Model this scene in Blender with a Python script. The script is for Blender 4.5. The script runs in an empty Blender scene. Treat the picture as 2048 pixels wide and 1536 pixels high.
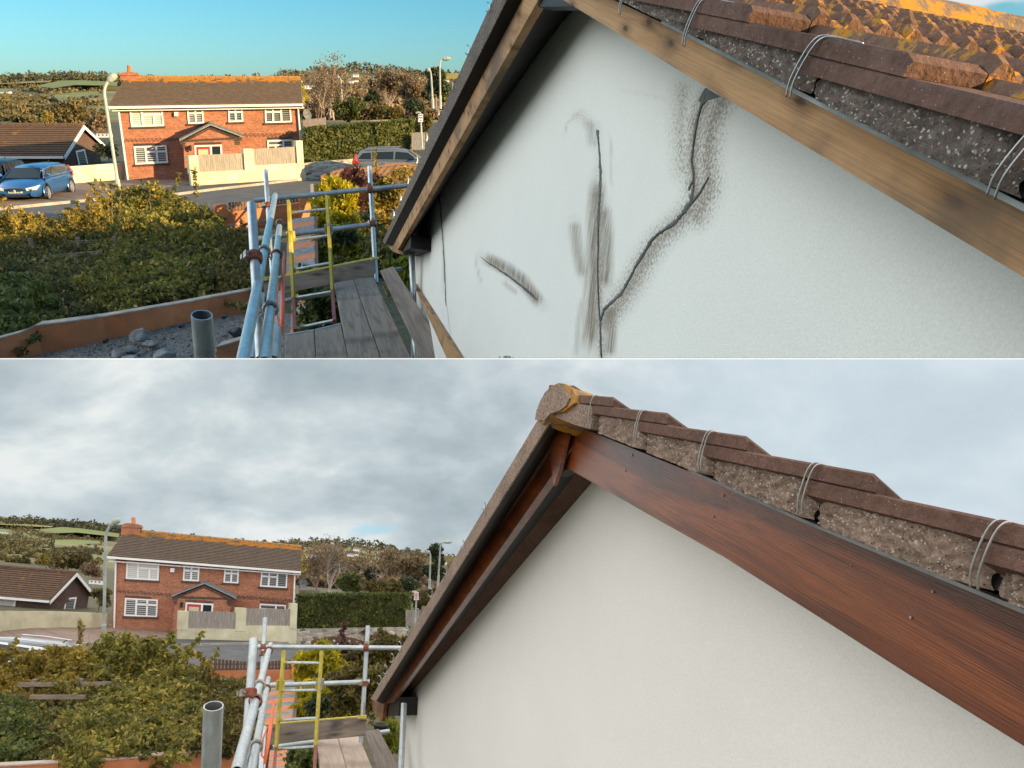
import bpy, bmesh, math, random
import numpy as np
from mathutils import Vector, Matrix

random.seed(7)
rng = np.random.default_rng(7)
C = bpy.context.scene
COL = C.collection

# ------------------------------------------------------------------ camera, sky, sun, exposure
FPX, CX, CY, SPLIT = 1480.0, 1024.0, 900.0, 717.0
TH = math.atan2(CY - SPLIT, FPX)
FWD = Vector((0, math.cos(TH), -math.sin(TH)))
UPC = Vector((0, math.sin(TH), math.cos(TH)))
cam = bpy.data.cameras.new('camera')
cam.sensor_width = 36.0
cam.lens = FPX / 2048 * 36.0
cam.shift_y = (CY - 768) / 2048
cam.clip_start, cam.clip_end = 0.15, 6000
camo = bpy.data.objects.new('camera', cam)
camo.rotation_euler = (math.pi / 2 - TH, 0, 0)
COL.objects.link(camo)
C.camera = camo

EXPOSURE = 1.55
SKY_STRENGTH, SUN_STRENGTH, CLOUD_STRENGTH = 0.15, 3.7, 0.40
TILT = math.radians(18.24)                      # the sunny hillside climbs away from the camera by this much
SUN_ELEV, SUN_AZ = math.radians(13.0), math.radians(110.5)

C.view_settings.view_transform = 'Standard'
C.view_settings.look = 'None'
C.view_settings.exposure = EXPOSURE
C.view_settings.gamma = 1.0
C.cycles.max_bounces = 6
C.cycles.diffuse_bounces = 3
C.cycles.glossy_bounces = 3
C.cycles.transparent_max_bounces = 8


def ray(x, y):
    return Vector((1, 0, 0)) * ((x - CX) / FPX) + FWD - UPC * ((y - CY) / FPX)


def D(x, y, z):                                   # the point at depth z metres seen at (x, y)
    return ray(x, y) * z


HILL_UP = Vector((0, -math.sin(TILT), math.cos(TILT)))
HILL_FW = Vector((0, math.cos(TILT), math.sin(TILT)))
SUN_DIR = (Vector((1, 0, 0)) * (math.sin(SUN_AZ) * math.cos(SUN_ELEV)) + HILL_FW * (math.cos(SUN_AZ) * math.cos(SUN_ELEV))
           + HILL_UP * math.sin(SUN_ELEV)).normalized()


def nd(nt, t, **kw):
    n = nt.nodes.new(t)
    for k, v in kw.items():
        if k.startswith('i_'):
            n.inputs[k[2:].replace('_', ' ')].default_value = v
        else:
            setattr(n, k, v)
    return n


def build_world():
    w = bpy.data.worlds.new('World')
    C.world = w
    w.use_nodes = True
    nt = w.node_tree
    nt.nodes.clear()
    out = nd(nt, 'ShaderNodeOutputWorld')
    bg = nd(nt, 'ShaderNodeBackground', i_Strength=SKY_STRENGTH)
    tc = nd(nt, 'ShaderNodeTexCoord')
    mp = nd(nt, 'ShaderNodeMapping')
    mp.inputs['Rotation'].default_value = (-TILT, 0, 0)
    sky = nd(nt, 'ShaderNodeTexSky', sky_type='NISHITA', sun_disc=False, sun_elevation=SUN_ELEV, sun_rotation=SUN_AZ,
             air_density=1.0, dust_density=0.6, ozone_density=1.2)
    nt.links.new(tc.outputs['Generated'], mp.inputs['Vector'])
    nt.links.new(mp.outputs['Vector'], sky.inputs['Vector'])
    tint = nd(nt, 'ShaderNodeMix', data_type='RGBA', blend_type='MULTIPLY')
    tint.inputs['Factor'].default_value = 1.0
    sepz = nd(nt, 'ShaderNodeSeparateXYZ')
    nt.links.new(mp.outputs['Vector'], sepz.inputs[0])
    elev = nd(nt, 'ShaderNodeMapRange')
    elev.inputs['From Min'].default_value = 0.0
    elev.inputs['From Max'].default_value = 0.44
    nt.links.new(sepz.outputs['Z'], elev.inputs['Value'])
    tr = nd(nt, 'ShaderNodeValToRGB')
    tr.color_ramp.elements[0].color = (0.175, 0.305, 0.48, 1)
    tr.color_ramp.elements[1].color = (0.11, 0.30, 0.37, 1)
    tr.color_ramp.elements[1].position = 0.36
    e3 = tr.color_ramp.elements.new(1.0)
    e3.color = (0.24, 0.66, 0.78, 1)
    nt.links.new(elev.outputs['Result'], tr.inputs['Fac'])
    nt.links.new(sky.outputs['Color'], tint.inputs[6])
    # the sky behind the camera, nearer the sun, is paler and less blue
    dsun = nd(nt, 'ShaderNodeVectorMath', operation='DOT_PRODUCT')
    dsun.inputs[1].default_value = (0.25, -0.95, 0.2)
    nt.links.new(tc.outputs['Generated'], dsun.inputs[0])
    pale = nd(nt, 'ShaderNodeMapRange', interpolation_type='SMOOTHSTEP')
    pale.inputs['From Min'].default_value = -0.1
    pale.inputs['From Max'].default_value = 0.6
    nt.links.new(dsun.outputs['Value'], pale.inputs['Value'])
    pm = nd(nt, 'ShaderNodeMix', data_type='RGBA')
    pm.inputs[7].default_value = (0.34, 0.44, 0.50, 1)
    nt.links.new(pale.outputs['Result'], pm.inputs['Factor'])
    nt.links.new(tr.outputs['Color'], pm.inputs[6])
    nt.links.new(pm.outputs[2], tint.inputs[7])
    # thin bright cloud low in the right of the sky
    d0 = ray(2150, 0).normalized()
    dot = nd(nt, 'ShaderNodeVectorMath', operation='DOT_PRODUCT')
    dot.inputs[1].default_value = d0
    nt.links.new(tc.outputs['Generated'], dot.inputs[0])
    mr = nd(nt, 'ShaderNodeMapRange', interpolation_type='SMOOTHSTEP')
    mr.inputs['From Min'].default_value = 0.955
    mr.inputs['From Max'].default_value = 0.99
    nt.links.new(dot.outputs['Value'], mr.inputs['Value'])
    mp2 = nd(nt, 'ShaderNodeMapping')
    mp2.inputs['Scale'].default_value = (3, 3, 16)
    nt.links.new(mp.outputs['Vector'], mp2.inputs['Vector'])
    nz = nd(nt, 'ShaderNodeTexNoise', i_Scale=3.0, i_Detail=6.0)
    nt.links.new(mp2.outputs['Vector'], nz.inputs['Vector'])
    rm = nd(nt, 'ShaderNodeMapRange', interpolation_type='SMOOTHSTEP')
    rm.inputs['From Min'].default_value = 0.40
    rm.inputs['From Max'].default_value = 0.62
    nt.links.new(nz.outputs['Fac'], rm.inputs['Value'])
    mul = nd(nt, 'ShaderNodeMath', operation='MULTIPLY')
    nt.links.new(mr.outputs['Result'], mul.inputs[0])
    nt.links.new(rm.outputs['Result'], mul.inputs[1])
    cl = nd(nt, 'ShaderNodeMix', data_type='RGBA')
    cl.inputs[7].default_value = (1.75, 1.85, 1.9, 1)
    nt.links.new(mul.outputs['Value'], cl.inputs['Factor'])
    nt.links.new(tint.outputs[2], cl.inputs[6])
    # unseen white cloud bank behind and left, added to light the gable wall; the sky beyond the houses is clear
    d1 = Vector((-0.97, -0.22, 0.12)).normalized()
    dt1 = nd(nt, 'ShaderNodeVectorMath', operation='DOT_PRODUCT')
    dt1.inputs[1].default_value = d1
    nt.links.new(tc.outputs['Generated'], dt1.inputs[0])
    clear = nd(nt, 'ShaderNodeMapRange', interpolation_type='SMOOTHSTEP')
    clear.inputs['From Min'].default_value = 0.46
    clear.inputs['From Max'].default_value = 0.8
    nt.links.new(dt1.outputs['Value'], clear.inputs['Value'])
    nz2 = nd(nt, 'ShaderNodeTexNoise', i_Scale=2.2, i_Detail=5.0)
    nt.links.new(mp.outputs['Vector'], nz2.inputs['Vector'])
    r2 = nd(nt, 'ShaderNodeMapRange', interpolation_type='SMOOTHSTEP')
    r2.inputs['From Min'].default_value = 0.28
    r2.inputs['From Max'].default_value = 0.52
    nt.links.new(nz2.outputs['Fac'], r2.inputs['Value'])
    m2 = nd(nt, 'ShaderNodeMath', operation='MULTIPLY')
    nt.links.new(clear.outputs['Result'], m2.inputs[0])
    nt.links.new(r2.outputs['Result'], m2.inputs[1])
    cl2 = nd(nt, 'ShaderNodeMix', data_type='RGBA')
    cl2.inputs[7].default_value = (6.1, 6.5, 6.5, 1)
    nt.links.new(m2.outputs['Value'], cl2.inputs['Factor'])
    nt.links.new(cl.outputs[2], cl2.inputs[6])
    nt.links.new(cl2.outputs[2], bg.inputs['Color'])
    nt.links.new(bg.outputs['Background'], out.inputs['Surface'])


build_world()
sl = bpy.data.lights.new('sun', 'SUN')
sl.energy = SUN_STRENGTH
sl.angle = math.radians(0.5)
sl.color = (1.0, 0.72, 0.37)
so = bpy.data.objects.new('sun', sl)
so.rotation_euler = SUN_DIR.to_track_quat('Z', 'Y').to_euler()
so.location = SUN_DIR * 100
COL.objects.link(so)

# ------------------------------------------------------------------ materials
MATS = {}


def new_mat(name):
    m = bpy.data.materials.new(name)
    m.use_nodes = True
    nt = m.node_tree
    b = nt.nodes['Principled BSDF']
    MATS[name] = m
    return m, nt, b


def ramp(nt, stops, fac):
    r = nd(nt, 'ShaderNodeValToRGB')
    el = r.color_ramp.elements
    while len(el) < len(stops):
        el.new(0.5)
    for e, (p, c) in zip(el, stops):
        e.position = p
        e.color = (c[0], c[1], c[2], 1)
    nt.links.new(fac, r.inputs['Fac'])
    return r.outputs['Color']


def coords(nt, scale=(1, 1, 1), rot=(0, 0, 0)):
    tc = nd(nt, 'ShaderNodeTexCoord')
    mp = nd(nt, 'ShaderNodeMapping')
    mp.inputs['Scale'].default_value = scale
    mp.inputs['Rotation'].default_value = rot
    nt.links.new(tc.outputs['Object'], mp.inputs['Vector'])
    return mp.outputs['Vector']


def noise(nt, vec, scale, detail=5, rough=0.6, dist=0.0):
    n = nd(nt, 'ShaderNodeTexNoise', i_Scale=scale, i_Detail=detail, i_Roughness=rough, i_Distortion=dist)
    nt.links.new(vec, n.inputs['Vector'])
    return n.outputs['Fac']


def mixc(nt, fac, a, b, mode='MIX'):
    m = nd(nt, 'ShaderNodeMix', data_type='RGBA', blend_type=mode)
    for v, i in ((fac, 'Factor'), (a, 6), (b, 7)):
        if hasattr(v, 'is_linked'):
            nt.links.new(v, m.inputs[i])
        elif i == 'Factor':
            m.inputs[i].default_value = v
        else:
            m.inputs[i].default_value = (v[0], v[1], v[2], 1)
    return m.outputs[2]


def smooth(nt, val, a, b):
    m = nd(nt, 'ShaderNodeMapRange', interpolation_type='SMOOTHSTEP')
    m.inputs['From Min'].default_value = a
    m.inputs['From Max'].default_value = b
    nt.links.new(val, m.inputs['Value'])
    return m.outputs['Result']


def mulv(nt, v, k):
    m = nd(nt, 'ShaderNodeMath', operation='MULTIPLY')
    nt.links.new(v, m.inputs[0])
    m.inputs[1].default_value = k
    return m.outputs[0]


def bump(nt, b, h, dist, strength=1.0):
    n = nd(nt, 'ShaderNodeBump', i_Strength=strength, i_Distance=dist)
    nt.links.new(h, n.inputs['Height'])
    nt.links.new(n.outputs['Normal'], b.inputs['Normal'])


def simple(name, stops, scale=6, stretch=(1, 1, 1), rough=0.8, metal=0.0, bmp=0.0, bscale=None, big=0.25, spec=0.3, rot=(0, 0, 0), detail=6):
    m, nt, b = new_mat(name)
    v = coords(nt, stretch, rot)
    f = noise(nt, v, scale, detail)
    c = ramp(nt, stops, f)
    if big:
        f2 = noise(nt, coords(nt), scale * 0.13 + 0.15, 4)
        g = ramp(nt, [(0.3, (1 - big,) * 3), (0.7, (1 + big * .4,) * 3)], f2)
        c = mixc(nt, 1.0, c, g, 'MULTIPLY')
    nt.links.new(c, b.inputs['Base Color'])
    b.inputs['Roughness'].default_value = rough
    b.inputs['Metallic'].default_value = metal
    b.inputs['Specular IOR Level'].default_value = spec
    if bmp:
        bump(nt, b, noise(nt, v, bscale or scale * 2, 4), bmp)
    return m


def brick_mat(name, c1, c2, mortar, bw=0.225, bh=0.075):
    m, nt, b = new_mat(name)
    tc = nd(nt, 'ShaderNodeTexCoord')
    sp = nd(nt, 'ShaderNodeSeparateXYZ')
    nt.links.new(tc.outputs['Object'], sp.inputs[0])
    ad = nd(nt, 'ShaderNodeMath', operation='ADD')
    nt.links.new(sp.outputs['X'], ad.inputs[0])
    nt.links.new(sp.outputs['Y'], ad.inputs[1])
    cb = nd(nt, 'ShaderNodeCombineXYZ')
    nt.links.new(ad.outputs[0], cb.inputs['X'])
    nt.links.new(sp.outputs['Z'], cb.inputs['Y'])
    br = nd(nt, 'ShaderNodeTexBrick')
    br.inputs['Scale'].default_value = 1.0
    br.inputs['Brick Width'].default_value = bw
    br.inputs['Row Height'].default_value = bh
    br.inputs['Mortar Size'].default_value = 0.007
    br.inputs['Color1'].default_value = (*c1, 1)
    br.inputs['Color2'].default_value = (*c2, 1)
    br.inputs['Mortar'].default_value = (*mortar, 1)
    nt.links.new(cb.outputs[0], br.inputs['Vector'])
    f = noise(nt, tc.outputs['Object'], 1.3, 5)
    g = ramp(nt, [(0.3, (0.8, 0.78, 0.76)), (0.7, (1.12, 1.1, 1.1))], f)
    c = mixc(nt, 1.0, br.outputs['Color'], g, 'MULTIPLY')
    f2 = noise(nt, tc.outputs['Object'], 9, 2)
    g2 = ramp(nt, [(0.35, (0.75, 0.72, 0.7)), (0.65, (1.2, 1.15, 1.1))], f2)
    c = mixc(nt, 0.8, c, g2, 'MULTIPLY')
    nt.links.new(c, b.inputs['Base Color'])
    b.inputs['Roughness'].default_value = 0.85
    bump(nt, b, br.outputs['Fac'], -0.006)
    return m


def leaf_mat(name, stops, trans=0.35, rough=0.55, clump=0.5):
    m, nt, b = new_mat(name)
    g = nd(nt, 'ShaderNodeNewGeometry')
    c = ramp(nt, stops, g.outputs['Random Per Island'])
    f2 = noise(nt, coords(nt), clump, 3)
    gg = ramp(nt, [(0.35, (0.62, 0.66, 0.7)), (0.65, (1.3, 1.22, 1.05))], f2)
    c = mixc(nt, 1.0, c, gg, 'MULTIPLY')
    nt.links.new(c, b.inputs['Base Color'])
    b.inputs['Roughness'].default_value = rough
    b.inputs['Specular IOR Level'].default_value = 0.25
    if trans:
        t = nd(nt, 'ShaderNodeBsdfTranslucent')
        nt.links.new(c, t.inputs['Color'])
        mx = nd(nt, 'ShaderNodeMixShader', i_Fac=trans)
        nt.links.new(b.outputs[0], mx.inputs[1])
        nt.links.new(t.outputs[0], mx.inputs[2])
        nt.links.new(mx.outputs[0], nt.nodes['Material Output'].inputs['Surface'])
    return m


def lichen_tile(name, stops, lich, th=(0.58, 0.66), lscale=7.0, speck=True, bmp=0.004, zband=None):
    """concrete roof tile: grain, pale specks and patches of orange lichen"""
    m, nt, b = new_mat(name)
    v = coords(nt)
    c = ramp(nt, stops, noise(nt, v, 60, 6, 0.75))
    c = mixc(nt, 1.0, c, ramp(nt, [(0.3, (0.75,) * 3), (0.7, (1.15,) * 3)], noise(nt, v, 5, 4)), 'MULTIPLY')
    if speck:
        vo = nd(nt, 'ShaderNodeTexVoronoi', i_Scale=260.0)
        nt.links.new(v, vo.inputs['Vector'])
        sp = ramp(nt, [(0.10, (1, 1, 1)), (0.2, (0, 0, 0))], vo.outputs['Distance'])
        rnd = nd(nt, 'ShaderNodeSeparateColor')
        nt.links.new(vo.outputs['Color'], rnd.inputs[0])
        k = nd(nt, 'ShaderNodeMath', operation='MULTIPLY')
        nt.links.new(sp, k.inputs[0])
        nt.links.new(smooth(nt, rnd.outputs[0], 0.75, 0.85), k.inputs[1])
        c = mixc(nt, k.outputs[0], c, (0.45, 0.40, 0.35))
    if lich:
        lf = noise(nt, v, lscale, 7, 0.7, 0.3)
        a = smooth(nt, lf, th[0], th[1])
        if zband:                                       # lichen keeps to a band along the ridge
            sx = nd(nt, 'ShaderNodeSeparateXYZ')
            nt.links.new(v, sx.inputs[0])
            zb = smooth(nt, sx.outputs[zband[0]], zband[1], zband[2])
            aa = nd(nt, 'ShaderNodeMath', operation='ADD')
            nt.links.new(lf, aa.inputs[0])
            mm = nd(nt, 'ShaderNodeMath', operation='MULTIPLY_ADD')
            nt.links.new(zb, mm.inputs[0])
            mm.inputs[1].default_value = zband[3]
            mm.inputs[2].default_value = 0.0
            nt.links.new(mm.outputs[0], aa.inputs[1])
            a = smooth(nt, aa.outputs[0], th[0], th[1])
        lc = ramp(nt, [(0.3, lich[0]), (0.7, lich[1])], noise(nt, v, 40, 3))
        c = mixc(nt, a, c, lc)
    nt.links.new(c, b.inputs['Base Color'])
    b.inputs['Roughness'].default_value = 0.95
    b.inputs['Specular IOR Level'].default_value = 0.15
    bump(nt, b, noise(nt, v, 90, 4), bmp)
    return m


def pebble_mortar(name, stops, bmp=0.006, scale=1.0):
    m, nt, b = new_mat(name)
    v = coords(nt)
    c = ramp(nt, stops, noise(nt, v, 70 * scale, 5, 0.8))
    c = mixc(nt, 1.0, c, ramp(nt, [(0.3, (0.7,) * 3), (0.7, (1.2,) * 3)], noise(nt, v, 6, 5)), 'MULTIPLY')
    for sc, lo, col in ((210 * scale, 0.62, (0.56, 0.50, 0.44)), (150 * scale, 0.86, (0.52, 0.45, 0.38)), (260 * scale, 0.72, (0.06, 0.05, 0.045))):
        vo = nd(nt, 'ShaderNodeTexVoronoi', i_Scale=sc)
        nt.links.new(v, vo.inputs['Vector'])
        sp = ramp(nt, [(0.22, (1, 1, 1)), (0.36, (0, 0, 0))], vo.outputs['Distance'])
        rnd = nd(nt, 'ShaderNodeSeparateColor')
        nt.links.new(vo.outputs['Color'], rnd.inputs[0])
        k = nd(nt, 'ShaderNodeMath', operation='MULTIPLY')
        nt.links.new(sp, k.inputs[0])
        nt.links.new(smooth(nt, rnd.outputs[0], lo, lo + 0.05), k.inputs[1])
        c = mixc(nt, k.outputs[0], c, col)
    nt.links.new(c, b.inputs['Base Color'])
    b.inputs['Roughness'].default_value = 0.95
    b.inputs['Specular IOR Level'].default_value = 0.15
    bump(nt, b, noise(nt, v, 100 * scale, 5, 0.8), bmp)
    return m


def timber(name, stops, axis_scale, ring=3.0, rough=0.7, coat=0.0, stops2=None, knots=(4.5, 14.0), bmp=0.001):
    """wood: long grain along local x, growth rings, a few dark knots"""
    m, nt, b = new_mat(name)
    v = coords(nt, axis_scale)
    base = noise(nt, v, ring, 8, 0.62, 0.9)
    fine = noise(nt, coords(nt, (axis_scale[0] * .6, axis_scale[1] * 9, axis_scale[2] * 9)), 6, 4)
    c = ramp(nt, stops, base)
    c = mixc(nt, 0.55, c, ramp(nt, [(0.3, (0.55,) * 3), (0.6, (1.15,) * 3)], fine), 'MULTIPLY')
    if knots:
        kn = nd(nt, 'ShaderNodeTexVoronoi', voronoi_dimensions='2D', i_Scale=1.0, i_Randomness=0.85)
        nt.links.new(coords(nt, (knots[0], knots[1], knots[1]), (math.pi / 2, 0, 0)), kn.inputs['Vector'])
        wob = nd(nt, 'ShaderNodeMath', operation='MULTIPLY_ADD')
        nt.links.new(fine, wob.inputs[0])
        wob.inputs[1].default_value = 0.10
        nt.links.new(kn.outputs['Distance'], wob.inputs[2])
        a = ramp(nt, [(0.09, (1, 1, 1)), (0.15, (0, 0, 0))], wob.outputs[0])
        halo = ramp(nt, [(0.12, (0.55, 0.5, 0.45)), (0.34, (1, 1, 1))], wob.outputs[0])
        c = mixc(nt, 1.0, c, halo, 'MULTIPLY')
        c = mixc(nt, a, c, tuple(q * 0.5 for q in stops[0][1]))
    if stops2:
        st = noise(nt, coords(nt), 2.3, 5, 0.6)
        c = mixc(nt, smooth(nt, st, stops2[0], stops2[1]), c, stops2[2])
    nt.links.new(c, b.inputs['Base Color'])
    b.inputs['Roughness'].default_value = rough
    b.inputs['Coat Weight'].default_value = coat
    b.inputs['Coat Roughness'].default_value = 0.25
    bump(nt, b, fine, bmp)
    return m


def steel(name, stops, rough=0.45, metal=0.75, along=(8, 8, 1)):
    m, nt, b = new_mat(name)
    v = coords(nt, along)
    f = noise(nt, v, 5, 6, 0.7)
    c = ramp(nt, stops, f)
    c = mixc(nt, 0.5, c, ramp(nt, [(0.35, (0.7,) * 3), (0.6, (1.1,) * 3)], noise(nt, coords(nt), 22, 5)), 'MULTIPLY')
    nt.links.new(c, b.inputs['Base Color'])
    b.inputs['Metallic'].default_value = metal
    b.inputs['Roughness'].default_value = rough
    rs = smooth(nt, noise(nt, coords(nt), 34, 6, 0.7), 0.66, 0.72)
    c = mixc(nt, mulv(nt, rs, 0.75), c, (0.20, 0.115, 0.065))
    cs = smooth(nt, noise(nt, coords(nt, (1, 1, 1), (0.7, 0.2, 0)), 19, 5, 0.6), 0.68, 0.72)
    c = mixc(nt, mulv(nt, cs, 0.7), c, (0.62, 0.61, 0.58))
    nt.links.new(c, b.inputs['Base Color'])
    bump(nt, b, f, 0.0006)
    return m


def stone_mat(name, cols, mortar, sx=3.4, sz=7.0):
    m, nt, b = new_mat(name)
    v = coords(nt, (sx, sx, sz))
    vo = nd(nt, 'ShaderNodeTexVoronoi', feature='DISTANCE_TO_EDGE', i_Scale=1.0)
    nt.links.new(v, vo.inputs['Vector'])
    vc = nd(nt, 'ShaderNodeTexVoronoi', i_Scale=1.0)
    nt.links.new(v, vc.inputs['Vector'])
    sc = nd(nt, 'ShaderNodeSeparateColor')
    nt.links.new(vc.outputs['Color'], sc.inputs[0])
    c = ramp(nt, cols, sc.outputs[0])
    c = mixc(nt, 0.7, c, ramp(nt, [(0.3, (0.7,) * 3), (0.7, (1.15,) * 3)], noise(nt, coords(nt), 9, 5)), 'MULTIPLY')
    e = ramp(nt, [(0.02, (1, 1, 1)), (0.07, (0, 0, 0))], vo.outputs['Distance'])
    c = mixc(nt, e, c, mortar)
    nt.links.new(c, b.inputs['Base Color'])
    b.inputs['Roughness'].default_value = 0.95
    bump(nt, b, vo.outputs['Distance'], 0.06)
    return m


def wall_render(name, base, stain=True):
    m, nt, b = new_mat(name)
    v = coords(nt)
    c = ramp(nt, [(0.3, tuple(x * 0.95 for x in base)), (0.7, base)], noise(nt, v, 2.0, 5))
    c = mixc(nt, 0.35, c, ramp(nt, [(0.35, (0.8,) * 3), (0.65, (1.08,) * 3)], noise(nt, v, 230, 3)), 'MULTIPLY')
    if stain:
        at = nd(nt, 'ShaderNodeAttribute', attribute_name='smear')
        sp = nd(nt, 'ShaderNodeAttribute', attribute_name='speckle')
        wp = nd(nt, 'ShaderNodeAttribute', attribute_name='wall_position')
        smap = nd(nt, 'ShaderNodeMapping')
        smap.inputs['Scale'].default_value = (30, 2.6, 1)
        nt.links.new(wp.outputs['Vector'], smap.inputs['Vector'])
        streak = noise(nt, smap.outputs['Vector'], 2.0, 7, 0.72, 0.15)
        mul = nd(nt, 'ShaderNodeMath', operation='MULTIPLY')
        nt.links.new(at.outputs['Fac'], mul.inputs[0])
        nt.links.new(smooth(nt, streak, 0.16, 0.80), mul.inputs[1])
        mul2 = nd(nt, 'ShaderNodeMath', operation='MULTIPLY', use_clamp=True)
        nt.links.new(mul.outputs[0], mul2.inputs[0])
        mul2.inputs[1].default_value = 1.45
        c = mixc(nt, mul2.outputs[0], c, (0.20, 0.162, 0.12))
        gr = noise(nt, v, 125, 6, 0.78)
        ad = nd(nt, 'ShaderNodeMath', operation='MULTIPLY_ADD')
        nt.links.new(sp.outputs['Fac'], ad.inputs[0])
        ad.inputs[1].default_value = 0.25
        nt.links.new(gr, ad.inputs[2])
        k = smooth(nt, ad.outputs[0], 0.58, 0.80)
        gt = nd(nt, 'ShaderNodeMath', operation='MULTIPLY')
        nt.links.new(k, gt.inputs[0])
        nt.links.new(smooth(nt, sp.outputs['Fac'], 0.02, 0.2), gt.inputs[1])
        c = mixc(nt, mulv(nt, gt.outputs[0], 0.9), c, (0.155, 0.128, 0.10))
        c = mixc(nt, mulv(nt, sp.outputs['Fac'], 0.30), c, (0.36, 0.31, 0.25))
        # the odd pinhole
        vo = nd(nt, 'ShaderNodeTexVoronoi', i_Scale=5.0)
        nt.links.new(v, vo.inputs['Vector'])
        c = mixc(nt, ramp(nt, [(0.012, (1, 1, 1)), (0.02, (0, 0, 0))], vo.outputs['Distance']), c, (0.2, 0.19, 0.18))
    nt.links.new(c, b.inputs['Base Color'])
    b.inputs['Roughness'].default_value = 0.9
    b.inputs['Specular IOR Level'].default_value = 0.2
    bump(nt, b, noise(nt, v, 260, 3, 0.7), 0.003, 0.35)
    return m


def pane_mat(name, glass, slat, amount):
    """a window pane with the slats of a blind seen through it"""
    m, nt, b = new_mat(name)
    v = coords(nt)
    sx = nd(nt, 'ShaderNodeSeparateXYZ')
    nt.links.new(v, sx.inputs[0])
    w = nd(nt, 'ShaderNodeMath', operation='MULTIPLY')
    nt.links.new(sx.outputs['Z'], w.inputs[0])
    w.inputs[1].default_value = 62.0
    s = nd(nt, 'ShaderNodeMath', operation='SINE')
    nt.links.new(w.outputs[0], s.inputs[0])
    f = smooth(nt, s.outputs[0], 0.1, 0.8)
    k = nd(nt, 'ShaderNodeMath', operation='MULTIPLY')
    nt.links.new(f, k.inputs[0])
    k.inputs[1].default_value = amount
    c = mixc(nt, k.outputs[0], glass, slat)
    nt.links.new(c, b.inputs['Base Color'])
    b.inputs['Roughness'].default_value = 0.12
    b.inputs['Specular IOR Level'].default_value = 0.6
    return m


def paint(name, col, rough=0.3, metal=0.0, coat=0.0):
    m, nt, b = new_mat(name)
    c = ramp(nt, [(0.3, tuple(x * 0.9 for x in col)), (0.7, col)], noise(nt, coords(nt), 3, 4))
    nt.links.new(c, b.inputs['Base Color'])
    b.inputs['Roughness'].default_value = rough
    b.inputs['Metallic'].default_value = metal
    b.inputs['Coat Weight'].default_value = coat
    b.inputs['Coat Roughness'].default_value = 0.05
    return m


brick_mat('brick', (0.46, 0.175, 0.088), (0.34, 0.118, 0.062), (0.40, 0.29, 0.22))
brick_mat('dark_brick', (0.085, 0.05, 0.042), (0.06, 0.04, 0.035), (0.16, 0.12, 0.10))
brick_mat('bungalow_brick', (0.11, 0.062, 0.05), (0.08, 0.05, 0.042), (0.13, 0.1, 0.09))
lichen_tile('house_tile', [(0.3, (0.095, 0.07, 0.054)), (0.7, (0.19, 0.142, 0.108))], ((0.50, 0.21, 0.025), (0.38, 0.17, 0.04)), (0.72, 0.82), 2.2, False, 0.01, ('Y', 2.1, 3.0, 0.34))
lichen_tile('bungalow_tile', [(0.3, (0.095, 0.06, 0.045)), (0.7, (0.20, 0.13, 0.09))], ((0.42, 0.2, 0.04), (0.32, 0.17, 0.05)), (0.60, 0.72), 1.6, False, 0.01)
lichen_tile('verge_tile', [(0.3, (0.095, 0.054, 0.042)), (0.7, (0.175, 0.105, 0.082))], ((0.55, 0.25, 0.02), (0.42, 0.2, 0.03)), (0.70, 0.76), 9.0)
lichen_tile('lichen_roof_tile', [(0.3, (0.12, 0.066, 0.046)), (0.7, (0.25, 0.145, 0.098))], ((0.50, 0.22, 0.02), (0.42, 0.23, 0.07)), (0.53, 0.60), 26.0)
lichen_tile('ridge_tile', [(0.3, (0.14, 0.10, 0.075)), (0.7, (0.26, 0.19, 0.14))], ((0.50, 0.23, 0.02), (0.40, 0.21, 0.05)), (0.44, 0.56), 14.0)
pebble_mortar('mortar', [(0.3, (0.145, 0.098, 0.075)), (0.5, (0.27, 0.195, 0.152)), (0.7, (0.42, 0.325, 0.265))])
pebble_mortar('old_mortar', [(0.3, (0.075, 0.058, 0.05)), (0.5, (0.15, 0.118, 0.10)), (0.7, (0.26, 0.215, 0.185))])
timber('raw_timber', [(0.28, (0.11, 0.05, 0.02)), (0.42, (0.33, 0.175, 0.072)), (0.58, (0.42, 0.24, 0.108)), (0.72, (0.25, 0.128, 0.052))],
       (1.0, 9, 9), 1.7, 0.8, 0, (0.50, 0.70, (0.13, 0.08, 0.046)))
timber('stained_timber', [(0.30, (0.035, 0.009, 0.004)), (0.46, (0.125, 0.029, 0.007)), (0.6, (0.23, 0.060, 0.013)), (0.72, (0.08, 0.019, 0.006))],
       (1.0, 10, 10), 1.6, 0.30, 0.4, None, None)
timber('shade_top', [(0.3, (0.02, 0.014, 0.014)), (0.7, (0.05, 0.022, 0.014))], (1, 8, 8), 1.5, 0.4, 0.3)  # unused; near-black timber meant for the shade along the board's top
timber('scaffold_board', [(0.3, (0.14, 0.115, 0.095)), (0.5, (0.25, 0.21, 0.175)), (0.7, (0.33, 0.275, 0.225))], (1.2, 12, 12), 1.6, 0.85, 0, (0.58, 0.75, (0.10, 0.085, 0.075)), (2.2, 9.0), 0.003)
timber('new_board', [(0.3, (0.36, 0.27, 0.215)), (0.5, (0.46, 0.355, 0.285)), (0.7, (0.50, 0.40, 0.32))], (1.2, 12, 12), 1.2, 0.85, 0, None, (1.4, 6.0), 0.002)
timber('silver_timber', [(0.3, (0.19, 0.17, 0.15)), (0.5, (0.30, 0.265, 0.23)), (0.7, (0.40, 0.36, 0.32))], (9, 9, 0.7), 2.0, 0.9, 0, None, False, 0.004)
timber('brown_timber', [(0.3, (0.07, 0.038, 0.024)), (0.5, (0.13, 0.07, 0.042)), (0.7, (0.18, 0.10, 0.06))], (9, 9, 0.7), 2.0, 0.85, 0, None, False, 0.004)
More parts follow.
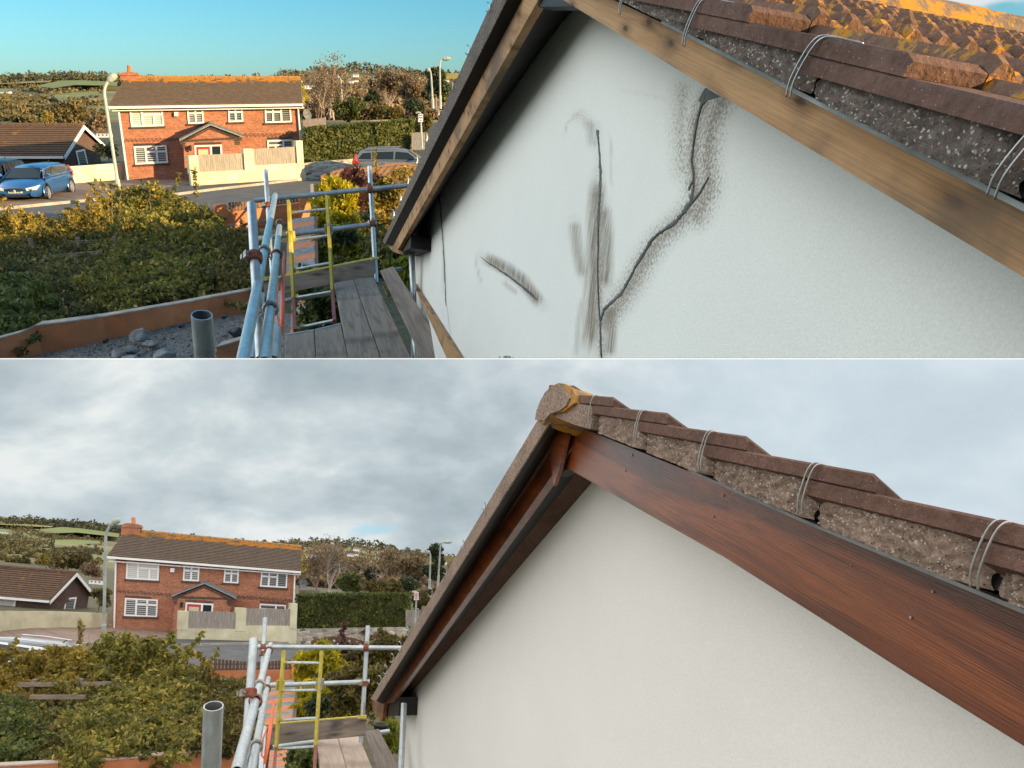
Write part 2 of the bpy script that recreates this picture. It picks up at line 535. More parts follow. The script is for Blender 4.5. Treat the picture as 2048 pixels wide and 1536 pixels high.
timber('lattice_timber', [(0.3, (0.15, 0.072, 0.036)), (0.5, (0.22, 0.11, 0.055)), (0.7, (0.27, 0.14, 0.075))], (3, 3, 3), 2.0, 0.85, 0, None, False, 0.002)
timber('grey_rail', [(0.3, (0.16, 0.12, 0.09)), (0.7, (0.30, 0.23, 0.18))], (1, 9, 9), 2.0, 0.9, 0, None, False, 0.003)
wall_render('cracked_render', (0.745, 0.74, 0.695))
wall_render('fresh_render', (0.76, 0.755, 0.715), False)
simple('cream_render', [(0.3, (0.50, 0.45, 0.30)), (0.55, (0.62, 0.57, 0.40)), (0.7, (0.66, 0.61, 0.44))], 1.6, bmp=0.01, bscale=30, big=0.3)
simple('orange_render', [(0.3, (0.50, 0.175, 0.075)), (0.7, (0.64, 0.24, 0.105))], 3.0, bmp=0.008, bscale=40, big=0.3)
simple('coping', [(0.3, (0.34, 0.24, 0.18)), (0.7, (0.55, 0.46, 0.38))], 5.0, bmp=0.01)
simple('white_pvc', [(0.3, (0.76, 0.76, 0.75)), (0.7, (0.82, 0.82, 0.81))], 3.0, rough=0.35, big=0.06)
simple('filler', [(0.3, (0.085, 0.09, 0.085)), (0.7, (0.15, 0.155, 0.145))], 25.0, rough=0.75, bmp=0.002, bscale=60)
simple('soffit_black', [(0.3, (0.010, 0.009, 0.009)), (0.7, (0.022, 0.019, 0.018))], 12.0, rough=0.6, bmp=0.001)
simple('lead', [(0.3, (0.20, 0.22, 0.22)), (0.7, (0.38, 0.40, 0.39))], 20.0, rough=0.6, bmp=0.001)
simple('asphalt', [(0.3, (0.085, 0.086, 0.09)), (0.7, (0.13, 0.13, 0.132))], 8.0, rough=0.9, bmp=0.004, bscale=80, big=0.3)
simple('dark_asphalt', [(0.3, (0.065, 0.064, 0.066)), (0.7, (0.10, 0.098, 0.098))], 8.0, rough=0.9, bmp=0.004, bscale=80)
simple('kerb_stone', [(0.3, (0.28, 0.25, 0.22)), (0.7, (0.42, 0.38, 0.33))], 6.0, bmp=0.005)
brick_mat('block_paving', (0.24, 0.175, 0.135), (0.19, 0.135, 0.105), (0.13, 0.10, 0.08), 0.2, 0.1)
simple('soil', [(0.3, (0.06, 0.055, 0.03)), (0.6, (0.11, 0.10, 0.05)), (0.75, (0.17, 0.15, 0.085))], 4.0, bmp=0.05, bscale=9)
simple('gravel', [(0.35, (0.075, 0.065, 0.055)), (0.5, (0.17, 0.15, 0.13)), (0.65, (0.33, 0.29, 0.25))], 26.0, bmp=0.03, bscale=26)
simple('rock', [(0.3, (0.15, 0.145, 0.14)), (0.7, (0.32, 0.31, 0.295))], 7.0, bmp=0.02, bscale=14)
stone_mat('stone_wall', [(0.1, (0.30, 0.255, 0.205)), (0.5, (0.46, 0.405, 0.335)), (0.85, (0.56, 0.505, 0.43)), (0.95, (0.17, 0.12, 0.09))], (0.38, 0.34, 0.28))
steel('galvanised', [(0.3, (0.33, 0.37, 0.385)), (0.5, (0.45, 0.49, 0.505)), (0.7, (0.56, 0.60, 0.61))], 0.40, 0.6)
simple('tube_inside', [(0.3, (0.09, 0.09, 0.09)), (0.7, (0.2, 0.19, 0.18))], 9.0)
simple('coupler_rust', [(0.3, (0.12, 0.045, 0.03)), (0.6, (0.28, 0.085, 0.05)), (0.75, (0.33, 0.2, 0.14))], 30.0, rough=0.7, metal=0.2, bmp=0.003)
simple('coupler_zinc', [(0.3, (0.22, 0.18, 0.15)), (0.7, (0.48, 0.44, 0.4))], 30.0, rough=0.5, metal=0.6, bmp=0.003)
simple('ladder_yellow', [(0.3, (0.36, 0.29, 0.05)), (0.55, (0.52, 0.43, 0.07)), (0.7, (0.60, 0.50, 0.11))], 14.0, rough=0.6, bmp=0.001)
simple('ladder_red', [(0.3, (0.16, 0.04, 0.03)), (0.7, (0.27, 0.07, 0.05))], 14.0, rough=0.5)
simple('orange_plastic', [(0.3, (0.72, 0.13, 0.03)), (0.7, (0.82, 0.17, 0.05))], 9.0, rough=0.4)
simple('wire_steel', [(0.3, (0.36, 0.35, 0.34)), (0.7, (0.62, 0.61, 0.6))], 30.0, rough=0.4, metal=0.7)
simple('lamp_metal', [(0.3, (0.33, 0.36, 0.32)), (0.7, (0.45, 0.48, 0.43))], 5.0, rough=0.6)
simple('slate', [(0.3, (0.10, 0.11, 0.12)), (0.7, (0.2, 0.21, 0.22))], 8.0, rough=0.7)
simple('bark', [(0.3, (0.16, 0.115, 0.085)), (0.7, (0.34, 0.27, 0.215))], 9.0, stretch=(3, 3, 1), bmp=0.01)
simple('birch_bark', [(0.3, (0.30, 0.23, 0.19)), (0.7, (0.56, 0.48, 0.42))], 9.0, stretch=(3, 3, 1))
simple('twig_bark', [(0.3, (0.19, 0.11, 0.085)), (0.7, (0.33, 0.215, 0.165))], 9.0)
simple('black_plastic', [(0.3, (0.015,) * 3), (0.7, (0.03,) * 3)], 5.0, rough=0.45)
simple('tyre_rubber', [(0.3, (0.015,) * 3), (0.7, (0.028,) * 3)], 12.0, rough=0.8)
paint('alloy', (0.62, 0.62, 0.64), 0.3, 0.7)
paint('blue_paint', (0.03, 0.125, 0.34), 0.3, 0.3, 0.6)
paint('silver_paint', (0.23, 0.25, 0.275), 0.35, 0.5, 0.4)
paint('white_paint', (0.74, 0.75, 0.76), 0.3, 0.0, 0.8)
paint('black_paint', (0.012, 0.013, 0.015), 0.4, 0.0, 0.15)
paint('car_glass', (0.018, 0.026, 0.03), 0.08, 0.0, 0.0)
paint('red_lamp', (0.65, 0.045, 0.02), 0.2, 0.0, 0.5)
paint('head_lamp', (0.72, 0.72, 0.70), 0.12, 0.2, 0.8)
paint('number_plate', (0.78, 0.78, 0.72), 0.4)
paint('door_red', (0.45, 0.04, 0.03), 0.4)
paint('door_cream', (0.55, 0.50, 0.33), 0.4)
paint('sign_white', (0.75, 0.75, 0.75), 0.4)
paint('sign_red', (0.55, 0.06, 0.05), 0.4)
paint('sign_dark', (0.05, 0.05, 0.06), 0.4)
pane_mat('blind_pane', (0.07, 0.08, 0.09), (0.62, 0.62, 0.60), 0.85)
pane_mat('dark_pane', (0.045, 0.055, 0.065), (0.5, 0.5, 0.48), 0.55)
pane_mat('drawn_pane', (0.42, 0.42, 0.40), (0.66, 0.66, 0.63), 0.8)
simple('pasture', [(0.35, (0.15, 0.175, 0.05)), (0.65, (0.20, 0.22, 0.07))], 0.03, rough=0.95, big=0.2)
simple('stubble', [(0.35, (0.22, 0.19, 0.065)), (0.65, (0.30, 0.25, 0.09))], 0.03, rough=0.95, big=0.2)
def hill_mat(name):
    """far hillside: a patchwork of small pastures, stubble and rough ground with soft edges"""
    m, nt, b = new_mat(name)
    v = coords(nt, (1 / 95, 1 / 60, 1 / 60))
    w = nd(nt, 'ShaderNodeTexNoise', i_Scale=0.02, i_Detail=3.0)
    nt.links.new(coords(nt), w.inputs['Vector'])
    mx = nd(nt, 'ShaderNodeMix', data_type='RGBA', blend_type='ADD')
    mx.inputs['Factor'].default_value = 0.25
    nt.links.new(v, mx.inputs[6])
    nt.links.new(w.outputs['Color'], mx.inputs[7])
    vo = nd(nt, 'ShaderNodeTexVoronoi', i_Scale=1.0)
    nt.links.new(mx.outputs[2], vo.inputs['Vector'])
    sc = nd(nt, 'ShaderNodeSeparateColor')
    nt.links.new(vo.outputs['Color'], sc.inputs[0])
    c = ramp(nt, [(0.15, (0.155, 0.165, 0.055)), (0.4, (0.20, 0.205, 0.075)), (0.6, (0.235, 0.205, 0.085)), (0.8, (0.15, 0.13, 0.06))], sc.outputs[0])
    f = noise(nt, coords(nt), 0.06, 6)
    c = mixc(nt, 1.0, c, ramp(nt, [(0.3, (0.72, 0.74, 0.76)), (0.7, (1.2, 1.15, 1.1))], f), 'MULTIPLY')
    nt.links.new(c, b.inputs['Base Color'])
    b.inputs['Roughness'].default_value = 0.95


hill_mat('hill_scrub')
# foliage
leaf_mat('ivy_leaf', [(0.0, (0.085, 0.095, 0.024)), (0.5, (0.19, 0.19, 0.045)), (0.78, (0.31, 0.265, 0.058)), (1.0, (0.42, 0.31, 0.07))], clump=0.8)
leaf_mat('golden_leaf', [(0.0, (0.14, 0.115, 0.026)), (0.5, (0.29, 0.225, 0.045)), (1.0, (0.44, 0.31, 0.06))], clump=0.8)
leaf_mat('dark_leaf', [(0.0, (0.05, 0.062, 0.024)), (0.5, (0.125, 0.132, 0.042)), (0.78, (0.215, 0.175, 0.052)), (1.0, (0.33, 0.23, 0.075))], clump=0.7)
leaf_mat('hedge_leaf', [(0.0, (0.045, 0.065, 0.018)), (0.6, (0.105, 0.135, 0.034)), (1.0, (0.22, 0.23, 0.07))], clump=0.9)
leaf_mat('gold_conifer', [(0.0, (0.26, 0.235, 0.014)), (0.5, (0.46, 0.40, 0.02)), (1.0, (0.58, 0.49, 0.035))], clump=1.6)
leaf_mat('lime_conifer', [(0.0, (0.10, 0.13, 0.015)), (0.5, (0.20, 0.225, 0.024)), (1.0, (0.30, 0.30, 0.035))], clump=1.6)
leaf_mat('red_leaf', [(0.0, (0.045, 0.018, 0.02)), (1.0, (0.14, 0.055, 0.05))], clump=1.0)
leaf_mat('olive_leaf', [(0.0, (0.055, 0.05, 0.018)), (0.6, (0.13, 0.11, 0.03)), (1.0, (0.26, 0.20, 0.05))], clump=1.0)
leaf_mat('russet_leaf', [(0.0, (0.12, 0.08, 0.048)), (0.6, (0.22, 0.155, 0.09)), (1.0, (0.33, 0.245, 0.145))], 0.25, clump=0.12)
leaf_mat('oak_leaf', [(0.0, (0.075, 0.066, 0.03)), (0.6, (0.165, 0.135, 0.055)), (1.0, (0.26, 0.20, 0.08))], 0.25, clump=0.1)
leaf_mat('wood_leaf', [(0.0, (0.055, 0.06, 0.036)), (0.6, (0.11, 0.11, 0.058)), (1.0, (0.18, 0.155, 0.08))], 0.2, clump=0.03)
leaf_mat('pine_leaf', [(0.0, (0.02, 0.034, 0.018)), (0.6, (0.045, 0.062, 0.028)), (1.0, (0.08, 0.095, 0.04))], 0.2, clump=0.2)


def sky_mat(name, clouds):
    """overcast cloud deck: a light source with grey and pale cloud masses"""
    m, nt, b = new_mat(name)
    nt.nodes.remove(b)
    em = nd(nt, 'ShaderNodeEmission', i_Strength=CLOUD_STRENGTH)
    if clouds:
        v = coords(nt, (1 / 430, 1 / 430, 1 / 250), (0, 0.45, 0))
        n1 = noise(nt, v, 1.3, 10, 0.54, 0.15)
        n2 = noise(nt, coords(nt, (1 / 700, 1 / 700, 1 / 380), (0, -0.3, 0)), 1.3, 7, 0.5, 0.1)
        ad = nd(nt, 'ShaderNodeMath', operation='MULTIPLY_ADD')
        nt.links.new(n2, ad.inputs[0])
        ad.inputs[1].default_value = 0.55
        nt.links.new(n1, ad.inputs[2])
        c = ramp(nt, [(0.55, (0.315, 0.38, 0.415)), (0.68, (0.40, 0.47, 0.50)), (0.78, (0.51, 0.575, 0.60)), (0.88, (0.70, 0.735, 0.73))], ad.outputs[0])
        # brighter towards the right
        tc = nd(nt, 'ShaderNodeTexCoord')
        sx = nd(nt, 'ShaderNodeSeparateXYZ')
        nt.links.new(tc.outputs['Object'], sx.inputs[0])
        c = mixc(nt, mulv(nt, smooth(nt, sx.outputs['X'], -100, 600), 0.7), c, (0.53, 0.62, 0.69))
        # a torn gap of blue just over the hill
        p0 = D(748, 1060, 1.0)
        k = 1500 / math.hypot(p0.x, p0.y)
        mp = nd(nt, 'ShaderNodeMapping', vector_type='POINT')
        mp.inputs['Location'].default_value = -p0 * k
        nt.links.new(tc.outputs['Object'], mp.inputs['Vector'])
        ml = nd(nt, 'ShaderNodeVectorMath', operation='MULTIPLY')
        ml.inputs[1].default_value = (1 / 75, 1 / 75, 1 / 19)
        nt.links.new(mp.outputs[0], ml.inputs[0])
        ln = nd(nt, 'ShaderNodeVectorMath', operation='LENGTH')
        nt.links.new(ml.outputs[0], ln.inputs[0])
        nn = noise(nt, coords(nt, (1 / 80, 1 / 80, 1 / 30)), 1.7, 6, 0.6)
        s = nd(nt, 'ShaderNodeMath', operation='MULTIPLY_ADD')
        nt.links.new(nn, s.inputs[0])
        s.inputs[1].default_value = 1.6
        nt.links.new(ln.outputs['Value'], s.inputs[2])
        c = mixc(nt, mulv(nt, smooth(nt, s.outputs[0], 1.75, 0.95), 0.6), c, (0.33, 0.62, 0.73))
        nt.links.new(c, em.inputs['Color'])
    else:
        em.inputs['Color'].default_value = (0.93, 0.92, 0.90, 1)
        em.inputs['Strength'].default_value = CLOUD_STRENGTH * 1.6
    nt.links.new(em.outputs[0], nt.nodes['Material Output'].inputs['Surface'])
    m.cycles.emission_sampling = 'NONE'
    return m


sky_mat('cloud_sky', True)
sky_mat('cloud_deck', False)

# ------------------------------------------------------------------ mesh helpers
FR = {}                                             # object name -> world matrix of its frame
CUT = []                                            # meshes of the sunny hillside, trimmed where the ledge cuts them


class MB:
    def __init__(s):
        s.v, s.f, s.n = [], [], 0

    def add(s, vs, fs):
        n = s.n
        s.v.extend(tuple(p) for p in vs)
        s.f.extend(tuple(i + n for i in f) for f in fs)
        s.n += len(vs)

    def poly(s, pts):
        s.add(pts, [tuple(range(len(pts)))])

    def prism(s, pts, ext):
        k = len(pts)
        b = [p + ext for p in pts]
        s.add(list(pts) + b, [tuple(range(k)), tuple(range(2 * k - 1, k - 1, -1))] +
              [(i, i + k, (i + 1) % k + k, (i + 1) % k) for i in range(k)])

    def hexa(s, a, b):                              # two matching quads
        s.add(list(a) + list(b), [(0, 1, 2, 3), (7, 6, 5, 4)] + [(i, i + 4, (i + 1) % 4 + 4, (i + 1) % 4) for i in range(4)])

    def box(s, c, ex, ey, ez):                      # centre and half-extent vectors
        a = [c - ex - ey - ez, c + ex - ey - ez, c + ex + ey - ez, c - ex + ey - ez]
        s.hexa(a, [p + ez * 2 for p in a])

    def tube(s, p0, p1, r0, r1=None, n=12, cap=True):
        s.path([p0, p1], [r0, r0 if r1 is None else r1], n, cap)

    def path(s, pts, rad, n=8, cap=True):
        k = len(pts)
        if not hasattr(rad, '__len__'):
            rad = [rad] * k
        vs = []
        up = None
        for i in range(k):
            t = (pts[min(i + 1, k - 1)] - pts[max(i - 1, 0)]).normalized()
            if up is None:
                up = t.orthogonal().normalized()
            u = (up - t * up.dot(t))
            u = u.normalized() if u.length > 1e-6 else t.orthogonal().normalized()
            up = u
            w = t.cross(u)
            for j in range(n):
                a = 2 * math.pi * j / n
                vs.append(pts[i] + (u * math.cos(a) + w * math.sin(a)) * rad[i])
        fs = []
        for i in range(k - 1):
            for j in range(n):
                fs.append((i * n + j, i * n + (j + 1) % n, (i + 1) * n + (j + 1) % n, (i + 1) * n + j))
        if cap:
            fs.append(tuple(range(n - 1, -1, -1)))
            fs.append(tuple(range((k - 1) * n, k * n)))
        s.add(vs, fs)

    def grid(s, rows):
        m = len(rows[0])
        vs = [p for r in rows for p in r]
        fs = [(i * m + j, i * m + j + 1, (i + 1) * m + j + 1, (i + 1) * m + j) for i in range(len(rows) - 1) for j in range(m - 1)]
        s.add(vs, fs)


def frame(o, ex=None, ez=None):
    ez = (ez or Vector((0, 0, 1))).normalized()
    ex = ex or Vector((1, 0, 0))
    ex = (ex - ez * ex.dot(ez)).normalized()
    ey = ez.cross(ex)
    return Matrix(((ex.x, ey.x, ez.x, o.x), (ex.y, ey.y, ez.y, o.y), (ex.z, ey.z, ez.z, o.z), (0, 0, 0, 1)))


def tag(o, label, cat, group=None):
    o['label'] = label
    o['category'] = cat
    if group:
        o['group'] = group


def thing(S, name, label, cat, M, group=None):
    o = bpy.data.objects.new(name, None)
    o.empty_display_size = 0.1
    COL.objects.link(o)
    o.matrix_world = M
    FR[o.name] = M.copy()
    tag(o, label, cat, group)
    return o


def link_mesh(S, name, me, mat, parent, M, smooth=False):
    if smooth:
        me.polygons.foreach_set('use_smooth', [True] * len(me.polygons))
    me.materials.append(MATS[mat] if isinstance(mat, str) else mat)
    o = bpy.data.objects.new(name, me)
    COL.objects.link(o)
    if parent is not None:
        o.parent = parent
    else:
        o.matrix_world = M
    FR[o.name] = M.copy()
    if S is not None and S.k == 1:
        CUT.append(o)
    return o


def obj(S, name, mb, mat, parent=None, M=None, smooth=False):
    M = FR[parent.name] if parent is not None else (M or Matrix.Identity(4))
    inv = np.array(M.inverted())
    v = np.array(mb.v, dtype=float)
    v = v @ inv[:3, :3].T + inv[:3, 3]
    me = bpy.data.meshes.new(name)
    me.from_pydata(v.tolist(), [], mb.f)
    bm = bmesh.new()
    bm.from_mesh(me)
    bmesh.ops.recalc_face_normals(bm, faces=bm.faces)
    bm.to_mesh(me)
    bm.free()
    return link_mesh(S, name, me, mat, parent, M, smooth)


def structure(S, name, mb, mat, M=None, smooth=False):
    o = obj(S, name, mb, mat, None, M, smooth)
    o['kind'] = 'structure'
    return o


def single(S, name, label, cat, mb, mat, M, group=None, smooth=False):
    o = obj(S, name, mb, mat, None, M, smooth)
    tag(o, label, cat, group)
    return o


def leaves(S, name, V, mat, parent=None, M=None):
    """V: (N,4,3) leaf quads in world coordinates -> one mesh"""
    M = FR[parent.name] if parent is not None else (M or Matrix.Identity(4))
    if S is not None and S.k == 1:
        V = V[(V[:, :, 2] > 0.001).all(axis=1)]
    else:
        V = V[(V[:, :, 2] < -0.01).all(axis=1)]
    n = len(V)
    inv = np.array(M.inverted())
    v = V.reshape(-1, 3) @ inv[:3, :3].T + inv[:3, 3]
    me = bpy.data.meshes.new(name)
    me.vertices.add(4 * n)
    me.vertices.foreach_set('co', v.astype(np.float32).ravel())
    me.loops.add(4 * n)
    me.loops.foreach_set('vertex_index', np.arange(4 * n, dtype=np.int32))
    me.polygons.add(n)
    me.polygons.foreach_set('loop_start', np.arange(0, 4 * n, 4, dtype=np.int32))
    me.update(calc_edges=True)
    me.validate()
    me.materials.append(MATS[mat])
    o = bpy.data.objects.new(name, me)
    COL.objects.link(o)
    if parent is not None:
        o.parent = parent
    else:
        o.matrix_world = M
    FR[o.name] = M.copy()
    return o


def leaf_quads(P, size, aspect=1.8, bias=None, var=0.7):
    """diamond leaves at points P (N,3), pointing every way (or leaning towards bias)"""
    n = len(P)
    d = rng.normal(size=(n, 3))
    if bias is not None:
        d = d * 0.6 + np.asarray(bias)
    d /= np.linalg.norm(d, axis=1)[:, None] + 1e-9
    e = rng.normal(size=(n, 3))
    e -= d * (e * d).sum(1)[:, None]
    e /= np.linalg.norm(e, axis=1)[:, None] + 1e-9
    L = size * (1 + var * rng.uniform(-1, 1, n))[:, None]
    Wd = L / aspect
    return np.stack([P - d * L * .5, P + e * Wd * .5 - d * L * .05, P + d * L * .5, P - e * Wd * .5 - d * L * .05], axis=1)


def clump_points(c, rad, n, ex, ey, ez, shell=0.55):
    """n points in an ellipsoid (denser towards its skin)"""
    d = rng.normal(size=(n, 3))
    d /= np.linalg.norm(d, axis=1)[:, None]
    r = shell + (1 - shell) * rng.uniform(0, 1, n) ** 0.7
    r = np.where(rng.uniform(0, 1, n) < 0.25, rng.uniform(0.1, 1, n), r)
    q = d * r[:, None]
    return np.asarray(c)[None] + q[:, :1] * rad[0] * np.asarray(ex) + q[:, 1:2] * rad[1] * np.asarray(ey) + q[:, 2:] * rad[2] * np.asarray(ez)


# ------------------------------------------------------------------ the two views
H21 = np.array([[1.0088994003188032, -0.17208707832523334, 25.223501197999845], [0.13289433508547063, 0.7718732899466366, 894.9284972372235],
                [3.662293336049463e-05, -0.00013323783927841082, 1.0]])


class View:
    def __init__(s, k):
        s.k = k
        a, b, c = s.G(300, 420), s.G(900, 420), s.G(300, 300)
        s.ex = (b - a).normalized()
        n = (b - a).cross(c - a).normalized()
        s.up = n if n.z > 0 else -n
        s.ex = (s.ex - s.up * s.ex.dot(s.up)).normalized()
        s.ey = s.up.cross(s.ex)
        s.o = a
        s.when = 'in the sunny view' if k == 1 else 'in the grey view'

    def m(s, x, y):
        if s.k == 1:
            return x, y
        v = H21 @ np.array([x, y, 1.0])
        return v[0] / v[2], v[1] / v[2]

    def W(s, x, y, z):
        return D(*s.m(x, y), z)

    def G(s, x, y, lift=0.0):
        p = s.W(x, y, 6216.0 / (y - 200.0))
        return p + s.up * lift if lift else p

    def pick(s, a, b):
        return a if s.k == 1 else b

    def M(s, o, ex=None):
        return frame(o, ex or s.ex, s.up)


def hit(x, y, p0, n):
    r = ray(x, y)
    return r * (p0.dot(n) / r.dot(n))


def homog(src, dst):
    A, B = [], []
    for (x, y), (u, v) in zip(src, dst):
        A += [[x, y, 1, 0, 0, 0, -u * x, -u * y], [0, 0, 0, x, y, 1, -v * x, -v * y]]
        B += [u, v]
    h = np.linalg.solve(np.array(A, float), np.array(B, float))
    return np.append(h, 1).reshape(3, 3)


class Facade:
    """an upright plane through two base points; places what the photo shows on it at its real distance"""

    def __init__(s, S, q1, q2, zl, zr, lean=None):       # quads BL, TL, TR, BR in the two halves of the photo
        s.S = S
        q = S.pick(q1, q2)
        s.h = None if S.k == 1 else homog(q1, q2)
        s.bl, s.br = D(*q[0], zl), D(*q[3], zr)
        ex = (s.br - s.bl).normalized()
        up = S.up
        n = ex.cross(up)
        n = n if n.dot(s.bl) < 0 else -n
        s.n = n.normalized()                             # towards the viewer
        s.tl, s.tr = hit(*q[1], s.bl, s.n), hit(*q[2], s.bl, s.n)
        s.ex = ex
        s.up = (up - ex * up.dot(ex)).normalized()
        s.M = frame(s.bl, ex, s.up)

    def px(s, x, y):
        if s.h is None:
            return x, y
        v = s.h @ np.array([x, y, 1.0])
        return v[0] / v[2], v[1] / v[2]

    def p(s, x, y, d=0.0):                               # x, y in the upper half's pixels; d metres proud of the plane
        return hit(*s.px(x, y), s.bl + s.n * d, s.n)

    def q(s, x, y, d=0.0):                               # own pixels
        return hit(x, y, s.bl + s.n * d, s.n)


def lerp(a, b, t):
    return a + (b - a) * t


def sub(q, u0, v0, u1, v1):                              # q = TL, TR, BR, BL
    def at(u, v):
        return lerp(lerp(q[0], q[1], u), lerp(q[3], q[2], u), v)
    return [at(u0, v0), at(u1, v0), at(u1, v1), at(u0, v1)]


S1, S2 = View(1), View(2)
VIEWS = (S1, S2)


def z1(x, y):                                            # enlarged crops used for measuring, back to photo pixels
    return 200 + x / 4.6545, 100 + y / 4.6545


def z1b(x, y):
    return 190 + x / 4.6545, 1010 + y / 4.6545


def z2(x, y):
    return x / 4.266, 100 + y / 4.266


def z2b(x, y):
    return x / 4.266, 1010 + y / 4.266


def z3(x, y):
    return 580 + x / 5.689, 100 + y / 5.689


def z3b(x, y):
    return 570 + x / 5.689, 1040 + y / 5.689


def z4(x, y):
    return 420 + x / 3.869, 320 + y / 3.869


def z4b(x, y):
    return 400 + x / 4.6545, 1220 + y / 4.6545


def z5(x, y):
    return x / 4.267, 380 + y / 4.267


def z5b(x, y):
    return x / 4.267, 1240 + y / 4.267


# ------------------------------------------------------------------ setting
def ridge_y(x):
    xs = [-900, 0, 60, 160, 240, 400, 560, 600, 650, 700, 780, 860, 900, 1400, 2600]
    ys = [150, 164, 158, 156, 160, 163, 157, 152, 145, 142, 148, 152, 156, 160, 150]
    return float(np.interp(x, xs, ys))


def hill_pt(S, x, v, lift=0.0):                          # v 0 at the foot, 1 at the skyline
    y = 250 * (1 - v) + ridge_y(x) * v
    z = math.exp(math.log(124) * (1 - v) + math.log(700) * v)
    p = S.W(x, y, z)
    return p + S.up * lift


def hill_at(S, x, y):
    r = ridge_y(x)
    return hill_pt(S, x, (250 - y) / (250 - r))


def build_setting(S):
    # ground: one sheet from behind the camera to the foot of the hills
    g = MB()
    f0 = S.o
    rows = []
    for j in range(0, 60):
        t = -45 + j * 4.2
        rows.append([f0 + S.ex * x + S.ey * t - S.up * 0.02 for x in range(-260, 300, 28)])
    g.grid(rows)
    structure(S, 'ground', g, 'soil', S.M(f0))
    h = MB()
    rows = []
    xs = list(range(-900, 2700, 40))
    for j in range(17):
        v = j / 15
        if v <= 1:
            rows.append([hill_pt(S, x, v, -14 * (1 - v) ** 2 if j == 0 else 0) for x in xs])
        else:
            rows.append([hill_pt(S, x, 1) + S.ey * 120 - S.up * 60 for x in xs])
    h.grid(rows)
    structure(S, 'hills', h, 'hill_scrub', S.M(S.o), True)
    fields = [('stubble', [(-40, 244), (300, 252), (500, 275), (430, 315), (300, 322), (0, 332), (-40, 330)]),
              ('pasture', [(300, 358), (520, 300), (640, 286), (1010, 286), (1010, 352), (650, 346), (470, 378)]),
              ('pasture', [(485, 455), (640, 432), (850, 418), (870, 452), (560, 506), (490, 500)]),
              ('pasture', [(-40, 376), (130, 384), (60, 408), (-40, 416)]),
              ('stubble', [(180, 640), (370, 615), (470, 610), (380, 650)])]
    for i, (mt, pts) in enumerate(fields):
        mb = MB()
        q = [z2(*p) for p in pts]
        c = hill_at(S, sum(a for a, b in q) / len(q), sum(b for a, b in q) / len(q))
        # fan of small triangles so that the sheet follows the slope
        ps = []
        for a, b in zip(q, q[1:] + q[:1]):
            for t in np.linspace(0, 1, 7)[:-1]:
                x, y = a[0] + (b[0] - a[0]) * t, a[1] + (b[1] - a[1]) * t
                ps.append((x, min(y, 246)))
        cx = sum(a for a, b in ps) / len(ps)
        cy = sum(b for a, b in ps) / len(ps)
        rings = [[hill_at(S, cx + (x - cx) * k, cy + (y - cy) * k) + S.up * 3.0 for x, y in ps + ps[:1]] for k in (0.02, 0.35, 0.7, 1.0)]
        mb.grid(rings)
        structure(S, 'field', mb, mt, S.M(c))
    mb = MB()
    q = [(905, 153), (905, 140), (870, 139), (870, 153)]
    mb.poly([S.W(x, y, 560) for x, y in ((868, 158), (925, 158), (925, 146), (868, 147))])
    structure(S, 'field', mb, 'stubble', S.M(S.W(890, 150, 560)))
    # road, kerbs, pavement, drive
    kerb = [(-420, 472), (-150, 440), (0, 421), (120, 409), (234, 398), (333, 394), (428, 381.4), (522, 370.7), (612, 360), (640, 357), (760, 345), (900, 334), (1200, 314)]
    near = [(1250, 360), (900, 400), (620, 425), (400, 433), (200, 441), (0, 457), (-150, 478), (-420, 520)]
    mb = MB()
    mb.poly([S.G(x, y, 0.004) for x, y in kerb + near])
    structure(S, 'road', mb, 'asphalt', S.M(S.G(300, 410)))
    mb = MB()
    for (xa, ya), (xb, yb) in zip(kerb[1:-2], kerb[2:-1]):
        a, b = S.G(xa, ya), S.G(xb, yb)
        d = S.ey * 0.2
        e = (b - a) * 0.004
        mb.hexa([a - S.up * .1 + e, b - S.up * .1 - e, b - S.up * .1 + d, a - S.up * .1 + d], [a + S.up * .11 + e, b + S.up * .11 - e, b + S.up * .11 + d, a + S.up * .11 + d])
    structure(S, 'kerb', mb, 'kerb_stone', S.M(S.G(300, 395)))
    back = [(1200, 300), (900, 322), (700, 343), (612, 352), (380, 372), (333, 380)]
    mb = MB()
    fr = [(x, y) for x, y in kerb if x >= 333]
    mb.poly([S.G(x, y, 0.105) + S.ey * 0.2 for x, y in fr] + [S.G(x, y, 0.105) for x, y in back])
    structure(S, 'pavement', mb, 'dark_asphalt', S.M(S.G(500, 365)))
    mb = MB()
    fr = [(x, y) for x, y in kerb if x <= 333]
    mb.poly([S.G(x, y, 0.09) + S.ey * 0.2 for x, y in fr] + [S.G(x, y, 0.09) for x, y in ((395, 372), (400, 352), (240, 356), (0, 366), (-150, 380), (-420, 400))])
    structure(S, 'driveway', mb, 'block_paving', S.M(S.G(150, 380)))


def build_ledge_and_sky():
    """the ledge that carries the sunny hillside, and the cloud deck under which the grey view lies"""
    R = 1500
    n = 96
    ring = [Vector((R * math.cos(2 * math.pi * i / n), R * math.sin(2 * math.pi * i / n), 0)) for i in range(n)]
    mb = MB()
    mb.poly([p + Vector((0, 0, 0.0001)) for p in ring])
    o = structure(None, 'ground', mb, 'soil')
    mb = MB()
    mb.poly([p - Vector((0, 0, 0.0001)) for p in ring][::-1])
    o = structure(None, 'sky', mb, 'cloud_deck')
    mb = MB()
    rows = [[p * 1.0 - Vector((0, 0, z)) for p in ring + ring[:1]] for z in (0.0001, 60, 120, 200, 300, 420, 600)]
    mb.grid(rows)
    o = structure(None, 'sky', mb, 'cloud_sky')


build_ledge_and_sky()
for S in VIEWS:
    build_setting(S)


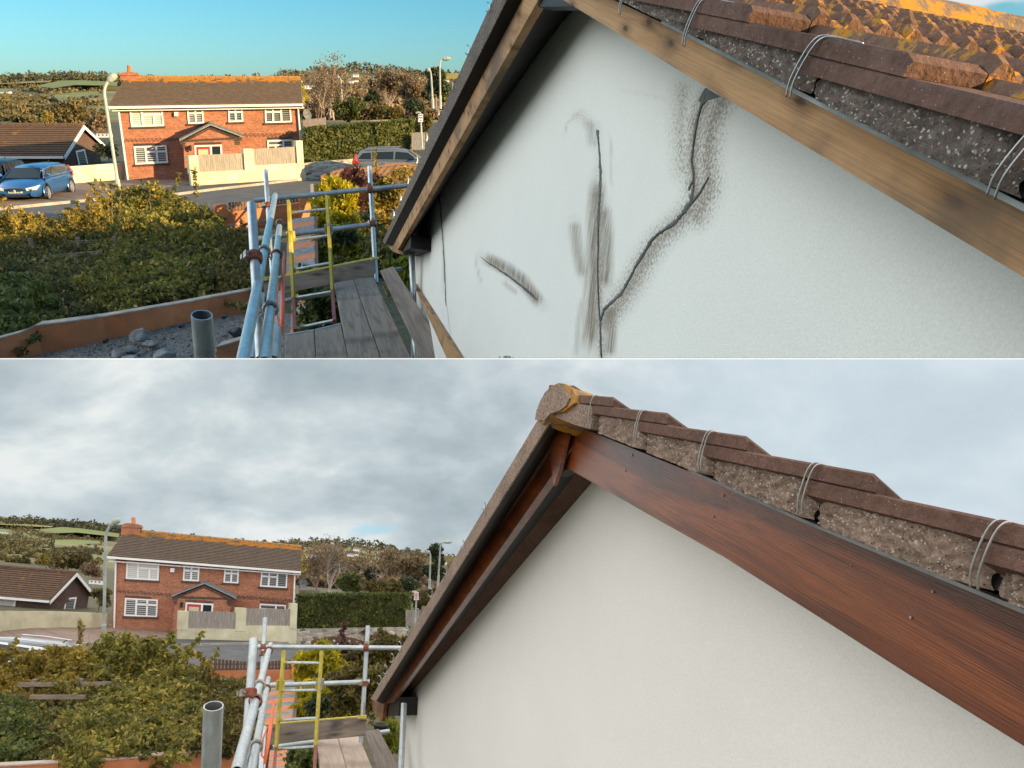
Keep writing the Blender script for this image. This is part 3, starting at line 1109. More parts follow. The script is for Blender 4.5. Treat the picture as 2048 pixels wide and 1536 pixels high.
# ------------------------------------------------------------------ houses across the road
def roof_slope(mb, a, b, c, d, n, th):
    """stepped tile courses from eave a-b up to ridge d-c"""
    nrm = (b - a).cross(d - a).normalized()
    if nrm.z < 0:
        nrm = -nrm
    for i in range(n):
        u0, u1 = i / n, (i + 1) / n
        p = [lerp(a, d, u0) + nrm * th, lerp(b, c, u0) + nrm * th, lerp(b, c, u1) + nrm * 0.004, lerp(a, d, u1) + nrm * 0.004]
        mb.hexa([q - nrm * (th + .03) for q in p], p)
    return nrm


def window(S, F, root, q, mulls, pane='dark_pane', d=0.05, fw=0.045):
    """white frame round quad q (photo px, TL TR BR BL) with bars; panes behind"""
    pts = [F.p(x, y, d) for x, y in q]
    inn = [F.p(x, y, 0.012) for x, y in q]
    ctr = (pts[0] + pts[2]) / 2
    mb = MB()
    W, Hh = (pts[1] - pts[0]).length, (pts[3] - pts[0]).length
    fu, fv = 0.075 / W, 0.075 / Hh
    back = -F.n * 0.07

    def bar(u0, v0, u1, v1):
        mb.prism(sub(pts, u0, v0, u1, v1), back)
    bar(0, 0, 1, fv)
    bar(0, 1 - fv, 1, 1)
    bar(0, fv, fu, 1 - fv)
    bar(1 - fu, fv, 1, 1 - fv)
    for kind, a, b, c in mulls:                           # ('v', u, v0, v1) or ('h', v, u0, u1)
        if kind == 'v':
            bar(a - fu * .6, max(b, fv), a + fu * .6, min(c, 1 - fv))
        else:
            bar(max(b, fu), a - fv * .55, min(c, 1 - fu), a + fv * .55)
    w = obj(S, 'window', mb, 'white_pvc', root)
    mb = MB()
    mb.prism(sub(inn, fu * .5, fv * .5, 1 - fu * .5, 1 - fv * .5), -F.n * .01)
    obj(S, 'pane', mb, pane, w)
    return w


def build_brick_house(S):
    q1 = [(253.7, 363.8), (235.5, 217), (597.5, 211.7), (604.5, 352)]
    q2 = [(225.4, 1264.6), (230.8, 1119.6), (591.8, 1145.4), (582, 1285)]
    F = Facade(S, q1, q2, 38.0, 40.6)
    P = lambda x, y, d=0.0: F.p(*z1(x, y), d)
    root = thing(S, 'brick_house', S.pick('two storey red brick house in warm sun, porch shadow across its front',
                                          'two storey red brick house with brown tiled roof under grey cloud'), 'house', F.M)
    n = F.n
    dep = 6.6
    # eave and ridge lines
    eL, eR = S.pick(((217, 211.5), (605.5, 206)), ((214.5, 1111), (602, 1141.5)))
    rL, rR = S.pick(((250, 156), (601.5, 157)), ((253, 1061.5), (602.8, 1094.6)))
    EL, ER = F.q(*eL, 0.35), F.q(*eR, 0.35)
    RL, RR = F.q(*rL, -dep / 2), F.q(*rR, -dep / 2)
    # walls: front, left side, back, right side, with gable peaks
    bl, tl, tr, br = F.bl - F.up * .6, F.tl, F.tr, F.br - F.up * .6
    mb = MB()
    back = -n * dep
    apexL = lerp(RL, RR, 0.02) - F.up * .12
    apexR = lerp(RL, RR, 0.98) - F.up * .12
    apexL = apexL - F.ex * (apexL - tl).dot(F.ex)
    apexR = apexR - F.ex * (apexR - tr).dot(F.ex)
    mb.poly([bl, br, tr, tl])
    mb.poly([bl, tl, apexL, tl + back, bl + back])
    mb.poly([br, br + back, tr + back, apexR, tr])
    mb.poly([bl + back, tl + back, tr + back, br + back])
    mb.poly([bl, bl + back, br + back, br])
    obj(S, 'wall', mb, 'brick', root)
    # roof
    mb = MB()
    roof_slope(mb, EL, ER, RR, RL, 17, 0.05)
    BL2, BR2 = EL + back - n * .7, ER + back - n * .7
    roof_slope(mb, BR2, BL2, RL, RR, 17, 0.05)
    # local frame for the lichen band: y runs up the slope
    rf = obj(S, 'roof', mb, 'house_tile', root)
    mb = MB()
    N = 26
    for i in range(N):                                    # ridge tiles
        a, b = lerp(RL, RR, i / N + .001), lerp(RL, RR, (i + 1) / N - .001)
        mb.path([a + F.up * .02, b + F.up * .02], [.11, .115], 8)
    obj(S, 'ridge_tiles', mb, 'ridge_tile', rf)
    for e, r, bk, s in ((EL, RL, BL2, 1), (ER, RR, BR2, -1)):   # bargeboards on the gable ends
        for a, b in ((e, r), (bk, r)):
            mb = MB()
            mb.prism([a - F.up * .02, b - F.up * .02, b - F.up * .2, a - F.up * .2], F.ex * .03 * s)
            obj(S, 'bargeboard', mb, 'white_pvc', root)
    # chimney
    cq = S.pick([(239.5, 157), (276, 160), (277, 150), (239.5, 150)], [(243, 1070), (279.5, 1066), (280.5, 1053), (243.5, 1053)])
    cz = -dep / 2
    c = [F.q(x, y, cz + .35) for x, y in cq]
    mb = MB()
    mb.prism([c[0] - F.up * 1.0, c[1] - F.up * 1.0, c[2], c[3]], -n * .7)
    cap = [F.q(x, y, cz + .4) for x, y in S.pick([(238, 151), (278, 151), (276, 146), (263, 143.5), (247, 144), (238.5, 147)], [(244, 1054), (282.5, 1056), (281, 1050), (270, 1047), (252, 1046), (244, 1049)])]
    mb.prism(cap, -n * .8)
    ch = obj(S, 'chimney', mb, 'brick', rf)
    a, b = S.pick(((259.2, 146), (258.6, 131)), ((267.3, 1050), (266.6, 1035)))
    a, b = F.q(*a, cz), F.q(*b, cz)
    mb = MB()
    mb.path([a - F.up * .1, a, b, b], [.13, .12, .105, .125], 10)
    obj(S, 'chimney_pot', mb, 'orange_render', ch)
    # gutter and downpipes
    mb = MB()
    g0, g1 = EL - F.up * .03, ER - F.up * .03
    mb.prism([g0, g1, g1 - F.up * .11, g0 - F.up * .11], n * .1)
    mb.prism([tl + n * .25 - F.up * .06 - F.ex * .25, tr + n * .25 - F.up * .06 + F.ex * .25, tr - F.up * .12 + n * .25 + F.ex * .25, tl + n * .25 - F.up * .12 - F.ex * .25], -n * .24)
    obj(S, 'gutter', mb, 'white_pvc', root)
    for pts in ([(150, 540), (172, 560), (262, 1224)], [(1828, 515), (1842, 540), (1866, 830), (1866, 1000)]):
        mb = MB()
        ps = [F.p(*z1(x, y), .08) for x, y in pts]
        ps[0] = ps[0] + n * .22
        mb.path(ps, .045, 8)
        obj(S, 'downpipe', mb, 'white_pvc', root)
    # windows
    A = lambda pts: [z1(*p) for p in pts]
    wl = [([(272, 550), (580, 545), (597, 708), (290, 718)], [('v', .36, 0, 1), ('h', .33, .36, 1), ('v', .71, .33, 1)], 'drawn_pane'),
          ([(808, 543), (958, 540), (970, 682), (820, 688)], [('h', .33, 0, 1), ('v', .5, 0, 1)], 'blind_pane'),
          ([(1190, 535), (1325, 532), (1335, 668), (1197, 673)], [('h', .33, 0, 1), ('v', .5, 0, 1)], 'dark_pane'),
          ([(1532, 530), (1775, 527), (1785, 672), (1537, 680)], [('v', .62, 0, 1), ('h', .33, 0, .62), ('v', .31, 0, 1)], 'dark_pane'),
          ([(312, 897), (618, 887), (635, 1050), (328, 1068)], [('v', .35, 0, 1), ('h', .33, .35, 1), ('v', .68, 0, 1)], 'blind_pane'),
          ([(1555, 840), (1795, 832), (1810, 985), (1565, 992)], [('v', .62, 0, 1), ('h', .33, 0, .62), ('v', .31, .33, 1)], 'dark_pane')]
    for q, mu, pn in wl:
        window(S, F, root, A(q), mu, pn)
        bq = [q[3], q[2]]
        (xa, ya), (xb, yb) = bq
        mb = MB()
        mb.prism([P(xa - 14, ya, .07), P(xb + 12, yb, .07), P(xb + 12, yb + 16, .07), P(xa - 14, ya + 17, .07)], -n * .075)
        obj(S, 'sill', mb, 'dark_brick', root)
    for q in ([(310, 872), (556, 866), (558, 887), (312, 895)], [(1556, 814), (1795, 806), (1796, 826), (1557, 834)]):
        mb = MB()
        N = 30
        pts = [P(x, y, .015) for x, y in q]
        for i in range(N):
            mb.prism(sub(pts, i / N, 0, (i + .62) / N, 1), -n * .02)
        obj(S, 'window_head', mb, 'dark_brick', root)
    # band of dark bricks between the storeys
    for x0, x1, ya, yb in ((225, 735, 830, 822), (1330, 1850, 783, 776)):
        mb = MB()
        N = int((x1 - x0) / 13)
        for r in range(3):
            for i in range(N):
                if (i + r) % 3 == 0 and r != 1:
                    continue
                xa, xb = x0 + (x1 - x0) * i / N, x0 + (x1 - x0) * (i + .86) / N
                y = ya + (yb - ya) * i / N + r * 12 - 4
                mb.prism([P(xa, y, .008), P(xb, y, .008), P(xb, y + 7, .008), P(xa, y + 7, .008)], -n * .012)
        obj(S, 'brick_band', mb, 'dark_brick', root)
    mb = MB()
    mb.prism([P(690, 578, .12), P(728, 577, .12), P(728, 616, .12), P(691, 617, .12)], -n * .11)
    obj(S, 'alarm_box', mb, 'white_pvc', root)
    # porch
    d = 1.35
    outline = [(795, 1240), (775, 880), (745, 842), (1025, 700), (1330, 805), (1255, 850), (1300, 930), (1305, 1230)]
    if S.k == 2:
        outline = [(795, 1240), (775, 880), (745, 842), (1025, 700), (1330, 805), (1255, 850), (1300, 930), (1305, 1230)]
    mb = MB()
    f = [P(x, y, d) for x, y in [(795, 1235), (778, 900), (778, 850), (1025, 718), (1300, 815), (1290, 930), (1305, 1230)]]
    mb.prism(f, -n * d)
    po = obj(S, 'porch', mb, 'brick', root)
    mb = MB()                                             # corbelled dark brick courses under the verge
    for (xa, ya), (xb, yb) in (((745, 842), (1025, 700)), ((1025, 700), (1330, 812))):
        N = 22
        for r in range(2):
            for i in range(N):
                t0, t1 = i / N, (i + (.55 if r == 0 else .85)) / N
                o = 8 + r * 17
                a, b = (xa + (xb - xa) * t0, ya + (yb - ya) * t0 + o), (xa + (xb - xa) * t1, ya + (yb - ya) * t1 + o)
                mb.prism([P(*a, d + .04 - r * .015), P(*b, d + .04 - r * .015), P(b[0], b[1] + 13, d + .04 - r * .015), P(a[0], a[1] + 13, d + .04 - r * .015)], -n * .05)
    for xs in ((742, 800), (1250, 1318)):
        for r in range(4):
            y = (845 if xs[0] < 900 else 815) + r * 18
            x0, x1 = (xs[0] + r * 9, xs[1] - r * 2) if xs[0] < 900 else (xs[0] + r * 4, xs[1] - r * 5)
            mb.prism([P(x0, y, d + .03), P(x1, y, d + .03), P(x1, y + 13, d + .03), P(x0, y + 13, d + .03)], -n * .05)
    mb.prism([P(800, 838, d + .01), P(1250, 810, d + .01), P(1250, 832, d + .01), P(800, 858, d + .01)], -n * .015)
    obj(S, 'brick_trim', mb, 'dark_brick', po)
    mb = MB()
    a0, a1, a2 = P(738, 838, d + .1), P(1025, 690, d + .1), P(1338, 806, d + .1)
    ins = -n * (d + .1)
    for e, r in ((a0, a1), (a2, a1)):
        mb.prism([e, r, r + ins, e + ins], F.up * .06)
    mb.path([a1 + F.up * .05, a1 + ins + F.up * .05], .07, 8)
    obj(S, 'porch_roof', mb, 'slate', po)
    mb = MB()
    for e, r in ((a0, a1), (a2, a1)):
        mb.prism([e + n * .02, r + n * .02, r - F.up * .05 + n * .02, e - F.up * .05 + n * .02], -n * .03)
    obj(S, 'verge', mb, 'lead', po)
    q = [(878, 888), (1134, 880), (1142, 1040), (886, 1050)]
    pts = [P(x, y, d + .03) for x, y in q]
    mb = MB()
    for u0, v0, u1, v1 in ((0, 0, 1, .09), (0, .09, .06, 1), (.94, .09, 1, 1), (.56, .09, .63, 1)):
        mb.prism(sub(pts, u0, v0, u1, v1), -n * .04)
    fr = obj(S, 'door_frame', mb, 'white_pvc', po)
    mb = MB()
    mb.prism(sub(pts, .06, .09, .56, 1), -n * .02)
    obj(S, 'door', mb, 'door_red', fr)
    mb = MB()
    p2 = [p + n * .012 for p in pts]
    mb.prism(sub(p2, .13, .24, .49, 1), -n * .02)
    obj(S, 'door_panel', mb, 'door_cream', fr)
    mb = MB()
    mb.prism(sub(pts, .63, .09, .94, 1), -n * .02)
    obj(S, 'pane', mb, 'car_glass', fr)
    mb = MB()
    for i in range(26):
        x0, x1 = 878 + i * 9.8, 878 + i * 9.8 + 6
        mb.prism([P(x0, 862 - i * .2, d + .015), P(x1, 862 - i * .2, d + .015), P(x1, 884 - i * .2, d + .015), P(x0, 884 - i * .2, d + .015)], -n * .02)
    obj(S, 'door_head', mb, 'dark_brick', po)
    mb = MB()
    c = P(842, 918, d + .14)
    mb.path([c + F.up * .16, c + F.up * .12, c + F.up * .1, c - F.up * .08, c - F.up * .13], [.02, .09, .08, .06, .01], 6)
    mb.tube(c + F.up * .06, c + F.up * .06 - n * .14, .015, n=6)
    obj(S, 'lantern', mb, 'black_plastic', po)
    ph = []
    # satellite dish on the right gable
    root2 = root
    c = F.q(*S.pick((612.5, 229.5), (604.5, 1167)), -2.0)
    mb = MB()
    rows = []
    ax = (n * .8 + F.ex * .5 + F.up * .2).normalized()
    u = ax.orthogonal().normalized()
    w = ax.cross(u)
    for r in (0.001, .1, .2, .28):
        rows.append([c + ax * (r * r * 1.3) + (u * math.cos(t) + w * math.sin(t)) * r for t in np.linspace(0, 2 * math.pi, 17)])
    mb.grid(rows)
    mb.tube(c, c - F.up * .3 - F.ex * .15, .025, n=6)
    mb.tube(c, c + ax * .3, .012, n=5)
    obj(S, 'satellite_dish', mb, 'slate', root2)


def build_bungalow(S):
    """brown tiled bungalow left of the brick house"""
    Z = 47.0
    gq = S.pick([(125, 308), (159, 254), (199, 292), (197, 340), (128, 345)],
                [(100, 1197), (144.5, 1148), (178, 1189.5), (174, 1228), (104, 1228)])
    P = lambda x, y, z: D(x, y, z)
    o = P(gq[0][0], gq[4][1], Z)
    root = thing(S, 'bungalow', S.pick('low brown bungalow half in shadow behind the cream wall', 'low brown bungalow with mossy tiled roof behind the pale wall under grey sky'), 'house', S.M(o))
    zs = [Z, Z + 1.2, Z + 3.2, Z + 3.2, Z]
    g = [P(x, y, z) for (x, y), z in zip(gq, zs)]
    left = (S.ex * -1 + S.ey * -0.03).normalized() * 17
    mb = MB()
    lo = S.up * -1.5
    mb.prism([g[0], g[1] - S.up * .05, g[2], g[3] + lo, g[4] + lo], left)
    obj(S, 'wall', mb, 'bungalow_brick', root)
    mb = MB()
    out = -left.normalized() * .25
    e0, r0, e1 = g[0] - S.ey * .4 - S.up * .1 + out, g[1] + S.up * .1 + out, g[2] + S.ey * .4 - S.up * .1 + out
    roof_slope(mb, e0 + left, e0, r0, r0 + left, 14, .06)
    roof_slope(mb, e1, e1 + left, r0 + left, r0, 14, .06)
    rf = obj(S, 'roof', mb, 'bungalow_tile', root)
    mb = MB()
    for i in range(36):
        a, b = r0 + left * (i / 36 + .001), r0 + left * ((i + 1) / 36 - .001)
        mb.path([a + S.up * .02, b + S.up * .02], [.11, .12], 7)
    obj(S, 'ridge_tiles', mb, 'bungalow_tile', rf)
    mb = MB()
    for e in (e0, e1):
        mb = MB()
        mb.prism([e + out * .15, r0 + out * .15, r0 - S.up * .22 + out * .15, e - S.up * .22 + out * .15], out * .15)
        obj(S, 'bargeboard', mb, 'white_pvc', root)
    mb = MB()
    mb.prism([e0, e0 + left, e0 + left - S.up * .14, e0 - S.up * .14], -S.ey * .1)
    obj(S, 'gutter', mb, 'white_pvc', root)
    base = g[0] - S.up * .2
    for t0, t1 in ((.12, .24), (.30, .52), (.62, .84)):
        a, b = base + left * t0 - S.ey * .05, base + left * t1 - S.ey * .05
        q = [b, a, a - S.up * 1.1, b - S.up * 1.1]
        mb = MB()
        for u0, v0, u1, v1 in ((0, 0, 1, .07), (0, .93, 1, 1), (0, .07, .05, .93), (.95, .07, 1, .93), (.47, .07, .53, .93)):
            mb.prism(sub(q, u0, v0, u1, v1), S.ey * .06)
        w = obj(S, 'window', mb, 'white_pvc', root)
        mb = MB()
        q2 = [p + S.ey * .02 for p in q]
        mb.prism(sub(q2, .03, .04, .97, .96), S.ey * .02)
        obj(S, 'pane', mb, 'drawn_pane', w)
    # small window low in the gable
    gx, gy = S.pick((161, 318), (136, 1212))
    gn = (g[4] - g[0]).cross(g[2] - g[0]).normalized()
    gc = hit(gx, gy, g[0], gn) + out * .35
    gd = (g[2] - g[0]).normalized()
    mb = MB()
    q = [gc - gd * .45 + S.up * .55, gc + gd * .45 + S.up * .55, gc + gd * .45 - S.up * .5, gc - gd * .45 - S.up * .5]
    for u0, v0, u1, v1 in ((0, 0, 1, .1), (0, .1, .1, 1), (.9, .1, 1, 1), (0, .9, 1, 1)):
        mb.prism(sub(q, u0, v0, u1, v1), out * .15)
    w = obj(S, 'window', mb, 'white_pvc', root)
    mb = MB()
    mb.prism(sub(q, .05, .05, .95, .95), out * .06)
    obj(S, 'pane', mb, 'dark_pane', w)


def slat_panel(mb, q, n, nrm, th=.02, gap=.1, wave=0.0, jitter=.0):
    for i in range(n):
        t = (i + .5) / n
        dv = jitter * random.random() - wave * math.sin(math.pi * t)
        mb.prism([lerp(q[0], q[1], (i + gap / 2) / n) + (q[0] - q[3]) * dv, lerp(q[0], q[1], (i + 1 - gap / 2) / n) + (q[1] - q[2]) * dv,
                  lerp(q[3], q[2], (i + 1 - gap / 2) / n), lerp(q[3], q[2], (i + gap / 2) / n)], nrm * th)


def build_front_walls(S):
    # cream wall with two timber panels in front of the house
    q1 = [z1(850, 1280), z1(825, 985), z1(1825, 845), z1(1915, 1190)]
    q2 = [z1b(770, 1290), z1b(782, 988), z1b(1825, 915), z1b(1880, 1268)]
    F = Facade(S, q1, q2, 35.2, 38.6)
    P = lambda x, y, d=0.0: F.p(*z1(x, y), d)
    root = thing(S, 'garden_wall', S.pick('cream rendered wall with piers and two timber panels in front of the sunlit brick house', 'cream rendered wall with piers and two grey timber panels below the brick house under cloud'), 'wall', F.M)
    mb = MB()
    dn = -F.up * .5
    low = [P(850, 1280) + dn, P(925, 1140), P(1350, 1117), P(1352, 1110), P(1440, 1077), P(1840, 1055), P(1915, 1040), P(1915, 1190) + dn]
    t = -F.n * .25
    mb.prism([P(840, 1140, 0), P(1350, 1116), P(1440, 1076), P(1850, 1054), P(1900, 1050), P(1915, 1190) + dn, P(850, 1280) + dn], t)
    for x0, x1, yt, yb in ((825, 912, 984, 1150), (1336, 1428, 920, 1130), (1825, 1885, 845, 1075)):
        mb.prism([P(x0, yt, .03), P(x1, yt - 2, .03), P(x1 + 14, yb, .03), P(x0 + 14, yb + 4, .03)], t * 1.3)
    obj(S, 'wall', mb, 'cream_render', root)
    for q in ([(912, 978), (1335, 962), (1350, 1130), (926, 1152)], [(1428, 922), (1825, 900), (1840, 1068), (1440, 1090)]):
        mb = MB()
        slat_panel(mb, [P(x, y, -.06) for x, y in q], 24, -F.n, .025, .08, 0, .02)
        obj(S, 'timber_panel', mb, 'silver_timber', root)
    # cream wall of the drive
    pts = S.pick([(-60, 362, 395), (0, 346, 383), (60, 340, 378), (124, 334, 373), (185, 330, 369.5), (243, 326, 366.5)],
                 [(-60, 1222, 1270), (0, 1222, 1263), (60, 1222.5, 1262), (124, 1223.5, 1262.5), (185, 1226, 1263.5), (214, 1227.5, 1264)])
    mb = MB()
    zz = [29, 32.5, 34.5, 36, 37, 38.2]
    top = [D(x, a, z) for (x, a, b), z in zip(pts, zz)]
    bot = [D(x, b, z) - S.up * .3 for (x, a, b), z in zip(pts, zz)]
    for i in range(5):
        mb.hexa([bot[i], bot[i + 1], top[i + 1], top[i]], [p + S.ey * .25 for p in (bot[i], bot[i + 1], top[i + 1], top[i])])
    single(S, 'garden_wall', S.pick('sunlit plain cream wall curving behind the blue car', 'plain pale wall at the back of the empty drive under grey sky'), 'wall', mb, 'cream_render', S.M(bot[3]))
    # stone wall under the hedge
    a = S.pick([(606, 347), (604, 326), (700, 318), (735, 316), (830, 309), (845, 336)], [(594, 1283), (593, 1258), (700, 1256), (735, 1256), (815, 1254), (826, 1284)])
    zs = [38.7, 38.7, 39.8, 40.2, 41.4, 41.4]
    f = [D(x, y, z) for (x, y), z in zip(a, zs)]
    f[0] -= S.up * .4
    f[-1] -= S.up * .4
    mb = MB()
    mb.prism(f, S.ey * .4)
    single(S, 'stone_wall', S.pick('rubble stone wall in shadow below the sunlit hedge', 'pale rubble stone wall below the clipped hedge under grey sky'), 'wall', mb, 'stone_wall', S.M(f[0]))


def box_leaves(S, c0, ex, ey, ez, n, size, mat, name, parent, bias=None):
    """leaves over the skin of a clipped block (c0 corner, edge vectors)"""
    P = []
    fx, fy, fz = ex.length, ey.length, ez.length
    areas = [(fx * fz, 0), (fx * fy, 1), (fy * fz, 2), (fy * fz, 3), (fx * fz, 4)]
    tot = sum(a for a, _ in areas)
    for a, k in areas:
        m = int(n * a / tot)
        u, v, w = rng.uniform(0, 1, m), rng.uniform(0, 1, m), rng.uniform(-.05, .13, m) ** 1
        b = np.asarray(c0)[None]
        X, Y, Z = np.asarray(ex)[None], np.asarray(ey)[None], np.asarray(ez)[None]
        w = w / {0: fy, 1: fz, 2: fx, 3: fx, 4: fy}[k]
        u, v, w = u[:, None], v[:, None], w[:, None]
        lump = 0.06 * np.sin(u * 23 + v * 9) * np.sin(v * 17 + 2)
        w = w + lump / {0: fy, 1: fz, 2: fx, 3: fx, 4: fy}[k]
        if k == 0:
            P.append(b + X * u + Z * v + Y * w)
        elif k == 1:
            P.append(b + X * u + Y * v + Z * (1 - w))
        elif k == 2:
            P.append(b + Y * u + Z * v + X * w)
        elif k == 3:
            P.append(b + Y * u + Z * v + X * (1 - w))
        else:
            P.append(b + X * u + Z * v + Y * (1 - w))
    P = np.concatenate(P)
    return leaves(S, name, leaf_quads(P, size, 1.7, bias), mat, parent)


def branches(mb, p, d, ln, r, depth, up, spread=.5, n=5, kids=(2, 4), grav=.1, shrink=.72, tips=None):
    """recursive tapering limbs"""
    pts = [p]
    q, dd = p.copy(), d.copy()
    k = 3 if depth > 1 else 2
    for i in range(k):
        dd = (dd + Vector(rng.normal(size=3) * .13) + up * grav * .4).normalized()
        q = q + dd * (ln / k)
        pts.append(q.copy())
    mb.path(pts, [r * (1 - .45 * i / k) for i in range(k + 1)], n if depth > 2 else 3, False)
    if depth == 0:
        if tips is not None:
            tips.append(q)
        return
    m = random.randint(*kids)
    for i in range(m):
        t = random.uniform(.35, 1.0) if i else 1.0
        s = pts[min(int(t * k), k)]
        e = (dd + Vector(rng.normal(size=3)) * spread + up * grav).normalized()
        branches(mb, s, e, ln * shrink * random.uniform(.8, 1.15), r * .55, depth - 1, up, spread, n, kids, grav, shrink, tips)


def bare_tree(S, label, base, h, wide, mat, trunks=1, depth=5, name='bare_tree', group=None, leaf=None, nl=0, lsize=.3):
    root = thing(S, name, label, 'tree', S.M(base), group)
    mb = MB()
    tips = []
    for t in range(trunks):
        d = (S.up + S.ex * random.uniform(-.25, .25) * (trunks > 1) + S.ey * random.uniform(-.1, .1)).normalized()
        branches(mb, base + S.ex * random.uniform(-.3, .3) * (trunks > 1) - S.up * .3, d, h * .36, h * .016, depth, S.up, wide, 6, (2, 4), .18, .7, tips)
    obj(S, 'trunk', mb, mat, root)
    if leaf:
        T = np.array([list(t) for t in tips])
        k = T[rng.integers(0, len(T), nl)] + rng.normal(size=(nl, 3)) * h * .03
        leaves(S, 'crown', leaf_quads(k, lsize, 2.2), leaf, root)
    return root


def leafy_tree(S, label, base, h, w, mat, n, size, name='tree', bark='bark', lumps=9, low=.25, group=None, bias=None, cone=False):
    root = thing(S, name, label, 'tree', S.M(base), group)
    mb = MB()
    mb.path([base - S.up * .3, base + S.up * h * .4, base + S.up * h * .85], [h * .03, h * .022, h * .006], 7)
    for i in range(6):
        a = random.uniform(0, 6.28)
        p = base + S.up * h * random.uniform(.3, .6)
        e = p + (S.ex * math.cos(a) + S.ey * math.sin(a)) * w * .35 + S.up * h * .15
        mb.path([p, lerp(p, e, .5) + S.up * h * .03, e], [h * .012, h * .008, h * .003], 5)
    obj(S, 'trunk', mb, bark, root)
    P = []
    if cone:
        for i in range(lumps):
            t = (i + random.random()) / lumps
            r = w * .5 * (1 - t) ** .8 + .05 * w
            a = random.uniform(0, 6.28)
            c = base + S.up * h * (low + (1 - low) * t) + (S.ex * math.cos(a) + S.ey * math.sin(a)) * r * .55
            P.append(clump_points(c, (r * .65, r * .65, h / lumps * 1.3 + .05 * h), int(n / lumps * (1.4 - t)) + 4, S.ex, S.ey, S.up))
    else:
        for i in range(lumps):
            a, b = random.uniform(0, 6.28), random.uniform(0, 1)
            rr = math.sqrt(random.random()) * .62
            c = base + S.up * h * (low + (1 - low) * (.2 + .62 * b * (1 - rr * .5))) + (S.ex * math.cos(a) + S.ey * math.sin(a)) * w * .5 * rr
            r = w * random.uniform(.17, .3)
            P.append(clump_points(c, (r, r, r * .8), int(n / lumps), S.ex, S.ey, S.up))
    leaves(S, 'crown', leaf_quads(np.concatenate(P), size, 1.7, bias), mat, root)
    return root


def wood_mass(S, label, name, spots, mat, size):
    """a far wood that reads as one mass; spots: (point, radius, height, leaves)"""
    P = [clump_points(p + S.up * h * .5, (r, r, h * .55), n, S.ex, S.ey, S.up, .7) for p, r, h, n in spots]
    o = leaves(S, name, leaf_quads(np.concatenate(P), size, 1.4), mat, None, S.M(S.o))
    o['kind'] = 'stuff'
    o['label'] = label
    return o


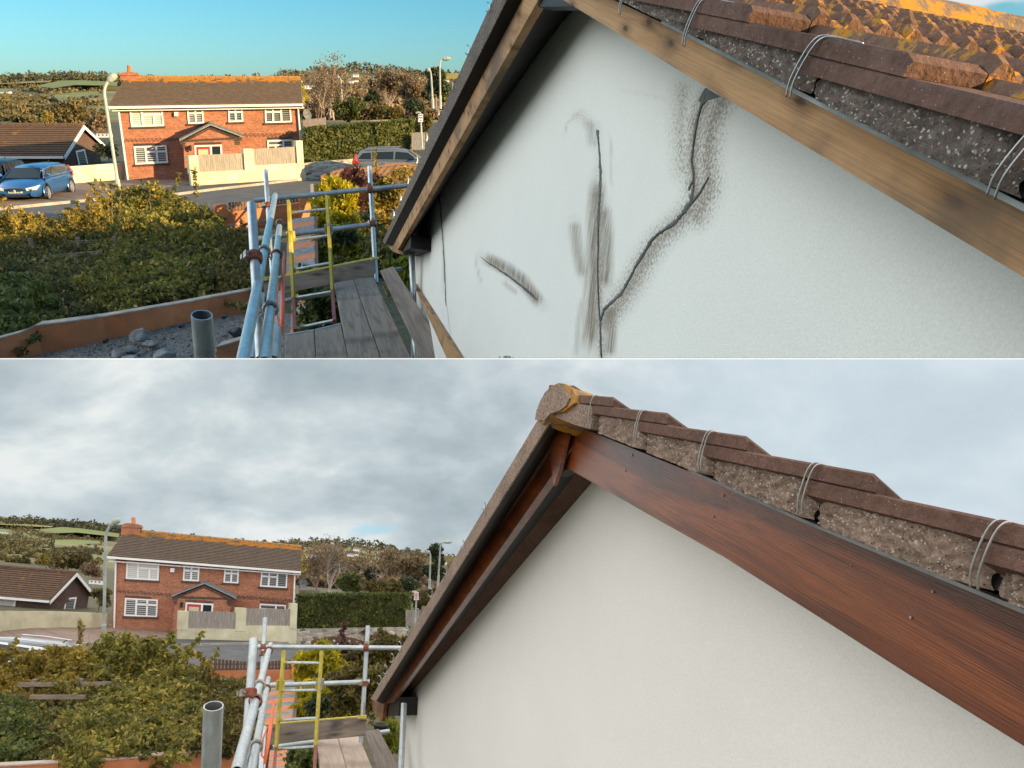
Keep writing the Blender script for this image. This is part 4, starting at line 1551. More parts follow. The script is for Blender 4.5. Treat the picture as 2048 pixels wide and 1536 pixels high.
def build_far(S):
    # woods along the skyline and hedgerows down the slopes
    sp = []
    for x in np.arange(-120, 1000, 5.5):
        v = rng.uniform(.93, 1.0)
        h = rng.uniform(4, 8) if x > 560 or x < 260 else rng.uniform(1.5, 6)
        if 690 < x < 790:
            h += 2
        sp.append((hill_pt(S, x, v), rng.uniform(2.5, 4.5), h, 46))
    for x in np.arange(-60, 250, 5):
        for v in (.86, .9, .95):
            sp.append((hill_pt(S, x + rng.uniform(-3, 3), v), rng.uniform(2.5, 4), rng.uniform(3, 7), 34))
    wood_mass(S, 'dark wooded skyline', 'woods', sp, 'wood_leaf', 1.9)
    sp = []
    lines = [[(0, 335), (200, 350), (300, 362), (480, 385), (760, 380), (900, 372)], [(0, 420), (180, 400), (300, 430), (470, 440), (500, 510)],
             [(0, 470), (200, 480), (330, 520), (460, 500)], [(0, 560), (160, 540), (330, 560), (450, 600)], [(480, 400), (620, 370), (760, 400), (860, 400)],
             [(0, 600), (120, 610), (300, 620)], [(500, 520), (640, 480), (760, 470), (900, 480)], [(470, 560), (640, 560), (800, 560), (900, 580)], [(420, 610), (600, 620), (760, 620), (880, 640)],
             [(0, 440), (180, 445), (380, 455)], [(0, 510), (160, 515), (380, 500), (460, 540)], [(120, 330), (300, 340), (420, 325)], [(500, 282), (700, 285), (900, 282), (1010, 288)]]
    for ln in lines:
        q = [z2(*p) for p in ln]
        for (xa, ya), (xb, yb) in zip(q, q[1:]):
            L = math.hypot(xb - xa, yb - ya)
            for t in np.arange(0, 1, 4.2 / L):
                x, y = xa + (xb - xa) * t, ya + (yb - ya) * t + rng.uniform(-2.5, 2.5)
                p = hill_at(S, x, min(y, 244))
                z = p.length
                sp.append((p, z * .0036 * rng.uniform(.6, 1.3), z * .0055 * rng.uniform(.5, 1.5), 26))
    wood_mass(S, 'brown hedgerows and copses between the fields', 'hedgerows', sp, 'oak_leaf', .85)
    sp = []
    for x in np.arange(560, 1000, 6):
        for y in np.arange(156, 246, 7):
            if rng.uniform() < .8:
                p = hill_at(S, x + rng.uniform(-4, 4), max(y, ridge_y(x) + 2))
                z = p.length
                sp.append((p, z * .006 * rng.uniform(.6, 1.2), z * .009 * rng.uniform(.6, 1.4), 30))
    wood_mass(S, 'brown winter woodland on the hillside behind the gardens', 'woods', sp, 'russet_leaf', 1.2)
    # far houses
    for i, (x, y, wpx, hpx, z, lab) in enumerate([(711, 150, 11, 7, 420, 'small white house high on the wooded hillside'), (620, 172, 22, 10, 190, 'pale gabled house roof beyond the brick house'),
                                                  (700, 163, 12, 6, 330, 'white house among trees below the hilltop'), (712, 161, 8, 5, 335, 'little white cottage among the hillside trees'),
                                                  (9, 184, 18, 4, 330, 'long low white farm building far out in the fields'), (205, 268, 26, 12, 64, 'white outbuilding between the bungalow and the brick house'),
                                                  (893, 161, 10, 6, 300, 'white house beside the tall street lamp on the hill')]):
        c = S.W(x, y, z)
        w, h = wpx / FPX * z, hpx / FPX * z
        root = thing(S, 'far_house', lab + ' ' + S.when, 'house', S.M(c))
        mb = MB()
        e = S.ex * w * .5
        u = S.up * h * .55
        k = S.ey * w * .5
        mb.prism([c - e - u, c + e - u, c + e + u * .2, c - e + u * .2], k)
        obj(S, 'wall', mb, 'white_pvc', root)
        mb = MB()
        ov = 1.06
        mb.prism([c - e * ov + u * .2 - k * .06, c - e * ov + u + k * .5, c - e * ov + u * .2 + k * 1.06], e * 2 * ov)
        obj(S, 'roof', mb, 'bungalow_tile' if i % 2 else 'slate', root)
        for t in (-.6, 0, .6):
            mb = MB()
            mb.prism([c + e * (t - .12) - u * .5 - k * .01, c + e * (t + .12) - u * .5 - k * .01, c + e * (t + .12) - u * .05 - k * .01, c + e * (t - .12) - u * .05 - k * .01], k * .02)
            obj(S, 'window', mb, 'dark_pane', root)
    W = S.W
    # garden trees beyond the hedge
    bare_tree(S, 'bare birch with pale forked trunks beyond the hedge ' + S.when, W(662, 247, 62), 5.4, .42, 'birch_bark', 3, 5, 'birch_tree', None, 'russet_leaf', 2600, .16)
    bare_tree(S, 'bare pinkish tree beside the gable of the brick house ' + S.when, W(637, 246, 66), 5.0, .5, 'twig_bark', 2, 5, 'bare_tree', None, 'russet_leaf', 2600, .16)
    bare_tree(S, 'pale leafless apple tree above the hedge ' + S.when, W(772, 232, 66), 3.2, .7, 'birch_bark', 1, 5, 'apple_tree')
    bare_tree(S, 'broad golden brown leafless tree below the hilltop ' + S.when, W(818, 216, 95), 4.9, .62, 'twig_bark', 2, 6, 'bare_tree', None, 'russet_leaf', 5000, .3)
    bare_tree(S, 'narrower brown leafless tree beside the broad golden one ' + S.when, W(775, 212, 105), 5.0, .6, 'twig_bark', 2, 6, 'bare_tree', None, 'russet_leaf', 4500, .3)
    leafy_tree(S, 'round dark evergreen tree over the hedge ' + S.when, W(747, 222, 72), 2.2, 1.7, 'pine_leaf', 2200, .22, 'evergreen_tree', lumps=8, low=.05)
    leafy_tree(S, 'spreading laurel behind the middle of the hedge ' + S.when, W(702, 250, 60), 2.3, 2.9, 'hedge_leaf', 2600, .2, 'laurel', lumps=10, low=.02)
    leafy_tree(S, 'yellow green shrub under the apple tree ' + S.when, W(757, 243, 60), 1.5, 1.9, 'olive_leaf', 1500, .18, 'shrub', lumps=8, low=.02)
    leafy_tree(S, 'olive shrub near the far street sign ' + S.when, W(790, 244, 58), 1.5, 1.8, 'olive_leaf', 1500, .18, 'shrub', lumps=8, low=.02)
    leafy_tree(S, 'dark pointed conifer beside the tall street lamp ' + S.when, W(872, 214, 88), 5.4, 3.2, 'pine_leaf', 4600, .30, 'conifer', lumps=13, low=.04)
    leafy_tree(S, 'bushy green tree at the edge of the tiled verge ' + S.when, W(889, 216, 105), 4.2, 3.2, 'hedge_leaf', 1800, .4, 'tree', lumps=8, low=.05)
    leafy_tree(S, 'tall clipped garden bush behind the street sign ' + S.when, W(852, 275, 52), 2.0, 1.7, 'olive_leaf', 2200, .17, 'shrub', lumps=9, low=.02)
    leafy_tree(S, 'dark hedge bush below the two street lamps ' + S.when, W(830, 232, 66), 1.5, 2.6, 'pine_leaf', 2000, .2, 'shrub', lumps=9, low=.02)
    leafy_tree(S, 'brown oak behind the bungalow roof ' + S.when, W(148, 252, 118), 4.2, 6.6, 'oak_leaf', 3000, .42, 'oak_tree', lumps=12, low=.04)
    leafy_tree(S, 'russet bush between bungalow and brick house ' + S.when, W(196, 262, 75), 1.6, 2.7, 'russet_leaf', 1400, .25, 'shrub', lumps=8, low=.02)
    leafy_tree(S, 'small yellow tree over the bungalow ridge ' + S.when, W(98, 250, 110), 2.0, 2.3, 'golden_leaf', 700, .3, 'tree', lumps=6, low=.02)
    leafy_tree(S, 'dark yew beside the brick house wall ' + S.when, W(219, 325, 47), 1.6, 1.5, 'dark_leaf', 1200, .14, 'shrub', lumps=7, low=.02)
    leafy_tree(S, 'small golden conifer behind the brick house ' + S.when, W(608, 205, 85), 1.9, 1.0, 'gold_conifer', 500, .2, 'conifer', lumps=6, low=.05, cone=True)
    # clipped hedge over the stone wall
    z0, z1_ = 38.9, 41.6
    hq = S.pick([(607, 330), (605, 258), (824, 247), (824, 308)], [(594, 1262), (593, 1190), (814, 1199), (815, 1255)])
    a, b = D(*hq[0], z0), D(*hq[3], z1_)
    t = D(*hq[1], z0)
    root = thing(S, 'hedge', 'clipped green hedge along the stone wall ' + S.when, 'hedge', S.M(a))
    mb = MB()
    ex, ez = b - a, t - a
    ex = ex - S.ey * .0
    ey = S.ey * 1.3
    i = .06
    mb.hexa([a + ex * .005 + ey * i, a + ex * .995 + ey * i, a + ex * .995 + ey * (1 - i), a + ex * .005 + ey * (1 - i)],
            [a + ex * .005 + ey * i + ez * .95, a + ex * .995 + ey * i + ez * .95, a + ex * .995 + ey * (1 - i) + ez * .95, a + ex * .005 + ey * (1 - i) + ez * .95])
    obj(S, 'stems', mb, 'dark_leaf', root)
    box_leaves(S, a, ex, ey, ez, 17000, .13, 'hedge_leaf', 'foliage', root)
    # pale garden fence beside the hedge and the timber fence behind it
    q = S.pick([(823, 266), (850, 265), (850, 300), (823, 300)], [(811, 1220), (838, 1222), (838, 1254), (811, 1252)])
    root = thing(S, 'garden_fence', 'upright board fence behind the street sign ' + S.when, 'fence', S.M(D(*q[3], 41)))
    mb = MB()
    slat_panel(mb, [D(x, y, 41.2) for x, y in q], 8, S.ey, .03, .12, 0, .03)
    obj(S, 'board_panel', mb, 'silver_timber', root)
    q = S.pick([(606, 239), (652, 236), (652, 252), (606, 256)], [(598, 1180), (640, 1181), (640, 1196), (598, 1192)])
    root = thing(S, 'garden_fence', 'low pale fence between the brick house and the hedge ' + S.when, 'fence', S.M(D(*q[3], 46)))
    mb = MB()
    slat_panel(mb, [D(x, y, 46) for x, y in q], 16, S.ey, .03, .12, 0, .05)
    obj(S, 'board_panel', mb, 'silver_timber', root)
    mb = MB()
    q = S.pick([(740, 241), (775, 240), (780, 244), (780, 246), (742, 246)], [(736, 1193), (765, 1192), (771, 1197), (771, 1199), (736, 1199)])
    mb.prism([D(x, y, 47) for x, y in q], S.ey * 1.6)
    single(S, 'shed', 'flat grey shed roof peeping over the hedge ' + S.when, 'shed', mb, 'silver_timber', S.M(D(*q[0], 47)))


def street_lamp(S, label, base, elbow, head, z, zh, r, head_len, arm=None):
    root = thing(S, 'street_lamp', label, 'lamp', S.M(D(*base, z)), 'street lamps ' + S.when)
    b, e, h = D(*base, z), D(*elbow, z), D(*head, zh)
    mb = MB()
    d = (b - e).normalized()
    mb.path([b + d * .3, b, lerp(b, e, .25), lerp(b, e, .26), e], [r * 1.25, r * 1.25, r * 1.2, r * .85, r * .75], 10)
    out = (h - e)
    pts = [e]
    for t in (.25, .5, .75, 1):
        pts.append(e - d * .28 * math.sin(t * math.pi / 2) * (r / .06) + out * (1 - math.cos(t * math.pi / 2)) * .6)
    mb.path(pts, r * .72, 8)
    obj(S, 'post', mb, 'lamp_metal', root)
    mb = MB()
    p = pts[-1]
    o = out.normalized()
    L = head_len
    s = o.cross(S.up).normalized()
    mb.path([p - o * .05, p + o * L * .15 + S.up * .01, p + o * L * .6, p + o * L * .95 - S.up * .02, p + o * L], [r * .6, r * 1.5, r * 1.8, r * 1.3, r * .3], 9)
    obj(S, 'lamp_head', mb, 'lamp_metal', root)


def build_street(S):
    street_lamp(S, 'grey green street lamp with curved arm before the brick house ' + S.when, *S.pick(((243, 416), (209, 190), (226, 174)), ((206.5, 1308), (211.5, 1076), (228, 1063.5))), 29.0, 29.0, .075, .42)
    street_lamp(S, 'tallest thin street lamp beside the dark conifer ' + S.when, *S.pick(((881, 212), (879.5, 130), (890, 128)), ((876, 1170), (880.6, 1095), (892, 1094))), 70, 70, .10, .75)
    street_lamp(S, 'shorter thin street lamp beside the tallest one ' + S.when, *S.pick(((866, 212), (862.5, 153), (859, 151)), ((859, 1172), (861, 1117), (857, 1115))), 74, 74, .11, .3)
    street_lamp(S, 'far thin street lamp among the bare birches ' + S.when, *S.pick(((684, 200), (682, 163), (677, 162)), ((679, 1142), (680.5, 1107), (676, 1106))), 110, 110, .12, .5)
    # speed sign on its own lamp column
    base, top = S.pick(((844, 290), (841, 226)), ((831, 1238), (833.5, 1184)))
    z = 39.5
    root = thing(S, 'street_sign', 'white street sign with red rings on a thin grey post ' + S.when, 'sign', S.M(D(*base, z)))
    b, t = D(*base, z), D(*top, z)
    mb = MB()
    mb.path([b - S.up * .2, t], [.05, .045], 8)
    arm = D(top[0] - 9, top[1], z)
    mb.path([t, t + (arm - t) * .4 + S.up * .03, arm], [.045, .05, .05], 7)
    obj(S, 'post', mb, 'lamp_metal', root)
    cx, cy = S.pick((841.5, 236), (833, 1192))
    mb = MB()
    f = -S.ey * .08
    q = [D(cx - 4.8, cy - 8, z) + f, D(cx + 4.8, cy - 8, z) + f, D(cx + 4.8, cy + 8, z) + f, D(cx - 4.8, cy + 8, z) + f]
    mb.prism(q, S.ey * .03)
    pl = obj(S, 'sign_plate', mb, 'sign_white', root)
    for u, v in ((.3, .22), (.7, .22), (.3, .52), (.7, .52)):
        c = lerp(lerp(q[0], q[1], u), lerp(q[3], q[2], u), v) - S.ey * .004
        mb = MB()
        mb.path([c + S.ex * .05 * math.cos(t) + S.up * .05 * math.sin(t) for t in np.linspace(0, 6.28, 13)], .012, 5)
        obj(S, 'ring', mb, 'sign_red', pl)
    c = lerp(lerp(q[0], q[1], .5), lerp(q[3], q[2], .5), .83) - S.ey * .004
    mb = MB()
    mb.box(c, S.ex * .06, S.ey * .004, S.up * .018)
    obj(S, 'arrow', mb, 'sign_dark', pl)


for S in VIEWS:
    build_brick_house(S)
    build_bungalow(S)
    build_front_walls(S)
    build_far(S)
    build_street(S)


# ------------------------------------------------------------------ the gable beside the camera
GABLE = {
    1: dict(j0=(1378, 65.7, 1.20), j1=(2008.9, 345.7, 0.617), k0=2.0, k1=4.0, left=(765, 483, 7.0), kap=-2.70, r=(3.36, -0.035, 1.0),
            barge_top=[(1190, -18), (1340, 53.6), (1606, 193.6), (2048, 420), (2300, 549)], barge_low=[(1126, 0), (1340, 129.6), (1665, 325), (2048, 555), (2300, 706)],
            out=[(990, -10), (765, 483)], mort=[(1018, -10), (770, 488)], dark=[(1049, -10), (786, 492)], bar=[(1082, -10), (793, 504)],
            wall=[(1160, 0), (1149, 17), (1118, 51), (1002, 211), (925, 320), (822, 468)], corner=(822, 760), top=-30, bottom=760),
    2: dict(j0=(1182.5, 833.5, 1.90), j1=(1955, 1138, 0.768), k0=0.0, k1=4.0, left=(757, 1352, 6.6), kap=-1.40, r=(3.36, 1.95, 1.0),
            barge_top=[(1156, 853), (1404.8, 953.8), (1601.8, 1041.8), (2048, 1226), (2300, 1330)], barge_low=[(1133, 935.4), (1274.5, 1016), (1472.8, 1128), (1787, 1330), (2048, 1492), (2300, 1650)],
            out=[(1092, 812), (741, 1398)], mort=[(1105, 835), (752, 1402)], dark=[(1132, 842), (767, 1408)], bar=[(1150, 886), (785, 1404)],
            wall=[(1182, 940), (1164, 957), (1086.7, 1045), (977.5, 1177), (854, 1326), (800, 1394)], corner=(799, 1600), top=930, bottom=1600),
}


class Gable:
    def __init__(s, S):
        g = GABLE[S.k]
        s.g, s.S = g, S
        a, b = D(*g['j0']), D(*g['j1'])
        s.step = (b - a) / (g['k1'] - g['k0'])
        s.J0 = a - s.step * g['k0']
        s.A = s.J(g['kap'])
        l = D(*g['left'])
        n = s.step.cross(l - s.A).normalized()
        s.n = n if n.x > 0 else -n                        # away from the viewer, into the house
        s.t = s.n.cross(s.step).normalized()
        s.t = s.t if s.t.z > 0 else -s.t
        r = Vector((1, 0, 0)) * g['r'][0] + FWD * g['r'][2] - UPC * g['r'][1]
        s.r = r.normalized()

    def J(s, k, w=0.0, h=0.0):                            # along the verge, into the roof, up
        p = s.J0 + s.step * k
        if w:
            p = p + s.r * w
        if h:
            p = p + s.t * h
        return p

    def o(s, x, y, off=0.0):                              # pixel on the verge plane moved in by off
        return hit(x, y, s.A + s.n * off, s.n)


def ln(pts, t):
    """point at parameter t along a polyline of pixels, by x for long ones"""
    n = len(pts) - 1
    u = t * n
    i = min(int(u), n - 1)
    return lerp(Vector(pts[i]), Vector(pts[i + 1]), u - i)


def seg_dist(x, y, pl):
    best, bs, side = 1e9, 0, 0
    acc = 0
    tot = sum(math.hypot(b[0] - a[0], b[1] - a[1]) for a, b in zip(pl, pl[1:]))
    for a, b in zip(pl, pl[1:]):
        dx, dy = b[0] - a[0], b[1] - a[1]
        L2 = dx * dx + dy * dy
        t = max(0, min(1, ((x - a[0]) * dx + (y - a[1]) * dy) / L2))
        px, py = a[0] + dx * t, a[1] + dy * t
        d = math.hypot(x - px, y - py)
        if d < best:
            L = math.sqrt(L2)
            best, bs = d, (acc + t * L) / tot
            side = 1 if (dx * (y - a[1]) - dy * (x - a[0])) > 0 else -1
        acc += math.sqrt(L2)
    return best, bs, side


def z8(x, y):
    return 820 + x / 2.86, 180 + y / 2.86


CRACKS = [([(1690, 25), (1660, 110), (1640, 180), (1622, 300), (1610, 400), (1622, 480), (1620, 560), (1605, 640), (1560, 708), (1500, 772), (1420, 822), (1380, 862), (1340, 930), (1290, 1010),
            (1250, 1090), (1210, 1162), (1150, 1218), (1110, 1255), (1088, 1325)], [24, 20, 19, 18, 19, 17, 16, 26, 32, 26, 22, 22, 21, 21, 20, 22, 20, 18, 12]),
          ([(1706, 498), (1660, 585), (1600, 660)], [10, 14, 18]),
          ([(1592, 575), (1605, 540), (1618, 520)], [12, 16, 8]),
          ([(1073, 228), (1078, 300), (1086, 400), (1090, 480), (1088, 560), (1080, 680), (1076, 780), (1075, 900), (1072, 1000), (1074, 1120), (1080, 1240), (1088, 1330), (1090, 1430), (1094, 1545)], [18, 9, 13, 17, 20, 19, 15, 9, 7, 7, 9, 14, 11, 12]),
          ([(166, 588), (176, 720), (188, 850), (196, 1000), (206, 1236)], [16, 7, 6, 8, 8]),
          ([(405, 953), (440, 985), (470, 1002), (560, 1062), (640, 1122), (690, 1165), (727, 1202)], [4, 6, 10, 13, 17, 18, 5])]
# smears of old filler: polyline, reach on one side, on the other, strength
SMEARS = [([(1078, 480), (1060, 700), (1052, 900), (1045, 1120), (1030, 1400), (1015, 1530)], 60, 62, 1.0), ([(1112, 640), (1125, 850), (1125, 1000), (1115, 1150)], 66, 50, .95),
          ([(945, 740), (950, 860), (975, 1000), (1000, 1080)], 46, 46, .75), ([(985, 1180), (965, 1300), (945, 1540)], 18, 24, .45), ([(1150, 1230), (1150, 1400), (1140, 1530)], 60, 45, .85),
          ([(410, 950), (560, 1025), (640, 1085), (760, 1240)], 46, 46, 1.0), ([(530, 1090), (560, 1120), (620, 1165)], 24, 18, .45), ([(385, 930), (380, 1000), (408, 1110)], 9, 9, .4),
          ([(1020, 170), (1040, 230), (1050, 330)], 45, 30, .45), ([(880, 270), (900, 190), (950, 140), (1010, 110)], 8, 8, .35), ([(1140, 230), (1155, 400), (1150, 560)], 8, 8, .3), ([(171, 600), (190, 880), (200, 1200)], 12, 14, .35)]
SPECKS = [([(1690, 60), (1640, 180), (1620, 400), (1640, 640), (1560, 740), (1430, 850), (1340, 980), (1270, 1110), (1180, 1240), (1100, 1330)], 120, 1.0), ([(1800, 30), (1720, 200), (1700, 400), (1710, 560), (1640, 720)], 130, 1.0),
          ([(1560, 0), (1545, 200), (1560, 460)], 110, .7), ([(1075, 200), (1080, 500)], 40, .4), ([(1080, 560), (1080, 800), (1080, 1100), (1095, 1540)], 55, .8), ([(960, 150), (1050, 200)], 60, .45), ([(450, 970), (700, 1170)], 40, .6), ([(1210, 0), (1500, 60)], 26, .25)]


def build_gable(S):
    G = Gable(S)
    g = G.g
    M = frame(G.A, G.step.normalized(), G.t)
    root = thing(S, 'bungalow_gable', S.pick('white rendered gable end with long dark cracks and bare timber bargeboards', 'freshly rendered cream gable end with dark stained timber bargeboards'), 'house', M)
    OFFB, OFFW = S.pick((.05, .24), (.10, .29))
    # ---- wall
    wy = lambda x: float(np.interp(x, [p[0] for p in reversed(g['wall'])], [p[1] for p in reversed(g['wall'])]))
    by = lambda x: float(np.interp(x, [p[0] for p in g['barge_low']], [p[1] for p in g['barge_low']])) - S.pick(14, 40)
    xl, xa = g['wall'][-1][0], g['wall'][0][0]
    dx = 5.0 if S.k == 1 else 14.0
    xs = list(np.arange(xl, 2110, dx))
    NY = 150 if S.k == 1 else 40
    rows, pix = [], []
    for x in xs:
        yt = wy(x) if x < xa else by(x)
        xb = x + (g['corner'][0] - xl) * 0
        col, pc = [], []
        for j in range(NY + 1):
            t = j / NY
            y = yt + (g['bottom'] - yt) * t
            col.append(G.o(x, y, OFFW))
            pc.append((x, y))
        rows.append(col)
        pix.append(pc)
    mb = MB()
    mb.grid(rows)
    wall = obj(S, 'gable_wall', mb, S.pick('cracked_render', 'fresh_render'), root, None, True)
    if S.k == 1:
        Pq = [p for pc in pix for p in pc]
        sm, sk = np.zeros(len(Pq)), np.zeros(len(Pq))
        lines = [([z8(*p) for p in pl], a / 2.86, b / 2.86, s) for pl, a, b, s in SMEARS]
        spk = [([z8(*p) for p in pl], a / 2.86, s) for pl, a, s in SPECKS]
        for i, (x, y) in enumerate(Pq):
            if x > 1500 or x < 860:
                continue
            for pl, a, b, s in lines:
                d, t, side = seg_dist(x, y, pl)
                w = a if side > 0 else b
                if d < w:
                    e = min(1, t / .12, (1 - t) / .12) if len(pl) > 2 else 1
                    sm[i] = max(sm[i], s * (1 - (d / w) ** 1.6) * max(e, .15))
            for pl, a, s in spk:
                d, t, side = seg_dist(x, y, pl)
                if d < a:
                    sk[i] = max(sk[i], s * (1 - d / a))
        hz = Vector((0, 0, 1)).cross(G.n).normalized()
        vt = G.n.cross(hz)
        at = wall.data.attributes.new('wall_position', 'FLOAT_VECTOR', 'POINT')
        at.data.foreach_set('vector', np.array([(p.dot(hz), p.dot(vt), 0) for r_ in rows for p in r_], dtype=np.float32).ravel())
        for nm, arr in (('smear', sm), ('speckle', sk)):
            at = wall.data.attributes.new(nm, 'FLOAT', 'POINT')
            at.data.foreach_set('value', arr.astype(np.float32))
        for pl, wd in CRACKS:
            mb = MB()
            q = [z8(*p) for p in pl]
            L, R_ = [], []
            pts, ws = [], []
            for i in range(len(q) - 1):                    # resample with a ragged edge
                for t in np.linspace(0, 1, 7)[:-1]:
                    pts.append((q[i][0] + (q[i + 1][0] - q[i][0]) * t, q[i][1] + (q[i + 1][1] - q[i][1]) * t))
                    ws.append((wd[i] + (wd[i + 1] - wd[i]) * t) / 2.86 * .62 * random.uniform(.6, 1.25))
            pts.append(q[-1])
            ws.append(wd[-1] / 2.86 * .3)
            for i, (x, y) in enumerate(pts):
                a, b = pts[max(i - 1, 0)], pts[min(i + 1, len(pts) - 1)]
                tx, ty = b[0] - a[0], b[1] - a[1]
                l = math.hypot(tx, ty)
                nx, ny = -ty / l, tx / l
                jx = random.uniform(-.7, .7)
                L.append((x + nx * (ws[i] + jx), y + ny * (ws[i] + jx)))
                R_.append((x - nx * (ws[i] - jx), y - ny * (ws[i] - jx)))
            mb.grid([[G.o(*p, OFFW + .001) for p in L], [G.o(*p, OFFW - .003) for p in pts], [G.o(*p, OFFW + .001) for p in R_]])
            obj(S, 'crack_filler', mb, 'filler', wall)
        mb = MB()
        mb.poly([G.o(*z8(*p), OFFW - .002) for p in ((1650, 60), (1668, 20), (1690, -14), (1770, 38), (1720, 52), (1700, 55), (1676, 82))])
        obj(S, 'crack_filler', mb, 'filler', wall)
        mb = MB()
        mb.poly([G.o(*z8(*p), OFFW - .002) for p in ((192, 1245), (212, 1240), (222, 1330), (230, 1392), (205, 1392), (192, 1330))])
        obj(S, 'filler_patch', mb, 'white_pvc', wall)
    # side return of the wall at the far corner
    c0, c1 = G.o(*g['wall'][-1], OFFW), G.o(g['corner'][0], g['corner'][1], OFFW)
    mb = MB()
    mb.prism([c0, c1, c1 + G.n * .2 + G.r * 0, c0 + G.n * .2], G.n * .3)
    obj(S, 'side_wall', mb, S.pick('cracked_render', 'fresh_render'), root)
    # ---- right bargeboard, lead strip, soffit
    bt = [G.o(*p, OFFB) for p in g['barge_top']]
    top_pts = [G.o(*ln(g['barge_top'], t), OFFB) for t in np.linspace(0, 1, 9)]
    low_pts = [G.o(*ln(g['barge_low'], t), OFFB) for t in np.linspace(0, 1, 9)]
    th = G.n * .03
    mb = MB()
    for i in range(8):
        mb.hexa([top_pts[i], top_pts[i + 1], low_pts[i + 1], low_pts[i]], [p + th for p in (top_pts[i], top_pts[i + 1], low_pts[i + 1], low_pts[i])])
    bm_ = S.pick('raw_timber', 'stained_timber')
    obj(S, 'bargeboard', mb, bm_, root)
    if S.k == 2:                                           # no band painted; the overhang itself shades the top of the board
        pass
    mb = MB()
    for i in range(8):
        a, b = low_pts[i] + th, low_pts[i + 1] + th
        up = G.t * S.pick(.016, .07)
        mb.hexa([a + up, b + up, b + up + G.n * (OFFW - .07), a + up + G.n * (OFFW - .07)], [p + G.t * .012 for p in (a + up, b + up, b + up + G.n * (OFFW - .07), a + up + G.n * (OFFW - .07))])
    obj(S, 'soffit', mb, 'soffit_black', root)
    mb = MB()
    fl = [G.o(*ln(g['barge_top'], t), OFFB - .012) for t in np.linspace(.22, 1, 12)]
    for a, b in zip(fl, fl[1:]):
        mb.hexa([a + G.t * .004, b + G.t * .004, b - G.t * .0012, a - G.t * .0012], [p + G.n * .011 for p in (a + G.t * .004, b + G.t * .004, b - G.t * .0012, a - G.t * .0012)])
    obj(S, 'flashing', mb, 'lead', root)
    # ---- left side: mortar edge, dark undercloak, bargeboard, soffit
    N = 10
    def line(key, off, e0=0.0, e1=1.0):
        a, b = g[key]
        A_, B_ = G.o(*a, off), G.o(*b, off)
        return [lerp(A_, B_, t) for t in np.linspace(e0, e1, N + 1)]
    Lo, Lm = line('out', 0), line('mort', 0)
    Ld, Lb = line('dark', OFFB), line('bar', OFFB)
    mb = MB()
    for i in range(N):
        mb.hexa([Lo[i], Lo[i + 1], Lm[i + 1], Lm[i]], [p + G.n * .006 for p in (Lo[i], Lo[i + 1], Lm[i + 1], Lm[i])])
    obj(S, 'verge_mortar', mb, S.pick('old_mortar', 'mortar'), root)
    mb = MB()
    for i in range(N):
        mb.hexa([Lm[i] + G.n * .003, Lm[i + 1] + G.n * .003, Ld[i + 1] - G.n * .002, Ld[i] - G.n * .002], [p + G.n * .03 + G.t * .01 for p in (Lm[i], Lm[i + 1], Ld[i + 1], Ld[i])])
    obj(S, 'undercloak', mb, 'soffit_black', root)
    mb = MB()
    for i in range(N):
        mb.hexa([Ld[i], Ld[i + 1], Lb[i + 1], Lb[i]], [p + th for p in (Ld[i], Ld[i + 1], Lb[i + 1], Lb[i])])
    obj(S, 'bargeboard', mb, bm_, root)
    wl = [G.o(*p, OFFW - .004) for p in (ln(g['wall'][1:], t) for t in np.linspace(0, 1, N + 1))]
    # wall pixels give the far edge of the soffit; walk it in step with the board's foot
    mb = MB()
    lb2 = [p + th for p in Lb]
    for i in range(N):
        a, b, c, d = lb2[i], lb2[i + 1], wl[i + 1], wl[i]
        mb.hexa([a, b, c, d], [p + G.t * .02 + G.n * .012 for p in (a, b, c, d)])
    obj(S, 'soffit', mb, 'soffit_black', root)
    # boxed end at the eave and the tail of the board
    mb = MB()
    e = S.pick([(770, 486), (790, 494), (822, 468), (822, 490), (800, 505), (785, 503)], [(752, 1402), (785, 1404), (800, 1394), (798, 1430), (768, 1432)])
    boxq = S.pick([(793, 500), (822, 470), (821, 496), (800, 507)], [(768, 1406), (799, 1394), (797, 1431), (770, 1432)])
    q = [G.o(*p, OFFB + .035) for p in boxq]
    mb.prism(q, G.n * (OFFW - OFFB - .03))
    obj(S, 'box_end', mb, 'soffit_black', root)
    mb = MB()
    tl = S.pick([(772, 489), (790, 492), (800, 508), (786, 503)], [(745, 1402), (769, 1404), (764, 1443), (745, 1420)])
    mb.prism([G.o(*p, OFFB - .006) for p in tl], G.n * .034)
    obj(S, 'board_tail', mb, bm_, root)
    # ---- right verge: mortar bed in lumps between the clips
    mb = MB()
    J_at = lambda k: G.J(k)
    nb = 9
    ks = [g['kap'] + .15] + [k for k in range(math.ceil(g['kap'] + .3), 6)]
    # barge top edge as a 3-D polyline parameterised along the verge
    bl3 = [G.o(*ln(g['barge_top'], t), .004) for t in np.linspace(0, 1, 40)]
    sl_ = G.step.length
    kk = [(p - G.J0).dot(G.step) / sl_ ** 2 for p in bl3]
    def low_at(k):
        k2 = min(max(k, min(kk)), max(kk))
        i = max(0, min(len(kk) - 2, int(np.searchsorted(kk, k2)) - 1))
        t = (k2 - kk[i]) / (kk[i + 1] - kk[i] + 1e-9)
        p = lerp(bl3[i], bl3[i + 1], t)
        return (p - G.J0).dot(G.t)
